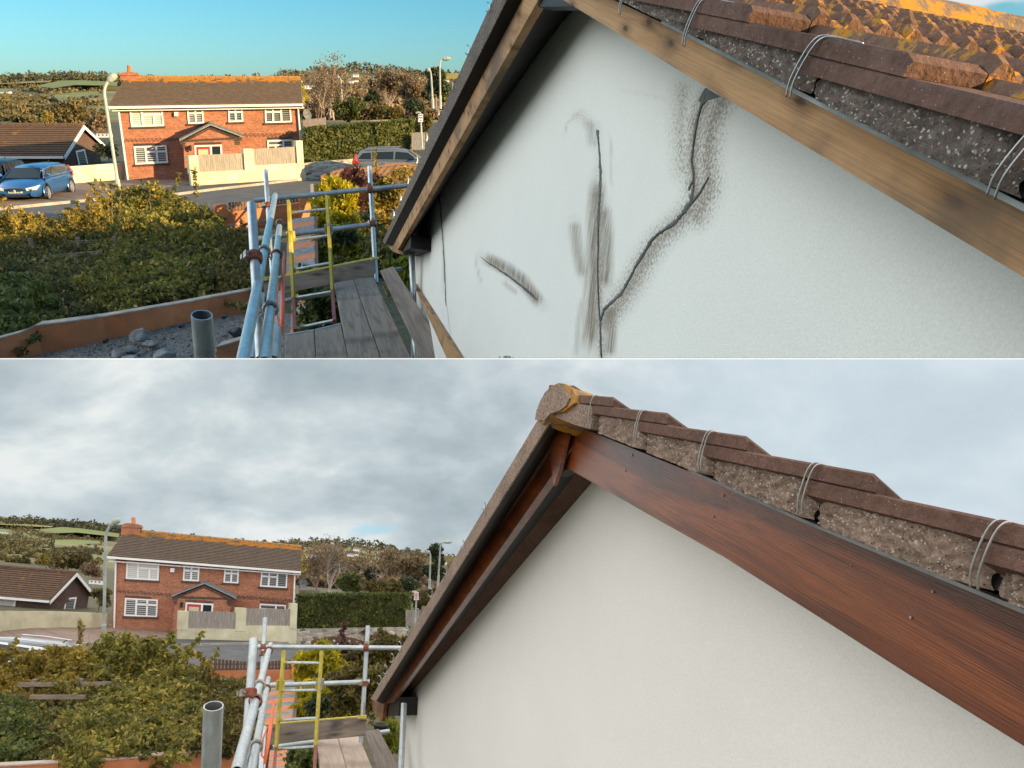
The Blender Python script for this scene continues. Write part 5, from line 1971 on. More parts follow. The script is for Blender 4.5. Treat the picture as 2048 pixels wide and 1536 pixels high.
    for k0, k1 in zip(ks, ks[1:]):
        gap = .012
        prof = []
        U = 40
        for i in range(U + 1):
            u = k0 + gap + (k1 - k0 - 2 * gap) * i / U
            hl, hu = low_at(u) + .002, max(S.pick(.024, .014) + (u - math.floor(u)) * S.pick(0.012, .016), 0.012)
            col = []
            for j in range(11):
                h = hl + (hu - hl) * j / 10
                edge = min(i, U - i, 6) / 6
                dn = .010 + .004 * random.uniform(-1, 1) + (1 - edge) ** 2 * .02
                ru = random.uniform(-.006, .006) if 0 < i < U else random.uniform(-.012, .012)
                col.append(G.J0 + G.step * (u + ru) + G.t * h + G.n * dn)
            prof.append(col)
        mb.grid(prof)
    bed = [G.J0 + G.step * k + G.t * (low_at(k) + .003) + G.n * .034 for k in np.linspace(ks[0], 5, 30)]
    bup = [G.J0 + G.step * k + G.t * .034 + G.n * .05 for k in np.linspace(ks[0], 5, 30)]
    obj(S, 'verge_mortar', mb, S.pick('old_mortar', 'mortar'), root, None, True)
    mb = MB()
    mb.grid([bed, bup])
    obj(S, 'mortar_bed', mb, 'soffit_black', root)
    # ---- tiles of the right slope: lapped courses with rolls across the width
    th_ = S.pick(.020, .023)
    roll = S.pick(.012, .0025)
    def h_roll(w):
        f = (w - .10) / .054 % 1.0
        return roll * max(0.0, min(1.0, f / .16, (.60 - f) / .16)) if w > .10 else 0.0
    wmax = 7.0
    ws = [0.0, .05, .099] + list(np.arange(.1, wmax, .054 / 6))
    k_first = math.ceil(g['kap'])
    mb = MB()
    edge = MB()
    nrm = G.step.cross(G.r).normalized()
    nrm = nrm if nrm.z > 0 else -nrm
    if S.k == 2 or nrm.dot(G.t) < .3:
        nrm = G.t
    for k in range(k_first - 1, 6):
        ka = max(k, g['kap'] + .05)
        kb = k + S.pick(1.52, 1.45)
        if kb > 5.4:
            kb = 5.4
        if kb - ka < .2:
            continue
        base = lambda kq: .009 + (kq - k) * th_ * 1.03
        for (wa, wb), tgt in (((0, .1), edge), ((.1, wmax), mb)):
            wl_ = [w for w in ws if wa <= w <= wb + .002] if tgt is mb else [0.0, .004, .05, .098]
            top_a, top_b, bot_b, bot_a = [], [], [], []
            for w in wl_:
                hr = h_roll(w)
                rag = random.uniform(-.0015, .0015) if tgt is mb else 0
                dip = -.004 if (tgt is edge and w == 0) else 0
                pa, pb = G.J(ka) + G.r * w, G.J(kb + rag - S.pick(0, 1) * min(w, .35) * 1.3) + G.r * w
                top_a.append(pa + nrm * (base(ka) + th_ + hr + dip))
                top_b.append(pb + nrm * (base(kb) + th_ + hr + dip))
                bot_b.append(pb + nrm * (base(kb) + hr * .92))
                bot_a.append(pa + nrm * (base(ka) + hr * .92))
            tb2 = [p - G.step * .035 for p in top_b]
            tf = [p - nrm * .006 + G.step * .004 for p in top_b]
            tgt.grid([bot_a, top_a, tb2, tf, bot_b])
            tgt.grid([bot_a, bot_b])
            tgt.poly([bot_a[0], top_a[0], tb2[0], tf[0], bot_b[0]])
    tiles = obj(S, 'roof_tiles', mb, S.pick('lichen_roof_tile', 'verge_tile'), root)
    obj(S, 'verge_tiles', edge, 'verge_tile', root)
    # far slope, seen from below only
    mb = MB()
    for i in range(N):
        a, b = Lo[i] + G.n * .02, Lo[i + 1] + G.n * .02
        rl = G.r if S.k == 1 else (Vector((1, 0, 0)) * 3.36 + FWD - UPC * 1.3).normalized()
        mb.hexa([a, b, b + rl * 3, a + rl * 3], [p + nrm * .02 for p in (a, b, b + rl * 3, a + rl * 3)])
    obj(S, 'far_slope_tiles', mb, 'verge_tile', root)
    # ---- ridge
    if S.k == 2:
        rp = [(1073, 838), (1075, 824), (1081, 806), (1090, 788), (1102, 773), (1117, 766), (1131, 768), (1142, 775), (1150, 788), (1150, 805), (1128, 822), (1108, 826), (1096, 838), (1084, 848)]
        base_r = [G.o(*p, -.012) for p in rp]
        inner = [G.o(*p, -.006) for p in [(1077, 840), (1080, 822), (1087, 804), (1097, 786), (1110, 773), (1124, 772), (1138, 781), (1146, 797), (1140, 812), (1126, 822), (1108, 828), (1096, 842)]]
    else:
        a = G.A
        u = (G.step.normalized())
        base_r = [a + (u * math.cos(t) * .16 + G.t * (math.sin(t) * .14 - .02)) for t in np.linspace(-.2, math.pi + .2, 14)]
    N2 = 14
    L = wmax / N2
    c = sum(base_r, Vector()) / len(base_r)
    mb = MB()
    r_first = (Vector((1, 0, 0)) * 3.36 + FWD - UPC * 1.2).normalized() if S.k == 2 else G.r   # the first ridge tile sits up on its mortar
    for i in range(N2):
        off = (lambda t: r_first * t if t <= L + .031 else r_first * L + G.r * (t - L))
        a = [c + (p - c) + off(i * L) for p in base_r]
        b = [c + (p - c) * 1.06 + off((i + 1) * L + .03) for p in base_r]
        k = len(a)
        mb.add(a + b, [(j, j + k, (j + 1) % k + k, (j + 1) % k) for j in range(k)] + ([tuple(range(k))] if i == 0 else []) + [tuple(range(2 * k - 1, k - 1, -1))])
    obj(S, 'ridge_tiles', mb, 'ridge_tile', root)
    if S.k == 2:
        mb = MB()
        mb.prism([p - G.n * .012 for p in inner], G.n * .03)
        obj(S, 'ridge_mortar', mb, 'mortar', root)
        # mortar between ridge and the first clip
        mb = MB()
        mb.prism([G.o(*p, -.002) for p in [(1092, 836), (1112, 822), (1150, 806), (1184, 812), (1184, 842), (1180, 858), (1156, 852), (1110, 834)]], G.n * .03)
        obj(S, 'verge_mortar', mb, 'mortar', root)
        # pointed plate where the boards meet
        mb = MB()
        mb.prism([G.o(*p, OFFB - .03) for p in [(1104, 852), (1122, 843), (1140, 845), (1118, 940), (1107.5, 972), (1100, 912), (1097.5, 868)]], G.n * .012)
        obj(S, 'apex_plate', mb, bm_, root)
        mb = MB()
        mb.prism([G.o(*p, OFFB + .012) for p in [(1128, 842), (1158, 852), (1136, 938), (1110, 952), (1104, 930)]], G.n * .05)
        obj(S, 'apex_backing', mb, 'soffit_black', root)
    else:
        mb = MB()
        mb.prism([G.o(*p, OFFB + .012) for p in [(1040, -40), (1130, -40), (1150, 12), (1076, 14)]], G.n * .05)
        obj(S, 'apex_backing', mb, 'soffit_black', root)
    # ---- screw heads and knots in the boards
    if S.k == 2:
        for x, y, r in ((1264, 910, 2.6), (1250, 941, 2.6), (1447, 991, 3), (1427, 1033, 3.4), (1866, 1183, 5), (1822, 1235, 6), (1124, 861, 2), (1115, 905, 2), (1702, 1130, 2)):
            p = G.o(x, y, OFFB - .001)
            q = G.o(x + r, y, OFFB - .001)
            rr = min((q - p).length * .5, .006)
            mb = MB()
            mb.tube(p, p - G.n * .0015, rr, rr * .8, 8)
            obj(S, 'screw', mb, 'coupler_zinc', root)
    # ---- verge clips: bent double wire round each tile edge
    for k in range(math.ceil(g['kap'] + .3), 5):
        for dz in ((0, .008) if k > 0 else (0,)):
            kq = k + dz / sl_ * 1.2
            hb = .009 + (1.0 * th_ * 1.03) + th_ + .002
            pts = [G.J(kq, 0, -.02) - G.n * .004, G.J(kq, 0, .0) - G.n * .008, G.J(kq + .02, 0, th_ * 1.6) - G.n * .008, G.J(kq + .045, 0, hb - .002) - G.n * .005,
                   G.J(kq + .065, 0, hb + .002) + G.r * .008, G.J(kq + .095, 0, hb + .002) + G.r * .022, G.J(kq + .115, 0, hb + .002) + G.r * .034]
            sm_ = []
            for i in range(len(pts) - 1):                 # Catmull-Rom for a soft bend
                p0, p1, p2, p3 = pts[max(i - 1, 0)], pts[i], pts[i + 1], pts[min(i + 2, len(pts) - 1)]
                for t in (0, .25, .5, .75):
                    sm_.append(0.5 * ((2 * p1) + (p2 - p0) * t + (2 * p0 - 5 * p1 + 4 * p2 - p3) * t * t + (3 * p1 - p0 - 3 * p2 + p3) * t ** 3))
            sm_.append(pts[-1])
            mb = MB()
            mb.path(sm_, .0013, 6)
            obj(S, 'verge_clip', mb, 'wire_steel', root, None, True)
    # loops of the clips on the far verge
    cl = S.pick([(975, 11), (934, 96), (901, 168), (873, 222), (850, 270), (830, 315), (812, 356), (797, 392), (783, 424)],
                [(966.7, 1007), (923.8, 1084), (889.8, 1136), (860, 1181), (834, 1222), (813, 1258), (797.4, 1288), (782, 1312), (769, 1335), (757, 1356)])
    for x, y in cl:
        p = G.o(x + 2, y + 4, -.01)
        z = p.length
        r = 5.2 / FPX * z
        mb = MB()
        mb.path([p + UPC * r * (1.6 * math.cos(t)) + Vector((1, 0, 0)) * r * (.8 * math.sin(t)) - G.n * .004 for t in np.linspace(-.2, math.pi + .9, 12)], max(.9 / FPX * z, .0012), 5)
        obj(S, 'verge_clip', mb, 'wire_steel', root)
    return G


for S in VIEWS:
    S.gable = build_gable(S)


# ------------------------------------------------------------------ scaffold
TR = 0.0242


def hollow_tube(mb, inner, a, b, r=TR, n=18):
    mb.path([a, b], r, n, False)
    d = (b - a).normalized()
    u = d.orthogonal().normalized()
    w = d.cross(u)
    ring = lambda p, q: [p + (u * math.cos(t) + w * math.sin(t)) * q for t in np.linspace(0, 2 * math.pi, n + 1)]
    mb.grid([ring(a, r), ring(a, r * .87)])
    mb.grid([ring(b, r), ring(b, r * .87)])
    inner.grid([ring(a, r * .87), ring(b, r * .87)])


def scaffold_tube(S, name, label, a, b, r=TR):
    mb, inn = MB(), MB()
    hollow_tube(mb, inn, a, b, r)
    root = thing(S, name, label, 'scaffold tube', frame(b, None, (a - b)), 'scaffold tubes ' + S.when)
    obj(S, 'tube_wall', mb, 'galvanised', root, None, True)
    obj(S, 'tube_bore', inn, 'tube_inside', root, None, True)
    return root


def coupler(S, label, p, axis, axis2, mat='coupler_rust', s=1.0, other=None):
    """a pair of hinged clamp halves round two crossing tubes, with flap bolts"""
    root = thing(S, 'coupler', label, 'coupler', frame(p, axis2, axis), 'scaffold couplers ' + S.when)
    z, x = axis.normalized(), (axis2 - axis * axis2.dot(axis) / axis.length_squared).normalized()
    y = z.cross(x)
    rings = [(p, z)]
    if other is not None and (other - p).length < .16:
        rings.append((other, x))
        z0 = (other - p)
        mb = MB()
        mb.box((p + other) / 2, z * .022, z.cross(z0).normalized() * .02, z0 * .3)
        obj(S, 'saddle', mb, mat, root)
    for c, ax in rings:
        mb = MB()
        e = ax.orthogonal().normalized()
        w = ax.cross(e)
        pr = [(-.026, .028), (-.026, .036), (-.018, .040), (.018, .040), (.026, .036), (.026, .028)]
        mb.grid([[c + ax * a * s + (e * math.cos(t) + w * math.sin(t)) * r * s for t in np.linspace(0, 2 * math.pi, 15)] for a, r in pr])
        obj(S, 'clamp', mb, mat, root)
        mb = MB()
        mb.tube(c + e * .046 * s - w * .03 * s, c + e * .046 * s + w * .045 * s, .007 * s, n=6)
        mb.box(c + e * .045 * s + w * .03 * s, e * .014 * s, w * .009 * s, ax * .014 * s)
        mb.box(c + e * .04 * s, e * .016 * s, w * .014 * s, ax * .02 * s)
        obj(S, 'bolt', mb, 'coupler_zinc', root)


def board_z(S, x, y):
    hy = S.m(x, 200)[1] if S.k == 2 else 200
    return 2688.0 / (y - hy)


def plank(S, name, label, q, mat, zoff=0.0, th=.038, cat='board', group='scaffold boards ', band=False, zf=None):
    zz = [(zf(x, y) if zf else board_z(S, x, y)) + zoff for x, y in q]
    p = [D(x, y, z) for (x, y), z in zip(q, zz)]
    nrm = (p[1] - p[0]).cross(p[3] - p[0]).normalized()
    nrm = nrm if nrm.z > 0 else -nrm
    root = thing(S, name, label, cat, frame(p[0], p[3] - p[0], nrm), (group + S.when) if group else None)
    mb = MB()
    # slightly worn: rounded long edges and a little cup
    k = 8
    rows = []
    for i in range(k + 1):
        t = i / k
        a, b = lerp(p[0], p[3], t), lerp(p[1], p[2], t)
        w = b - a
        j = nrm * random.uniform(-.0007, .0007)
        rows.append([a - nrm * th, a - nrm * .006, a + w * .025 + j, a + w * .5 + j - nrm * .002, a + w * .975 + j, b - nrm * .006, b - nrm * th, a - nrm * th])
    mb.grid(rows)
    mb.poly(rows[0][:7])
    mb.poly(rows[-1][:7])
    obj(S, 'plank', mb, mat, root)
    if band:
        mb = MB()
        for t in (.012,):
            a, b = lerp(p[0], p[3], t) + nrm * .003, lerp(p[1], p[2], t) + nrm * .003
            d = (p[3] - p[0]).normalized() * .03
            mb.hexa([a, b, b + d, a + d], [q_ - nrm * .001 for q_ in (a, b, b + d, a + d)])
        obj(S, 'end_band', mb, 'wire_steel', root)
    return root


def build_scaffold(S):
    W = S.when
    shade = S.pick('in blue shade', 'in grey light')
    G = S.gable
    def wall_z(x, y):
        p = G.o(x, y, .24)
        return p.dot(FWD)
    zc = wall_z(*S.pick((828, 640), (803, 1480)))
    zu4 = min(6.0, zc - .14)
    T = S.pick([
        ('scaffold_post', 'thick galvanised scaffold post at the near outer corner of the platform', (503, 408, 3.95), (521, 717, 3.6)),
        ('scaffold_post', 'slim far scaffold post standing behind the crossed top rails', (531, 341, 7.5), (549, 600, 7.1)),
        ('scaffold_post', 'far scaffold post by the end of the bargeboard', (739, 334, 7.9), (752.5, 566, 7.6)),
        ('scaffold_rail', 'top far guard rail of the scaffold running to the verge', (509, 401, 7.55), (830, 369.5, 7.75)),
        ('scaffold_rail', 'middle far guard rail of the scaffold behind the yellow ladder', (515, 477.5, 7.5), (754, 447, 7.75)),
        ('guard_rail', 'long sloping upper guard rail coming towards the camera', (550.5, 390, 7.3), (484, 730, 2.62)),
        ('guard_rail', 'long sloping lower guard rail beside the orange lever', (559, 453, 7.2), (529, 725, 2.75)),
        ('scaffold_post', 'big open ended scaffold post in front of the retaining wall', (403.6, 630, 1.74), (412, 740, 1.835)),
        ('scaffold_post', 'scaffold post close against the white wall', (823, 499, zu4), (832, 725, zu4 - .5)),
        ('scaffold_tube', 'lower tube under the sloping rails', (524, 590, 5.6), (505, 720, 4.6)),
        ('scaffold_tube', 'short transom end under the boards by the wall', (769, 543, 7.0), (803, 539, 7.1)),
        ('scaffold_tube', 'transom below the far toe board', (540, 606, 7.4), (668, 585, 7.6)),
        ('scaffold_tube', 'dark tube end standing at the foot of the cracked wall', (1010, 713, 3.0), (1012, 760, 3.0)),
    ], [
        ('scaffold_post', 'thick galvanised scaffold post at the near outer corner of the platform', (507.4, 1277, 4.35), (488, 1545, 4.0)),
        ('scaffold_post', 'slim far scaffold post standing behind the crossed top rails', (530, 1235, 7.9), (520, 1420, 7.6)),
        ('scaffold_post', 'far scaffold post by the end of the stained bargeboard', (735.8, 1251, 8.1), (722, 1486, 7.8)),
        ('scaffold_rail', 'top far guard rail of the scaffold running to the verge', (515, 1293.5, 7.8), (812, 1296, 8.0)),
        ('scaffold_rail', 'middle far guard rail of the scaffold behind the yellow ladder', (537, 1371, 7.75), (739, 1363.5, 8.0)),
        ('guard_rail', 'long sloping upper guard rail coming towards the camera', (540.8, 1289, 7.5), (473, 1545, 2.7)),
        ('guard_rail', 'long sloping lower guard rail beside the orange lever', (537, 1357, 7.5), (503, 1545, 3.7)),
        ('scaffold_post', 'big open ended scaffold post in front of the shrubs', (427, 1412, 1.86), (421, 1560, 1.90)),
        ('scaffold_post', 'scaffold post close against the fresh render', (808, 1407, zu4), (801.5, 1550, zu4 - .3)),
        ('scaffold_tube', 'short transom end under the board by the wall', (757, 1466, 7.3), (777, 1463, 7.4)),
        ('scaffold_tube', 'transom below the far toe board', (545, 1495, 7.4), (632, 1483, 7.6)),
        ('scaffold_tube', 'upright tube under the sloping rails', (528, 1456, 6.6), (522, 1545, 5.8)),
    ])
    ends = {}
    for i, (nm, lab, a, b) in enumerate(T):
        A, B = D(*a), D(*b)
        ends[i] = (A, B)
        scaffold_tube(S, nm, lab + ', ' + shade, A, B)
    def on(i, x, y):                                       # depth of tube i where it passes pixel (x, y)
        A, B = ends[i]
        za, zb = A.dot(FWD), B.dot(FWD)
        pa, pb = S_px(A), S_px(B)
        L2 = (pb[0] - pa[0]) ** 2 + (pb[1] - pa[1]) ** 2
        t = ((x - pa[0]) * (pb[0] - pa[0]) + (y - pa[1]) * (pb[1] - pa[1])) / L2
        z = 1 / ((1 - t) / za + t / zb)
        return D(pa[0] + (pb[0] - pa[0]) * t, pa[1] + (pb[1] - pa[1]) * t, z), (B - A).normalized()
    def S_px(p):
        d = p.dot(FWD)
        return CX + p.x / d * FPX, CY - p.dot(UPC) / d * FPX
    cps = S.pick([(0, 508, 515, 5, 'rust coupler low on the near corner post', 'coupler_rust'), (5, 532, 503, 6, 'rusty coupler joining the two sloping rails', 'coupler_zinc'), (6, 541, 508, 5, 'red coupler on the lower sloping rail', 'coupler_rust'),
                  (1, 535, 412, 3, 'coupler under the top rail on the slim post', 'coupler_rust'), (2, 742, 380.5, 3, 'coupler where the top rail crosses the far post', 'coupler_rust'), (2, 747, 448, 4, 'coupler where the middle rail meets the far post', 'coupler_rust'),
                  (6, 540, 617, 9, 'wide coupler low on the lower sloping rail', 'coupler_zinc'), (9, 519, 634, 6, 'small rust coupler below the sloping rails', 'coupler_rust'), (4, 557, 474, 6, 'coupler at the top end of the lower sloping rail', 'coupler_zinc')],
                 [(0, 498, 1387, 5, 'red coupler low on the near corner post', 'coupler_rust'), (5, 522, 1372, 6, 'grey coupler joining the two sloping rails', 'coupler_zinc'), (6, 531, 1377, 5, 'red coupler on the lower sloping rail', 'coupler_rust'),
                  (1, 526, 1307, 3, 'red coupler under the top rail on the slim post', 'coupler_rust'), (2, 733, 1297.5, 3, 'coupler where the top rail crosses the far post', 'coupler_rust'), (2, 729, 1367, 4, 'red coupler where the middle rail meets the far post', 'coupler_rust'),
                  (6, 518, 1493, 11, 'wide coupler low on the lower sloping rail', 'coupler_zinc'), (5, 541, 1302, 3, 'coupler at the top end of the upper sloping rail', 'coupler_rust')])
    for i, x, y, j, lab, mt in cps:
        p, ax = on(i, x, y)
        A, B = ends[j]
        d2 = (B - A).normalized()
        # nearest point of the other tube
        w0 = A - p
        bb = ax.dot(d2)
        den = 1 - bb * bb
        q2 = A + d2 * ((bb * w0.dot(ax) - w0.dot(d2)) / den if den > 1e-6 else 0)
        coupler(S, lab + ', ' + shade, p, ax, d2, mt, 1.0, q2)
    # boards
    far = S.pick('far', 'far')
    if S.k == 1:
        bs = [('long plank beside the ladder, second from the cracked wall', [(668, 565.5), (707, 559), (767, 730), (699, 730)], 'scaffold_board', False), ('long plank next to the gap along the white wall', [(708, 559), (747, 552.5), (829, 730), (768, 730)], 'scaffold_board', False),
              ('short worn plank under the foot of the ladder, outer one', [(571, 667.5), (628, 658.5), (632.5, 730), (569.5, 730)], 'scaffold_board', True), ('short worn plank under the foot of the ladder, inner one', [(629.4, 658.3), (681, 645.7), (700, 730), (633.5, 730)], 'scaffold_board', True)]
        for lab, q, mt, band in bs:
            plank(S, 'scaffold_board', lab + ', ' + shade, q, mt, 0, .038, 'board', 'scaffold boards ', band)
        plank(S, 'inside_board', 'blue grey plank on its own beside the cracked wall, in shade', [(760, 541), (787, 532), (905, 722), (846, 722)], 'scaffold_board', 0, .038, 'board', None, False, lambda x, y: min(zc - .12, 2688 / (y - 170)))
        p = [G.o(x, y, .20) for x, y in ((826, 566), (836, 584), (920, 722), (896, 722))]  # timber strip built in place of an unidentified brown blur
        mb = MB()
        mb.prism(p, G.n * .03)
        single(S, 'blurred_strip', 'brown strip standing in for an unclear blurred streak at the foot of the cracked wall', 'batten', mb, 'raw_timber', frame(p[0], p[2] - p[0], G.n))
    else:
        bs = [('new pinkish plank beside the ladder, outer of the pair', [(635, 1480), (676, 1476.7), (696, 1545), (640, 1545)], 'new_board', False), ('new pinkish plank beside the gap along the wall', [(677, 1476.6), (718, 1472.4), (749, 1545), (697, 1545)], 'new_board', False)]
        for lab, q, mt, band in bs:
            plank(S, 'scaffold_board', lab + ', ' + shade, q, mt)
        plank(S, 'inside_board', 'grey splashed plank on its own beside the fresh wall', [(729, 1463), (757.7, 1457.4), (804, 1545), (757, 1545)], 'scaffold_board', 0, .045, 'board', None, False, lambda x, y: min(zc - .12, 2688 / (y - 1100)))
        for (x, y) in ((731, 1511.5), (736, 1512), (768, 1506), (771, 1513), (745, 1512)):
            pass
    # toe board
    q = S.pick([(526, 560), (748, 515.5), (752.5, 551), (528, 594)], [(531, 1448.5), (733, 1431.5), (733, 1471), (534, 1490)])
    zt = S.pick(7.45, 7.65)
    p = [D(x, y, zt + (.15 if i in (1, 2) else 0)) for i, (x, y) in enumerate(q)]
    root = thing(S, 'toe_board', 'weathered plank set on edge as toe board behind the ladder, ' + shade, 'toe board', frame(p[3], p[2] - p[3], p[0] - p[3]))
    mb = MB()
    mb.prism(p, S.ey * .035)
    obj(S, 'plank', mb, 'scaffold_board', root)
    mb = MB()
    up = (p[0] - p[3]).normalized()
    a, b = p[0] + up * .001, p[1] + up * .001
    mb.hexa([a - S.ey * .001, b - S.ey * .001, b - up * .012 - S.ey * .002, a - up * .012 - S.ey * .002], [v + S.ey * .036 + up * .002 for v in (a, b, b - up * .002, a - up * .002)])
    obj(S, 'edge_band', mb, 'ladder_yellow', root)
    # yellow ladder
    L = S.pick([((577.7, 402.7), (587.2, 598), (590.5, 664)), ((654, 393.7), (665, 584), (669, 645))], [((567.6, 1301.6), (552, 1498), (547.5, 1545)), ((643.4, 1301.6), (631, 1494), (628.5, 1545))])
    zl = S.pick((7.30, 7.05, 6.2), (7.5, 7.3, 6.7))
    root = thing(S, 'ladder', S.pick('yellow ladder with dark red foot tied to the rails in blue shade', 'yellow ladder with dark red foot tied to the rails in grey light'), 'ladder', S.M(D(*L[0][2], zl[2])))
    st = []
    for (a, b, c) in L:
        A, B, Cc = D(*a, zl[0]), D(*b, zl[1]), D(*c, zl[2])
        st.append((A, B, Cc))
        for s, e, mt, nm in ((A, B, 'ladder_yellow', 'stile'), (B, Cc, 'ladder_red', 'lower_stile')):
            mb = MB()
            ax = (e - s).normalized()
            x = (S.ex - ax * S.ex.dot(ax)).normalized()
            y = ax.cross(x)
            w1, w2 = (.013, .03) if nm == 'stile' else (.015, .026)
            mid = (s + e) / 2
            mb.box(mid, x * w1, y * w2, (e - s) / 2)
            obj(S, nm, mb, mt, root)
    rg = S.pick([((583, 425.5), (652, 418.5)), ((584, 480.5), (655, 471.5)), ((586.5, 539.5), (659, 526.5)), ((588, 596), (664, 583.5)), ((591, 657), (664, 641.5))],
                [((569, 1325), (640, 1326)), ((563, 1381.5), (637, 1380)), ((559, 1440), (634, 1436)), ((555, 1498), (630, 1493))])
    for i, (a, b) in enumerate(rg):
        z = zl[0] + (zl[1] - zl[0]) * min(1, i / 3) + (0 if i < 4 else -.55)
        A, B = D(*a, z), D(*b, z - .02)
        e = (B - A).normalized() * .02
        mb = MB()
        mb.tube(A - e, B + e, .0145, n=8)
        obj(S, 'rung', mb, 'galvanised', root)
        mb = MB()
        mb.tube(A - e, A + e * 1.6, .018, n=8)
        obj(S, 'rung_end', mb, 'ladder_yellow', root)
    for i, (x, y) in enumerate(S.pick([(582, 472), (657.5, 458.5)], [(560.5, 1370), (640, 1366.5)])):
        c = D(x, y, zl[0] - .05)
        mb = MB()
        mb.box(c, S.ex * .034, S.ey * .035, S.up * .045)
        mb.box(c + S.ex * .02 - S.ey * .04, S.ex * .012, S.ey * .008, S.up * .055)
        mb.box(c - S.ex * .022 - S.ey * .04, S.ex * .008, S.ey * .012, S.up * .05)
        obj(S, 'rail_clamp', mb, 'ladder_yellow' if i == 0 else 'coupler_zinc', root)
    # steel unit beam under the ladder gap, the orange lever and its strap
    if S.k == 1:
        a, b = D(558, 591, 5.2), D(546, 725, 3.4)
        scaffold_tube(S, 'scaffold_tube', 'dull grey tube between the lower guard rail and the orange lever, in blue shade', a, b, .034)
        a, b, c = D(568.6, 503, 5.0), D(566.2, 560, 4.6), D(563.2, 672, 4.0)
        d = D(563, 692, 3.9)
    else:
        a, b = D(529, 1456, 5.6), D(521, 1545, 4.7)
        a, b, c = D(548, 1400.5, 5.0), D(541, 1455, 4.7), D(529, 1530, 4.3)
        d = D(528, 1545, 4.2)
    root = thing(S, 'orange_lever', 'long tapered orange lever standing beside the ladder, ' + shade, 'lever', frame(c, None, a - c))
    mb = MB()
    mb.path([a, lerp(a, b, .35), b, lerp(b, c, .6), c], [.004, .009, .013, .0135, .009], 8)
    obj(S, 'handle', mb, 'orange_plastic', root, None, True)
    mb = MB()
    o = -Vector((1, 0, 0)) * .035
    mb.path([b + o * .6, lerp(b, c, .3) + o, lerp(b, c, .75) + o * .8, lerp(b, c, .85) + o * .1], [.004, .005, .005, .004], 6)
    mb.path([b + o * .6, b + o * .1], .0045, 6)
    obj(S, 'strap', mb, 'orange_plastic', root)
    mb = MB()
    mb.tube(c, d, .007, n=8)
    obj(S, 'tip', mb, 'galvanised', root)
    # yellow ties on the toe board
    for x, y in S.pick([(749, 517), (535, 555)], [(724, 1435)]):
        c = D(x, y, zt - .03)
        mb = MB()
        mb.path([c + S.ex * .036 * math.cos(t) + S.ey * .036 * math.sin(t) + S.up * .006 * math.sin(3 * t) for t in np.linspace(0, 6.28, 16)], .008, 6)
        mb.path([c + S.ex * .03, c + S.ex * .07 - S.up * .02, c + S.ex * .05 - S.up * .06], .005, 5)
        single(S, 'tie', 'yellow tie binding the toe board ' + ('to the far post, ' if x > 700 else 'at its outer end, ') + shade, 'tie', mb, 'ladder_yellow', S.M(c))


for S in VIEWS:
    build_scaffold(S)


# ------------------------------------------------------------------ gardens between the scaffold and the road
def region_points(S, poly, zf, n, thick, clumps, rad):
    """leaf points gathered in clumps through the mass of growth seen inside a pixel polygon; zf(y) is its distance"""
    xs, ys = [p[0] for p in poly], [p[1] for p in poly]

    def inside(x, y):
        c = False
        j = len(poly) - 1
        for i in range(len(poly)):
            if (poly[i][1] > y) != (poly[j][1] > y) and x < (poly[j][0] - poly[i][0]) * (y - poly[i][1]) / (poly[j][1] - poly[i][1]) + poly[i][0]:
                c = not c
            j = i
        return c
    P = []
    while len(P) < clumps:
        x, y = rng.uniform(min(xs), max(xs)), rng.uniform(min(ys), max(ys))
        if inside(x, y):
            z = zf(y) + rng.uniform(0, thick)
            r = rad * rng.uniform(.5, 1.4)
            P.append(clump_points(D(x, y, z), (r * 1.3, r, r * .7), int(n / clumps), S.ex, S.ey, S.up, .45))
    return np.concatenate(P)


def stems(S, poly, zf, k, mat, name, parent, ln_=.8, r=.006):
    mb = MB()
    nodes = []
    xs, ys = [p[0] for p in poly], [p[1] for p in poly]
    for i in range(k):
        x, y = rng.uniform(min(xs), max(xs)), rng.uniform(min(ys), max(ys))
        p = D(x, y, zf(y))
        d = Vector(rng.normal(size=3) * .7) + S.up * .5
        d.normalize()
        pts = [p]
        for j in range(6):
            d = (d + Vector(rng.normal(size=3)) * .22 - S.up * .10).normalized()
            pts.append(pts[-1] + d * ln_ * random.uniform(.7, 1.3) / 6)
        mb.path(pts, [r, r * .95, r * .85, r * .7, r * .55, r * .4, r * .25], 4, False)
        for a, b in zip(pts, pts[1:]):
            for t in (0, .2, .4, .6, .8):
                nodes.append(list(lerp(a, b, t)))
    obj(S, name, mb, mat, parent)
    return np.array(nodes)


def growth(S, name, label, cat, poly, zf, n, size, mat, thick=1.0, clumps=60, rad=.4, aspect=2.0, bias=None, kind=None, twig='twig_bark', nst=40):
    P = region_points(S, poly, zf, n, thick, clumps, rad)
    base = D(sum(p[0] for p in poly) / len(poly), max(p[1] for p in poly), zf(max(p[1] for p in poly)))
    V = leaf_quads(P, size, aspect, bias)
    if kind == 'stuff':
        o = leaves(S, name, V, mat, None, S.M(base))
        o['kind'] = 'stuff'
        o['label'] = label
        return o
    root = thing(S, name, label, cat, S.M(base))
    if nst:
        nodes = stems(S, poly, zf, nst, twig, 'stems', root, size * S.pick(8, 6))
        N_ = np.repeat(nodes, 3, axis=0) + rng.normal(size=(len(nodes) * 3, 3)) * size * .35
        V = np.concatenate([V, leaf_quads(N_, size * 1.15, aspect * 1.15, bias, .5)])
    leaves(S, 'foliage', V, mat, root)
    return root


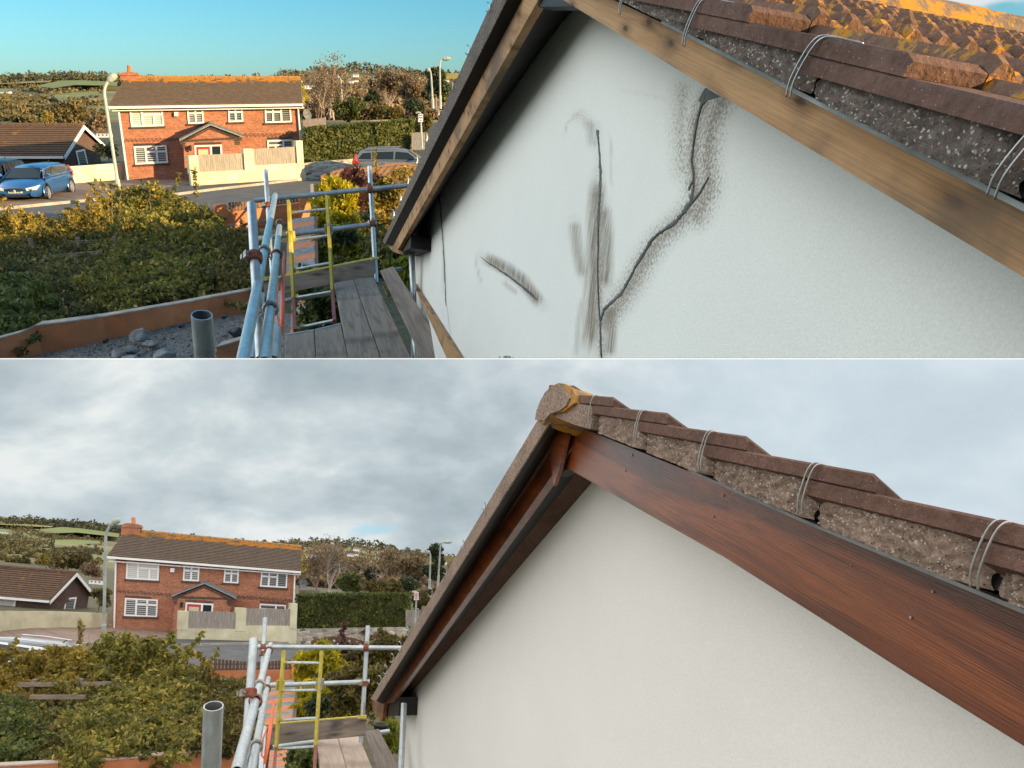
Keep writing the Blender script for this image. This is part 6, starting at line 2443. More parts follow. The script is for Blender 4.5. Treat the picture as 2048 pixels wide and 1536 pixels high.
def spray_conifer(S, label, poly, zf, n, mat, size, name='conifer', thick=.5, clumps=60, rad=.13, tip=None):
    """feathery conifer: clumps of upward pointing sprays"""
    P = region_points(S, poly, zf, n, thick, clumps, rad)
    up = np.array(S.up) * .75
    base = D(sum(p[0] for p in poly) / len(poly), max(p[1] for p in poly), zf(max(p[1] for p in poly)))
    root = thing(S, name, label, 'conifer', S.M(base))
    leaves(S, 'foliage', leaf_quads(P, size, 3.4, up), mat, root)
    mb = MB()
    t = tip or poly[0]
    mb.path([D(base.x * 0 + sum(p[0] for p in poly) / len(poly), max(p[1] for p in poly), zf(0) + .2), D(t[0], t[1] + 8, zf(0) + .25)], [.07, .01], 6)
    obj(S, 'trunk', mb, 'bark', root)
    return root


def build_garden(S):
    W = S.when
    sunny = S.k == 1
    # vegetated bank
    zb = S.pick(lambda y: float(np.interp(y, [385, 440, 470, 560, 650, 717], [25, 23, 21.5, 16.5, 13.5, 11.8])),
                lambda y: float(np.interp(y, [1265, 1330, 1365, 1450, 1520, 1545], [19.6, 18.8, 18.2, 15.4, 13.6, 13.2])))
    A = S.pick([(205, 440), (215, 402), (245, 392), (270, 385), (305, 386), (340, 394), (365, 396), (385, 420), (420, 440), (428, 458), (424, 480), (330, 505), (225, 470)],
               [(178, 1318), (205, 1306), (240, 1284), (262, 1290), (300, 1302), (318, 1318), (340, 1335), (395, 1356), (400, 1372), (340, 1385), (200, 1362), (178, 1330)])
    growth(S, 'climbing_shrub', S.pick('tall yellow green climber glowing in the sun along the garden edge', 'tall yellow green climber in front of the road under cloud'), 'shrub', A, zb, 34000, .115, 'ivy_leaf', .8, 90, .36, 1.9, np.array(S.up) * .25, nst=50)
    B = S.pick([(-20, 445), (20, 440), (65, 437), (100, 448), (112, 462), (115, 482), (60, 490), (-20, 492)], [(-20, 1335), (40, 1318), (100, 1312), (170, 1308), (182, 1340), (160, 1362), (60, 1368), (-20, 1372)])
    growth(S, 'golden_shrub', S.pick('golden leaved shrub in full sun at the left edge', 'brown and gold leaved shrub at the left edge under cloud'), 'shrub', B, zb, 17000, .10, 'golden_leaf', .7, 50, .33, 1.9, nst=40)
    B2 = S.pick([(115, 452), (150, 440), (195, 430), (215, 440), (225, 465), (160, 478), (118, 478)], [(-20, 1372), (60, 1372), (170, 1366), (180, 1385), (100, 1395), (-20, 1400)])
    growth(S, 'golden_shrub', S.pick('low tangle of rusty stems and gold leaves beside the climber', 'thin brown shrub behind the old fence rails under cloud'), 'shrub', B2, zb, 6000, .085, 'golden_leaf', .6, 28, .3, 1.9, nst=90)
    Cc = S.pick([(-20, 492), (60, 484), (220, 474), (330, 492), (430, 474), (505, 470), (508, 585), (240, 640), (60, 655), (-20, 705)],
                [(-20, 1398), (60, 1392), (180, 1372), (330, 1370), (400, 1362), (495, 1365), (492, 1490), (400, 1500), (180, 1522), (-20, 1530)])
    growth(S, 'undergrowth', 'dense mixed undergrowth covering the garden bank', 'plants', Cc, zb, 70000, .095, 'dark_leaf', .5, 260, .34, 2.0, None, 'stuff')
    Dp = S.pick([(250, 490), (330, 470), (420, 480), (430, 530), (380, 590), (290, 590), (230, 620), (215, 560)], [(160, 1395), (240, 1372), (330, 1366), (395, 1376), (400, 1420), (340, 1470), (280, 1490), (180, 1520), (150, 1470)])
    growth(S, 'rambling_shrub', S.pick('sprawling green shrub in the shade below the sunny climber', 'sprawling yellow green shrub over the bank under cloud'), 'shrub', Dp, lambda y: zb(y) - .5, 20000, .10, 'ivy_leaf', .4, 90, .30, 2.2, np.array(S.ex) * .3, nst=50)
    E = S.pick([(428, 478), (470, 468), (505, 470), (508, 580), (470, 595), (430, 570)], [(405, 1400), (430, 1372), (490, 1368), (494, 1480), (450, 1498), (400, 1490)])
    growth(S, 'juniper', 'feathery shrub behind the near scaffold post ' + W, 'shrub', E, lambda y: zb(y) - .4, 14000, .09, 'olive_leaf', .4, 50, .28, 2.6, np.array(S.up) * .5, nst=25)
    F2 = S.pick([(228, 560), (262, 560), (268, 600), (250, 640), (236, 635)], [(140, 1480), (185, 1475), (180, 1530), (150, 1545)])
    growth(S, 'trailing_stem', 'trailing leafy stem hanging over the orange retaining wall ' + W, 'shrub', F2, lambda y: zb(y) - .7, 1500, .09, 'ivy_leaf', .2, 14, .2, 2.2, nst=10)
    H2 = S.pick([(-20, 560), (60, 560), (110, 610), (60, 660), (-20, 700)], [(-20, 1400), (40, 1410), (60, 1470), (40, 1525), (-20, 1530)])
    growth(S, 'evergreen_shrub', 'glossy dark evergreen shrub at the lower left edge ' + W, 'shrub', H2, lambda y: zb(y) - .4, 9000, .10, 'hedge_leaf', .4, 40, .28, 1.8, nst=15)
    # tall dry stems poking over the road
    sp = S.pick([(182, 375, 445), (196, 380, 440), (225, 385, 430), (300, 372, 420), (240, 360, 420)], [(158, 1240, 1310), (163, 1248, 1310), (178, 1268, 1310), (197, 1262, 1300), (320, 1282, 1320)])
    root = thing(S, 'tall_weed', 'thin yellowing weed stems standing up against the road ' + W, 'plant', S.M(D(sp[0][0], sp[0][2], 23)))
    mb = MB()
    Pts = []
    for x, y0, y1 in sp:
        ps = [D(x + rng.uniform(-2, 2) + (y1 - y) * rng.uniform(-.1, .1), y, 23) for y in np.linspace(y1, y0, 6)]
        mb.path(ps, [.012, .011, .009, .007, .005, .003], 4, False)
    for x, y0, y1 in sp[:2]:
        for t in np.linspace(0, 1, 40):
            p = D(x + rng.uniform(-5, 5), y0 + (y1 - y0) * t, 23)
            Pts.append(list(p))
    obj(S, 'stems', mb, 'twig_bark', root)
    leaves(S, 'foliage', leaf_quads(np.array(Pts), .14, 2), 'golden_leaf', root)
    # old fence rails in the bank
    rl = S.pick([((30, 487), (240, 482)), ((85, 515), (200, 505))], [((36, 1369.5), (245, 1367)), ((60, 1394), (170, 1394))])
    root = thing(S, 'rail_fence', 'old grey brown fence rails half buried in the shrubs ' + W, 'fence', S.M(D(*rl[0][0], 20)))
    for (a, b) in rl:
        z = zb(a[1]) - S.pick(-.1, .75)
        A_, B_ = D(*a, z), D(*b, z)
        mb = MB()
        mb.box((A_ + B_) / 2, (B_ - A_) / 2, S.ey * .03, S.up * .045)
        obj(S, 'rail', mb, 'grey_rail', root)
    mb = MB()
    for t in (.15, .6, .95):
        p = lerp(D(*rl[0][0], zb(rl[0][0][1]) - .7), D(*rl[0][1], zb(rl[0][1][1]) - .7), t)
        mb.box(p - S.up * .3, S.ex * .045, S.ey * .045, S.up * .42)
    obj(S, 'post', mb, 'grey_rail', root)
    # orange retaining wall
    rt = S.pick([(-40, 690), (40, 668), (70, 653), (150, 643), (205, 635), (246, 628), (350, 610), (505, 581)], [(-40, 1536), (0, 1533.5), (90, 1529), (178, 1524.5), (300, 1514), (398, 1504.5), (445, 1499.5), (500, 1494)])
    rb = S.pick([(-40, 745), (40, 725), (70, 717), (150, 704), (195, 692), (250, 680), (314, 657), (505, 628)], [(-40, 1600), (0, 1598), (90, 1594), (178, 1590), (300, 1580), (398, 1570), (445, 1565), (500, 1560)])
    zr = S.pick([11.4, 11.9, 12.1, 12.4, 12.8, 12.9, 13.6, 14.6], [12.6, 12.7, 12.9, 13.1, 13.5, 14, 14.2, 14.5])
    top = [D(x, y, z) for (x, y), z in zip(rt, zr)]
    bot = [p - S.up * S.pick(.62, .8) for p in top]
    root = thing(S, 'retaining_wall', 'low orange rendered retaining wall below the shrubs ' + W, 'wall', S.M(bot[3]))
    mb = MB()
    k = S.ey * .22
    for i in range(len(top) - 1):
        mb.hexa([bot[i], bot[i + 1], top[i + 1], top[i]], [p + k for p in (bot[i], bot[i + 1], top[i + 1], top[i])])
    obj(S, 'wall', mb, 'orange_render', root)
    mb = MB()
    for i in range(len(top) - 1):
        a, b = top[i] + S.up * .002 - k * .08, top[i + 1] + S.up * .002 - k * .08
        mb.hexa([a, b, b + k * 1.16, a + k * 1.16], [p + S.up * .025 for p in (a, b, b + k * 1.16, a + k * 1.16)])
    obj(S, 'coping', mb, 'coping', root)
    if sunny:
        mb = MB()
        for x, y in ((209, 683.5), (361, 653.5), (448, 635)):
            c = D(x, y, 12.6) - S.ey * .1
            z = 12.55
            c = D(x, y, z * .995)
            mb.tube(c - S.ey * .01, c + S.ey * .1, .03, n=8)
        obj(S, 'weep_hole', mb, 'black_plastic', root)
        # second low wall nearer the camera, gravel between, stones
        a = [D(433, 697, 10.9), D(505, 676, 11.4), D(505, 760, 11.4), D(433, 760, 10.9)]
        mb = MB()
        mb.prism(a, S.ey * .22)
        root = thing(S, 'low_wall', 'short dark orange wall behind the big open ended scaffold post', 'wall', S.M(a[0]))
        obj(S, 'wall', mb, 'orange_render', root)
        mb = MB()
        mb.hexa([a[0] + S.up * .002 - S.ey * .02, a[1] + S.up * .002 - S.ey * .02, a[1] + S.up * .002 + S.ey * .25, a[0] + S.up * .002 + S.ey * .25], [p + S.up * .03 for p in (a[0] - S.ey * .02, a[1] - S.ey * .02, a[1] + S.ey * .25, a[0] + S.ey * .25)])
        obj(S, 'coping', mb, 'coping', root)
        mb = MB()
        g = [(-60, 735), (70, 715), (195, 690), (314, 655), (520, 625), (700, 640), (760, 740), (300, 800), (-60, 800)]
        mb.poly([S.G(x, y, .03) for x, y in g])
        structure(S, 'gravel_bed', mb, 'gravel', S.M(S.G(300, 690)))
        pts = []
        mb = MB()
        for i in range(900):
            x, y = rng.uniform(60, 500), rng.uniform(640, 717)
            if y < 722 - (x - 60) * .235:
                continue
            c = S.G(x, y, .035)
            r = rng.uniform(.012, .035)
            e = [Vector(rng.normal(size=3)).normalized() * r for _ in range(3)]
            mb.add([c + e[0], c + e[1], c + e[2], c - e[0], c - e[1], c - e[2]], [(0, 1, 2), (0, 2, 4), (0, 4, 5), (0, 5, 1), (3, 2, 1), (3, 4, 2), (3, 5, 4), (3, 1, 5)])
        o = single(S, 'gravel', 'loose grey pebbles on the garden bed', 'gravel', mb, 'rock', S.M(S.G(300, 690)))
        o['kind'] = 'stuff'
        for i, (x, y, w, h, lab) in enumerate([(281, 672, 46, 36, 'largest pale boulder against the orange retaining wall'), (301, 688, 30, 16, 'flat rounded stone just right of the largest boulder'), (236, 706, 32, 24, 'grey stone left below the largest boulder'),
                                               (260, 700, 30, 20, 'small stone between two bigger grey stones'), (327, 706, 46, 24, 'mottled stone at the lower edge of the gravel'), (258, 716, 34, 12, 'dark stone cut by the bottom of the gravel'),
                                               (470, 664, 34, 22, 'black boulder beside the sloping scaffold rails')]):
            z = 6216 / (y + h / 2 - 200) * .985
            c = D(x, y, z)
            mb = MB()
            bm = bmesh.new()
            bmesh.ops.create_icosphere(bm, subdivisions=3, radius=1)
            a0 = rng.uniform(0, 6)
            for v in bm.verts:
                d = v.co
                q = 1 + .16 * math.sin(d.x * 2.3 + a0) * math.cos(d.y * 2.9 + a0) + .10 * math.sin(d.z * 4 + d.x * 3 + a0)
                v.co = d * q
            cuts = [(Vector(rng.normal(size=3)).normalized(), rng.uniform(.55, .85)) for _ in range(9)]
            for v in bm.verts:
                for nn, cc in cuts:
                    t = v.co.dot(nn)
                    if t > cc:
                        v.co -= nn * (t - cc) * .92
                v.co += Vector(rng.normal(size=3)) * .018
            vs = [c + S.ex * v.co.x * w * .5 * z / FPX + S.up * v.co.z * h * .5 * z / FPX + S.ey * v.co.y * w * .4 * z / FPX for v in bm.verts]
            bm.verts.index_update()
            mb.add(vs, [tuple(v.index for v in f.verts) for f in bm.faces])
            bm.free()
            single(S, 'boulder', lab, 'stone', mb, 'rock' if i != 6 else 'black_plastic', S.M(c), 'stones on the gravel')
    # orange front wall with pickets along the road
    q1 = [(432, 458), (430, 409), (622, 392), (626, 440)]
    q2 = [(404, 1362), (403, 1323), (605, 1322), (606, 1365)]
    F = Facade(S, q1, q2, 24.0, 25.6)
    U = lambda x, y, d=0.0: F.q(x, y, d)
    root = thing(S, 'picket_wall', S.pick('orange rendered wall with pier and scalloped picket panels, partly sunlit', 'orange rendered wall with piers and scalloped picket panels under cloud'), 'wall', F.M)
    bk = -F.n * .22
    if sunny:
        wq = [(455, 424), (622, 404), (634, 455), (455, 476)]
        pier = [[(431, 460), (430, 415), (433, 410.5), (450, 408), (455, 412), (456, 458)], [(598, 440), (599, 400), (602, 396.5), (616, 395), (620, 399), (622, 452)]]
        copq = [(430, 456), (545, 441), (545, 437.5), (430, 452.5)]
        pk = [[(456, 405), (596, 389), (597, 404), (457, 423)]]
        low = [(425, 462), (640, 440), (650, 520), (425, 520)]
    else:
        wq = [(427, 1341.5), (584, 1340.5), (584, 1366), (427, 1363)]
        pier = [[(404, 1364), (403, 1328), (406, 1324), (422, 1323), (426, 1327), (426.5, 1364)], [(583, 1367), (583.5, 1332), (586, 1329), (603, 1328.5), (605, 1332), (605, 1382)]]
        copq = [(372, 1361), (480, 1357), (480, 1360), (372, 1364)]
        pk = [[(428, 1317), (583, 1319), (583, 1339), (427, 1341)], [(364, 1322), (404, 1334), (403, 1361), (366, 1352)]]
        low = [(400, 1366), (606, 1366), (606, 1420), (400, 1400)]
    mb = MB()
    mb.prism([U(*p) for p in wq], bk)
    mb.prism([U(*p) + bk * 1.2 for p in low], bk)
    obj(S, 'wall', mb, 'orange_render', root)
    for p in pier:
        mb = MB()
        mb.prism([U(*v, .06) for v in p], bk * 1.6)
        obj(S, 'pier', mb, 'orange_render', root)
    mb = MB()
    mb.prism([U(*v, .03) for v in copq], bk * 1.3)
    obj(S, 'coping', mb, 'coping', root)
    for q in pk:
        mb = MB()
        slat_panel(mb, [U(*v, -.05) for v in q], 22 if q[1][0] - q[0][0] > 60 else 6, -F.n, .025, .28, S.pick(.22, .25) if q[1][0] - q[0][0] > 60 else 0, .02)
        p4 = [U(*v, -.08) for v in q]
        for v0, v1 in ((.42, .52), (.86, .97)):
            mb.prism(sub(p4, 0, v0, 1, v1), -F.n * .03)
        obj(S, 'picket_panel', mb, 'lattice_timber' if sunny else 'brown_timber', root)
    if not sunny:
        qd = [(106, 1307), (168, 1311), (166, 1322), (108, 1322)]
        mb = MB()
        slat_panel(mb, [D(x, y, 24.5) for x, y in qd], 9, S.ey, .03, .22, .15, .02)
        r2 = thing(S, 'picket_panel', 'short scalloped picket panel in front of the white car', 'fence', S.M(D(*qd[3], 24.5)))
        obj(S, 'pickets', mb, 'lattice_timber', r2)
    else:
        qd = [(148, 427), (203, 421), (205, 432), (150, 438)]
        mb = MB()
        slat_panel(mb, [D(x, y, 24.5) for x, y in qd], 9, S.ey, .03, .22, .15, .02)
        r2 = thing(S, 'picket_panel', 'short sunlit picket panel beside the tall climber', 'fence', S.M(D(*qd[3], 24.5)))
        obj(S, 'pickets', mb, 'lattice_timber', r2)
    # trellis fence panels right of the conifer
    tq = S.pick([[(642, 352), (742, 338), (744, 378), (644, 395)], [(744, 338), (836, 330), (838, 372), (746, 378)]],
                [[(623, 1281), (728, 1276), (728, 1340), (622, 1340)], [(729, 1278), (806, 1276), (806, 1340), (729, 1340)]])
    for i, q in enumerate(tq):
        zf = S.pick(23.6, 22.5) + i * .8
        p = [D(x, y, zf + (.5 if j in (1, 2) else 0)) for j, (x, y) in enumerate(q)]
        root = thing(S, 'trellis_fence', ('arched lattice fence panel behind the golden conifer ' if i == 0 else 'arched lattice fence panel running behind the tiled verge ') + W, 'fence', frame(p[3], p[2] - p[3], S.up), 'trellis panels ' + W)
        ex, ez = p[2] - p[3], p[0] - p[3]
        nn = ex.cross(ez).normalized()
        lath = MB()
        hgt = lambda u: 1 + .16 * math.sin(math.pi * u) + (.05 if i else 0)
        lo = .52 if sunny else .62
        Wd, Hh = ex.length, ez.length
        step = .23
        nn_ = nn * (-1 if nn.dot(FWD) > 0 else 1)
        for sgn in (1, -1):
            for c in np.arange(-Hh * 1.3, Wd + Hh * 1.3, step):
                seg = []
                for t in np.linspace(0, 1, 40):
                    v = lo + (1.22 - lo) * t
                    u = (c + sgn * (v - lo) * Hh) / Wd
                    if 0 <= u <= 1 and v <= hgt(u):
                        seg.append((u, v))
                if len(seg) > 2:
                    a, b = p[3] + ex * seg[0][0] + ez * seg[0][1], p[3] + ex * seg[-1][0] + ez * seg[-1][1]
                    off = nn_ * (.012 * sgn)
                    d = (b - a).normalized()
                    w = d.cross(nn_) * .045
                    lath.hexa([a - w + off, b - w + off, b + w + off, a + w + off], [v_ + nn_ * .009 for v_ in (a - w + off, b - w + off, b + w + off, a + w + off)])
        obj(S, 'lattice', lath, S.pick('lattice_timber', 'brown_timber'), root)
        mb = MB()
        top_ = [p[3] + ex * u + ez * hgt(u) for u in np.linspace(0, 1, 14)]
        for a, b in zip(top_, top_[1:]):
            mb.hexa([a - nn_ * .025, b - nn_ * .025, b - nn_ * .025 - ez.normalized() * .06, a - nn_ * .025 - ez.normalized() * .06], [v + nn_ * .05 for v in (a - nn_ * .025, b - nn_ * .025, b - nn_ * .025 - ez.normalized() * .06, a - nn_ * .025 - ez.normalized() * .06)])
        for u in (0.012, .988):
            mb.box(p[3] + ex * u + ez * (hgt(u) / 2 - .6), ex.normalized() * .03, nn_ * .03, ez * (hgt(u) / 2 + .6))
        mb.box(p[3] + ex * .5 + ez * lo, ex * .5, nn_ * .025, ez.normalized() * .03)
        obj(S, 'fence_frame', mb, S.pick('lattice_timber', 'brown_timber'), root)
        mb = MB()
        nb = 7
        for j in range(nb):
            v = -1.0 + (lo + 1.0) * (j + .5) / nb
            mb.box(p[3] + ex * .5 + ez * v, ex * .49, nn_ * .01, ez * ((lo + 1.0) / nb * .47))
        obj(S, 'boards', mb, 'brown_timber', root)
    # thin post right of the picket wall
    a, b = S.pick(((623, 368), (625, 440)), ((601, 1300), (600, 1420)))
    mb = MB()
    mb.prism([D(a[0] - 2.4, a[1], 23.4), D(a[0] + 2.4, a[1], 23.4), D(b[0] + 2.4, b[1], 22.6), D(b[0] - 2.4, b[1], 22.6)], S.ey * .07)
    single(S, 'timber_post', 'thin weathered gate post beside the golden conifer ' + W, 'post', mb, 'silver_timber', S.M(D(*b, 22.6)))
    # conifers
    P1 = S.pick([(668, 342), (676, 356), (690, 362), (700, 380), (707, 400), (706, 430), (700, 455), (636, 470), (632, 450), (638, 420), (636, 396), (648, 374), (658, 362)],
                [(645, 1282), (655, 1292), (668, 1302), (680, 1318), (684, 1340), (682, 1362), (610, 1368), (604, 1340), (606, 1315), (620, 1300), (636, 1292)])
    spray_conifer(S, S.pick('bright yellow conifer lit by the sun behind the ladder', 'yellow green conifer behind the ladder under cloud'), P1, lambda y: S.pick(20.4, 17.5), 17000, 'gold_conifer', .15, 'golden_conifer', .7, 90, .17, (668, 345) if sunny else (645, 1285))
    P2 = S.pick([(640, 470), (690, 452), (735, 480), (742, 520), (720, 535), (630, 545), (626, 500)], [(612, 1368), (680, 1364), (690, 1395), (705, 1430), (700, 1450), (600, 1452), (588, 1440), (602, 1400)])
    spray_conifer(S, 'low spreading lime conifer below the golden one ' + W, P2, lambda y: S.pick(17.0, 15.6), 13000, S.pick('lime_conifer', 'gold_conifer'), .13, 'spreading_conifer', .6, 80, .16, (690, 455) if sunny else (650, 1370))
    P3 = S.pick([(655, 468), (695, 462), (700, 478), (660, 482)], [(618, 1400), (660, 1396), (668, 1430), (622, 1436)])
    spray_conifer(S, 'small grey green conifer clump in front of the golden one ' + W, P3, lambda y: 14.2, 1500, 'pine_leaf', .13, 'spreading_conifer', .2, 14, .13, (675, 466) if sunny else (640, 1400))
    # red leaved shrub, golden shrub by the verge
    P4 = S.pick([(690, 345), (716, 330), (726, 350), (722, 400), (708, 440), (700, 400)], [(684, 1300), (700, 1290), (715, 1305), (712, 1350), (690, 1375), (684, 1340)])
    growth(S, 'red_shrub', 'dark red leaved shrub between conifer and trellis ' + W, 'shrub', P4, lambda y: S.pick(21.6, 18.5), 2600, .10, 'red_leaf', .6, 26, .22, 1.7, nst=8)
    mb = MB()
    P5 = S.pick([(722, 400), (760, 370), (800, 340), (812, 345), (790, 400), (770, 470), (760, 505), (745, 500), (718, 450)], [(750, 1300), (800, 1290), (790, 1320), (770, 1340), (745, 1345)])
    growth(S, 'golden_shrub', 'bushy golden leaved shrub under the end of the verge ' + W, 'shrub', P5, lambda y: S.pick(22.9, 14.5), 9000, .1, S.pick('golden_leaf', 'olive_leaf'), .6, 60, .28, 1.8, nst=25)
    P6 = S.pick([(742, 470), (765, 480), (800, 520), (830, 560), (800, 560), (755, 530)], [(690, 1340), (745, 1350), (760, 1380), (745, 1430), (700, 1420), (684, 1380)])
    growth(S, 'leafy_shrub', 'loose shrub in the shade beside the far scaffold post ' + W, 'shrub', P6, lambda y: 12.2, 3800, .09, 'dark_leaf' if sunny else 'olive_leaf', .5, 40, .22, 1.8, nst=25)
    P7 = S.pick([(766, 538), (800, 505), (822, 520), (824, 600), (800, 580)], [(765, 1455), (785, 1440), (790, 1500), (775, 1500)])
    spray_conifer(S, 'bright green young conifer in the gap beside the house wall ' + W, P7, lambda y: 9.5, 1500, 'lime_conifer', .1, 'young_conifer', .2, 18, .1, P7[1])
    P8 = S.pick([(610, 610), (668, 590), (690, 640), (672, 655), (612, 655)], [(590, 1500), (630, 1495), (640, 1540), (600, 1545)])
    growth(S, 'ground_shrub', 'low green plant seen through the gap under the ladder ' + W, 'shrub', P8, lambda y: 9.6, 1700, .075, 'hedge_leaf', .3, 22, .14, 1.8, nst=20)
    # steps beside the conifers
    sq = S.pick([(575, 440), (628, 432), (630, 545), (572, 560)], [(528, 1366), (598, 1358), (588, 1440), (525, 1450)])
    p = [D(sq[0][0], sq[0][1], 20), D(sq[1][0], sq[1][1], 20), D(sq[2][0], sq[2][1], 14.5), D(sq[3][0], sq[3][1], 14.5)]
    root = thing(S, 'garden_steps', 'garden steps with red risers and grey treads behind the ladder ' + W, 'steps', S.M(p[3]))
    ns = 5
    for i in range(ns):
        v0, v1, v2 = i / ns, (i + .45) / ns, (i + 1) / ns
        r_ = sub(p, 0, v1, 1, v2)
        t_ = sub(p, 0, v0, 1, v1 + .02)
        mb = MB()
        mb.prism(r_, S.ey * .12)
        mb2 = MB()
        mb2.prism(t_, -S.up * .05)
        obj(S, 'riser', mb, 'orange_render', root)
        obj(S, 'tread', mb2, 'rock', root)
    mb = MB()
    e0 = S.pick([(629, 432), (633, 432), (636, 545), (631, 545)], [(594, 1358), (599, 1358), (590, 1440), (584, 1440)])
    mb.prism([D(x, y, 20 if y in (432, 1358) else 14.4) for x, y in e0], S.ey * .06)
    obj(S, 'side_board', mb, 'brown_timber', root)
    s2 = S.pick([(585, 575), (615, 570), (612, 658), (580, 668)], [(540, 1500), (575, 1496), (570, 1545), (535, 1545)])
    p = [D(s2[0][0], s2[0][1], 12), D(s2[1][0], s2[1][1], 12), D(s2[2][0], s2[2][1], 9.8), D(s2[3][0], s2[3][1], 9.8)]
    root = thing(S, 'garden_steps', 'lower brick red steps seen through the gap in the platform ' + W, 'steps', S.M(p[3]))
    for i in range(4):
        mb = MB()
        mb.prism(sub(p, 0, (i + .5) / 4, 1, (i + 1) / 4), S.ey * .1)
        obj(S, 'riser', mb, 'orange_render', root)
        mb = MB()
        mb.prism(sub(p, 0, i / 4, 1, (i + .52) / 4), -S.up * .05)
        obj(S, 'tread', mb, 'rock', root)
    # flower pot at the house corner
    if not sunny:
        c = D(760, 1462, 9.0)
        w = 14 / FPX * 9
        mb = MB()
        ring = lambda h, r: [c + S.up * h + (S.ex * math.cos(t) + S.ey * math.sin(t)) * r for t in np.linspace(0, 6.283, 19)]
        mb.grid([ring(-.12, w * .6), ring(.05, w * .92), ring(.05, w), ring(.085, w), ring(.085, w * .88), ring(.0, w * .8)])
        mb.poly(ring(0, w * .8)[:-1])
        single(S, 'plant_pot', 'black round plant pot at the foot of the house corner', 'pot', mb, 'black_plastic', S.M(c), None, True)


def build_shade_house(S):
    """added hipped house, out of view on the right, shaped to shade the gardens"""
    V = Vector
    x0, x1, y0, y1 = 14.0, 19.0, 3.0, 13.0  # added house, its outline set to throw the garden's shade
    root = thing(S, 'shade_house', 'added cream hipped house, out of view, that shades the sunny garden', 'house', frame(V((x0, y0, 0))))
    e = 5.45
    mb = MB()
    mb.prism([V((x0, y0, 0)), V((x0, y1, 0)), V((x0, y1, e)), V((x0, y0, 4.4))], V((x1 - x0, 0, 0)))
    obj(S, 'wall', mb, 'cream_render', root)
    r0, r1 = V((x0 + 1.2, 5.5, 6.75)), V((x0 + 1.2, 11.6, 6.75))
    a, b, c, d = V((x0 - .2, y0, 4.3)), V((x0 - .2, y1 + .1, e - .05)), V((x1 + .2, y1 + .1, e - .05)), V((x1 + .2, y0, 4.3))
    mb = MB()
    roof_slope(mb, a, b, r1, r0, 14, .05)
    roof_slope(mb, c, d, r0, r1, 14, .05)
    for q in ([a, d, r0], [b, c, r1]):
        mb.prism(q, V((0, 0, .05)))
    obj(S, 'roof', mb, 'house_tile', root)
    mb = MB()
    mb.prism([V((x0 + .05, .5, 0)), V((x0 + .05, y0 - .01, 0)), V((x0 + .05, y0 - .01, 3.7)), V((x0 + .05, .5, 3.65))], V((4, 0, 0)))
    obj(S, 'extension', mb, 'brick', root)
    mb = MB()
    mb.prism([V((x0 - .1, .4, 3.72)), V((x0 - .1, y0 - .02, 3.77)), V((x0 + 4.2, y0 - .02, 3.77)), V((x0 + 4.2, .4, 3.72))], V((0, 0, .06)))
    obj(S, 'flat_roof', mb, 'slate', root)
    for ya in (4.0, 7.2, 10.4):
        q = [V((x0 - .02, ya + 1.3, 4.2)), V((x0 - .02, ya, 4.2)), V((x0 - .02, ya, 2.9)), V((x0 - .02, ya + 1.3, 2.9))]
        mb = MB()
        for u0, v0, u1, v1 in ((0, 0, 1, .07), (0, .93, 1, 1), (0, .07, .05, .93), (.95, .07, 1, .93), (.47, .07, .53, .93)):
            mb.prism(sub(q, u0, v0, u1, v1), V((.06, 0, 0)))
        w = obj(S, 'window', mb, 'white_pvc', root)
        mb = MB()
        mb.prism(sub(q, .04, .05, .96, .95), V((.03, 0, 0)))
        obj(S, 'pane', mb, 'dark_pane', w)


for S in VIEWS:
    build_garden(S)
build_shade_house(S1)


# ------------------------------------------------------------------ cars
def car_loft(mb, secs, M, n=None):
    """secs: list of (x, [(y, z) half outline from sill to roof centre]); mirrored into full sections"""
    rows = []
    for x, half in secs:
        full = half + [(-y, z) for y, z in reversed(half)]
        rows.append([M @ Vector((x, y, z)) for y, z in full])
    mb.grid(rows)
    mb.poly(rows[0])
    mb.poly(rows[-1])


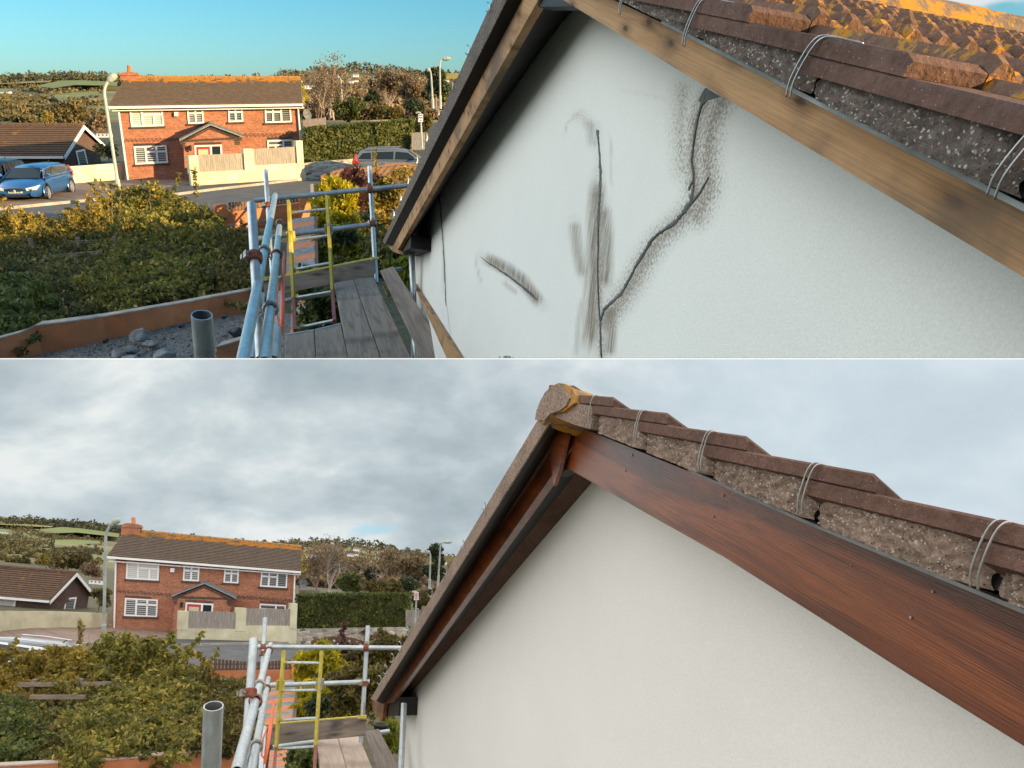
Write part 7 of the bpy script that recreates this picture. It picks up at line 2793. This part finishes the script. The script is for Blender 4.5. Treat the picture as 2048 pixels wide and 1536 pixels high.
def build_car(S, label, M, paint_, L=4.5, Wd=1.8, H=1.45, rear_lamps=True, estate=True, plate=None, cat='car', suv=False):
    """x forward, z up; body, glasshouse, wheels, lamps"""
    root = thing(S, 'parked_car', label, cat, M)
    w = Wd / 2
    belt = .92 if not suv else 1.08
    gc = .20 if not suv else .28

    def sec(x, top, ww, low=gc):
        return (x, [(ww * .80, low), (ww * .97, low + .12), (ww, low + .3), (ww * .985, top - .16), (ww * .93, top - .04), (ww * .72, top), (ww * .35, top + .02), (.02, top + .025)])
    h = L / 2
    body = [sec(-h, belt - .12, w * .78, gc + .15), sec(-h + .06, belt, w * .86, gc + .05), sec(-h + .35, belt + .02, w * .97), sec(-h * .55, belt + .02, w), sec(0, belt, w), sec(h * .42, belt - .02, w),
            sec(h * .6, belt - .08, w * .985), sec(h * .82, belt - .17, w * .93), sec(h - .1, belt - .26, w * .84, gc + .03), sec(h, belt - .36, w * .72, gc + .12)]
    mb = MB()
    car_loft(mb, body, M)
    bo = obj(S, 'body', mb, paint_, root, None, True)
    m = bo.modifiers.new('soft', 'SUBSURF')
    m.levels = m.render_levels = 1
    rx = -h + (.12 if estate else .75)
    xs = [(-h + .10, belt - .02, .80), (rx + .25, H - .12, .66), (rx + .6, H - .01, .66), (-.1, H, .68), (.35, H - .03, .68), (.62, H - .14, .68), (1.18, belt - .02, .80)]
    # glasshouse: roof shell and glass
    mb = MB()
    roof = [(x, [(w * ww * .99, z - .05), (w * ww * .9, z), (.02, z + .03)]) for x, z, ww in xs[1:6]]
    car_loft(mb, roof, M)
    obj(S, 'roof', mb, 'silver_paint' if paint_ == 'white_paint' else paint_, root, None, True)  # silver on the white car stands in for sky reflected in a glass roof
    V = lambda x, y, z: M @ Vector((x, y, z))
    gl = MB()
    for s in (1, -1):
        yb, yt = w * .93 * s, w * .675 * s
        wins = [[(-h + .62, belt + .03), (-.22, belt + .02), (-.16, H - .10), (-h + .75, H - .15)], [(-.14, belt + .02), (.98, belt - .01), (.52, H - .16), (-.08, H - .10)]]
        if estate:
            wins = [[(-h + .34, belt + .05), (-h + .98, belt + .03), (-h + .98, H - .14), (-h + .58, H - .17)], [(-h + 1.06, belt + .03), (-.22, belt + .02), (-.18, H - .10), (-h + 1.06, H - .13)], wins[1]]
        for q in wins:
            gp = MB()
            f = lambda x, z: V(x, yb + (yt - yb) * (z - belt) / (H - belt), z)
            a = [f(*p) for p in q]
            nn = M.to_3x3() @ Vector((0, s, .25))
            gp.prism([p + nn * .012 for p in a], -nn * .02)
            obj(S, 'side_window', gp, 'car_glass', root)
        cp = MB()
        f = lambda x, z: V(x, yb + (yt - yb) * (z - belt) / (H - belt), z)
        nn = M.to_3x3() @ Vector((0, s, .25))
        cabin = [f(-h + .12, belt - .02), f(1.16, belt - .04), f(.58, H - .10), (f(-.1, H - .045)), f(-h + .45, H - .08)]
        cp.prism([p for p in cabin], -nn * .03)
        obj(S, 'door_pillars', cp, paint_, root)
    gp = MB()
    gp.prism([V(1.19, w * .80, belt - .02), V(1.19, -w * .80, belt - .02), V(.6, -w * .62, H - .07), V(.6, w * .62, H - .07)], M.to_3x3() @ Vector((-.02, 0, -.02)))
    obj(S, 'windscreen', gp, 'car_glass', root)
    gp = MB()
    gp.prism([V(-h + .06, w * .74, belt + .03), V(-h + .06, -w * .74, belt + .03), V(rx + .24, -w * .58, H - .08), V(rx + .24, w * .58, H - .08)], M.to_3x3() @ Vector((.02, 0, -.01)))
    obj(S, 'rear_window', gp, 'car_glass', root)
    # bonnet line of the base of the cabin
    for x in (-h + .82, h - .88):
        for s in (1, -1):
            c = V(x, s * (w - .08), .33)
            ax = (M.to_3x3() @ Vector((0, s, 0))).normalized()
            e, u = (M.to_3x3() @ Vector((1, 0, 0))).normalized(), (M.to_3x3() @ Vector((0, 0, 1))).normalized()
            ring = lambda r, d: [c + ax * d + (e * math.cos(t) + u * math.sin(t)) * r for t in np.linspace(0, 6.283, 21)]
            mb = MB()
            R_ = .33 if not suv else .37
            mb.grid([ring(R_ * .7, .10), ring(R_ * .96, .10), ring(R_, .07), ring(R_, -.1), ring(R_ * .7, -.1)])
            wh = obj(S, 'wheel', mb, 'tyre_rubber', root)
            mb = MB()
            for j in range(7):
                t = j / 7 * 6.283
                d = e * math.cos(t) + u * math.sin(t)
                sd = (e * -math.sin(t) + u * math.cos(t)) * .035
                mb.hexa([c + ax * .085 - sd, c + ax * .085 + sd, c + d * R_ * .66 + ax * .07 + sd * .8, c + d * R_ * .66 + ax * .07 - sd * .8], [p + ax * .02 for p in (c + ax * .085 - sd, c + ax * .085 + sd, c + d * R_ * .66 + ax * .07 + sd * .8, c + d * R_ * .66 + ax * .07 - sd * .8)])
            mb.grid([ring(R_ * .72, .09), ring(R_ * .64, .10), ring(R_ * .60, .05)])
            mb.tube(c + ax * .06, c + ax * .11, R_ * .2, n=10)
            obj(S, 'rim', mb, 'alloy', wh)
            mb = MB()
            mb.path([c + ax * .082 + (e * math.cos(t) + u * math.sin(t)) * (R_ + .035) for t in np.linspace(-.25, 3.4, 14)], .022, 6)
            obj(S, 'wheel_arch', mb, 'black_plastic' if suv else paint_, root)
    for s in (1, -1):
        mb = MB()
        a = [V(h - .16, s * w * .84, belt - .30), V(h - .03, s * w * .46, belt - .36), V(h - .02, s * w * .48, belt - .46), V(h - .10, s * w * .86, belt - .43), V(h - .42, s * w * .93, belt - .27)]
        mb.prism([p + M.to_3x3() @ Vector((.05, s * .03, .02)) for p in a], M.to_3x3() @ Vector((-.06, 0, -.02)))
        obj(S, 'headlight', mb, 'head_lamp', root)
        mb = MB()
        a = [V(-h + .26, s * w * .80, belt + .26), V(-h + .20, s * w * .72, belt + .24), V(-h + .05, s * w * .74, belt - .04), V(-h + .0, s * w * .66, belt - .2), V(-h + .05, s * w * .88, belt - .2), V(-h + .42, s * w * .99, belt - .12), V(-h + .20, s * w * .93, belt)]
        mb.prism([p + M.to_3x3() @ Vector((-.02, s * .015, 0)) for p in a], M.to_3x3() @ Vector((.07, -s * .02, 0)))
        obj(S, 'rear_light', mb, 'red_lamp', root)
        mb = MB()
        c = V(.92, s * (w + .09), belt + .07)
        mb.path([c - (M.to_3x3() @ Vector((.08, 0, 0))), c - (M.to_3x3() @ Vector((.03, 0, 0))), c + (M.to_3x3() @ Vector((.05, 0, 0))), c + (M.to_3x3() @ Vector((.1, 0, 0)))], [.03, .07, .065, .02], 8)
        obj(S, 'wing_mirror', mb, paint_, root)
        mb = MB()
        for x in (-.55, .42):
            mb.box(V(x - .1, s * (w + .012), belt - .14), M.to_3x3() @ Vector((.09, 0, 0)), M.to_3x3() @ Vector((0, .012, 0)), M.to_3x3() @ Vector((0, 0, .015)))
        obj(S, 'door_handles', mb, 'alloy' if suv else paint_, root)
        if suv or paint_ == 'white_paint':
            mb = MB()
            mb.path([V(-h + .7, s * w * .6, H + .03), V(-.6, s * w * .62, H + .06), V(.1, s * w * .62, H + .05)], .018, 6)
            obj(S, 'roof_rail', mb, 'alloy', root)
    mb = MB()
    mb.prism([V(h + .02, .26, .40), V(h + .02, -.26, .40), V(h + .02, -.26, .51), V(h + .02, .26, .51)], M.to_3x3() @ Vector((-.015, 0, 0)))
    pl = obj(S, 'number_plate', mb, 'number_plate', root)
    mb = MB()
    for y in (-.19, -.12, -.05, .05, .12, .19):
        mb.box(V(h + .024, y, .455), M.to_3x3() @ Vector((.002, 0, 0)), M.to_3x3() @ Vector((0, .022, 0)), M.to_3x3() @ Vector((0, 0, .032)))
    obj(S, 'plate_marks', mb, 'sign_dark', pl)
    mb = MB()
    for s in (1, -1):
        mb.prism([V(h + .0, s * .05, belt - .34), V(h + .01, s * .30, belt - .36), V(h + .02, s * .28, belt - .45), V(h + .02, s * .06, belt - .45)], M.to_3x3() @ Vector((.02, 0, 0)))
    mb.prism([V(h + .0, .5, .24), V(h + .0, -.5, .24), V(h + .0, -.45, .34), V(h + .0, .45, .34)], M.to_3x3() @ Vector((.015, 0, 0)))
    obj(S, 'grille', mb, 'black_plastic', root)
    mb = MB()
    mb.path([V(rx + .45, .02, H + .02), V(rx + .35, .02, H + .10)], [.02, .008], 6)
    obj(S, 'aerial', mb, 'black_plastic', root)
    return root


def car_frame(S, o, fwd):
    return frame(o, fwd, S.up)


# blue estate on the sunny drive, a dark car beside it, a grey tall car behind the lattice; a white car on the grey road
o = S1.G(82, 395)
build_car(S1, 'blue estate car parked on the sunlit drive facing the road', car_frame(S1, o, (S1.ex * .13 - S1.ey * .98)), 'blue_paint', 4.15, 1.70, 1.32)
build_car(S1, 'black car half cut off at the left edge beside the blue one', car_frame(S1, S1.G(2, 393), (S1.ex * .25 - S1.ey * .97)), 'black_paint', 4.3, 1.75, 1.45)
build_car(S1, 'silver grey tall estate car parked beyond the lattice fence', car_frame(S1, S1.G(800, 362), (S1.ex * .99 + S1.ey * .08)), 'silver_paint', 4.6, 1.85, 1.56, suv=True)
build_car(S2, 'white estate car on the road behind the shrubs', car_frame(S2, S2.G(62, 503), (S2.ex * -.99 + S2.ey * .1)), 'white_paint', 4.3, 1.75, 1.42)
for S in VIEWS:
    build_car(S, 'small dark blue car far off behind the hedge trees ' + S.when, car_frame(S, hill_at(S, 716, 205), S.ex), 'blue_paint', 4.0, 1.7, 1.45)
    build_car(S, 'pale car parked below the thin street lamps ' + S.when, car_frame(S, hill_at(S, 862, 208), S.ex), 'silver_paint', 4.2, 1.75, 1.5)

def trim():
    for o in CUT:
        me = o.data
        M = FR[o.name]
        co = np.empty(len(me.vertices) * 3)
        me.vertices.foreach_get('co', co)
        z = (co.reshape(-1, 3) @ np.array(M)[:3, :3].T + np.array(M)[:3, 3])[:, 2]
        if len(z) and z.min() < 0.0004:
            bm = bmesh.new()
            bm.from_mesh(me)
            Mi = M.inverted()
            p = Mi @ Vector((0, 0, 0.0005))
            n = Mi.to_3x3() @ Vector((0, 0, 1))
            bmesh.ops.bisect_plane(bm, geom=bm.verts[:] + bm.edges[:] + bm.faces[:], plane_co=p, plane_no=n, clear_inner=True)
            bm.to_mesh(me)
            bm.free()


trim()
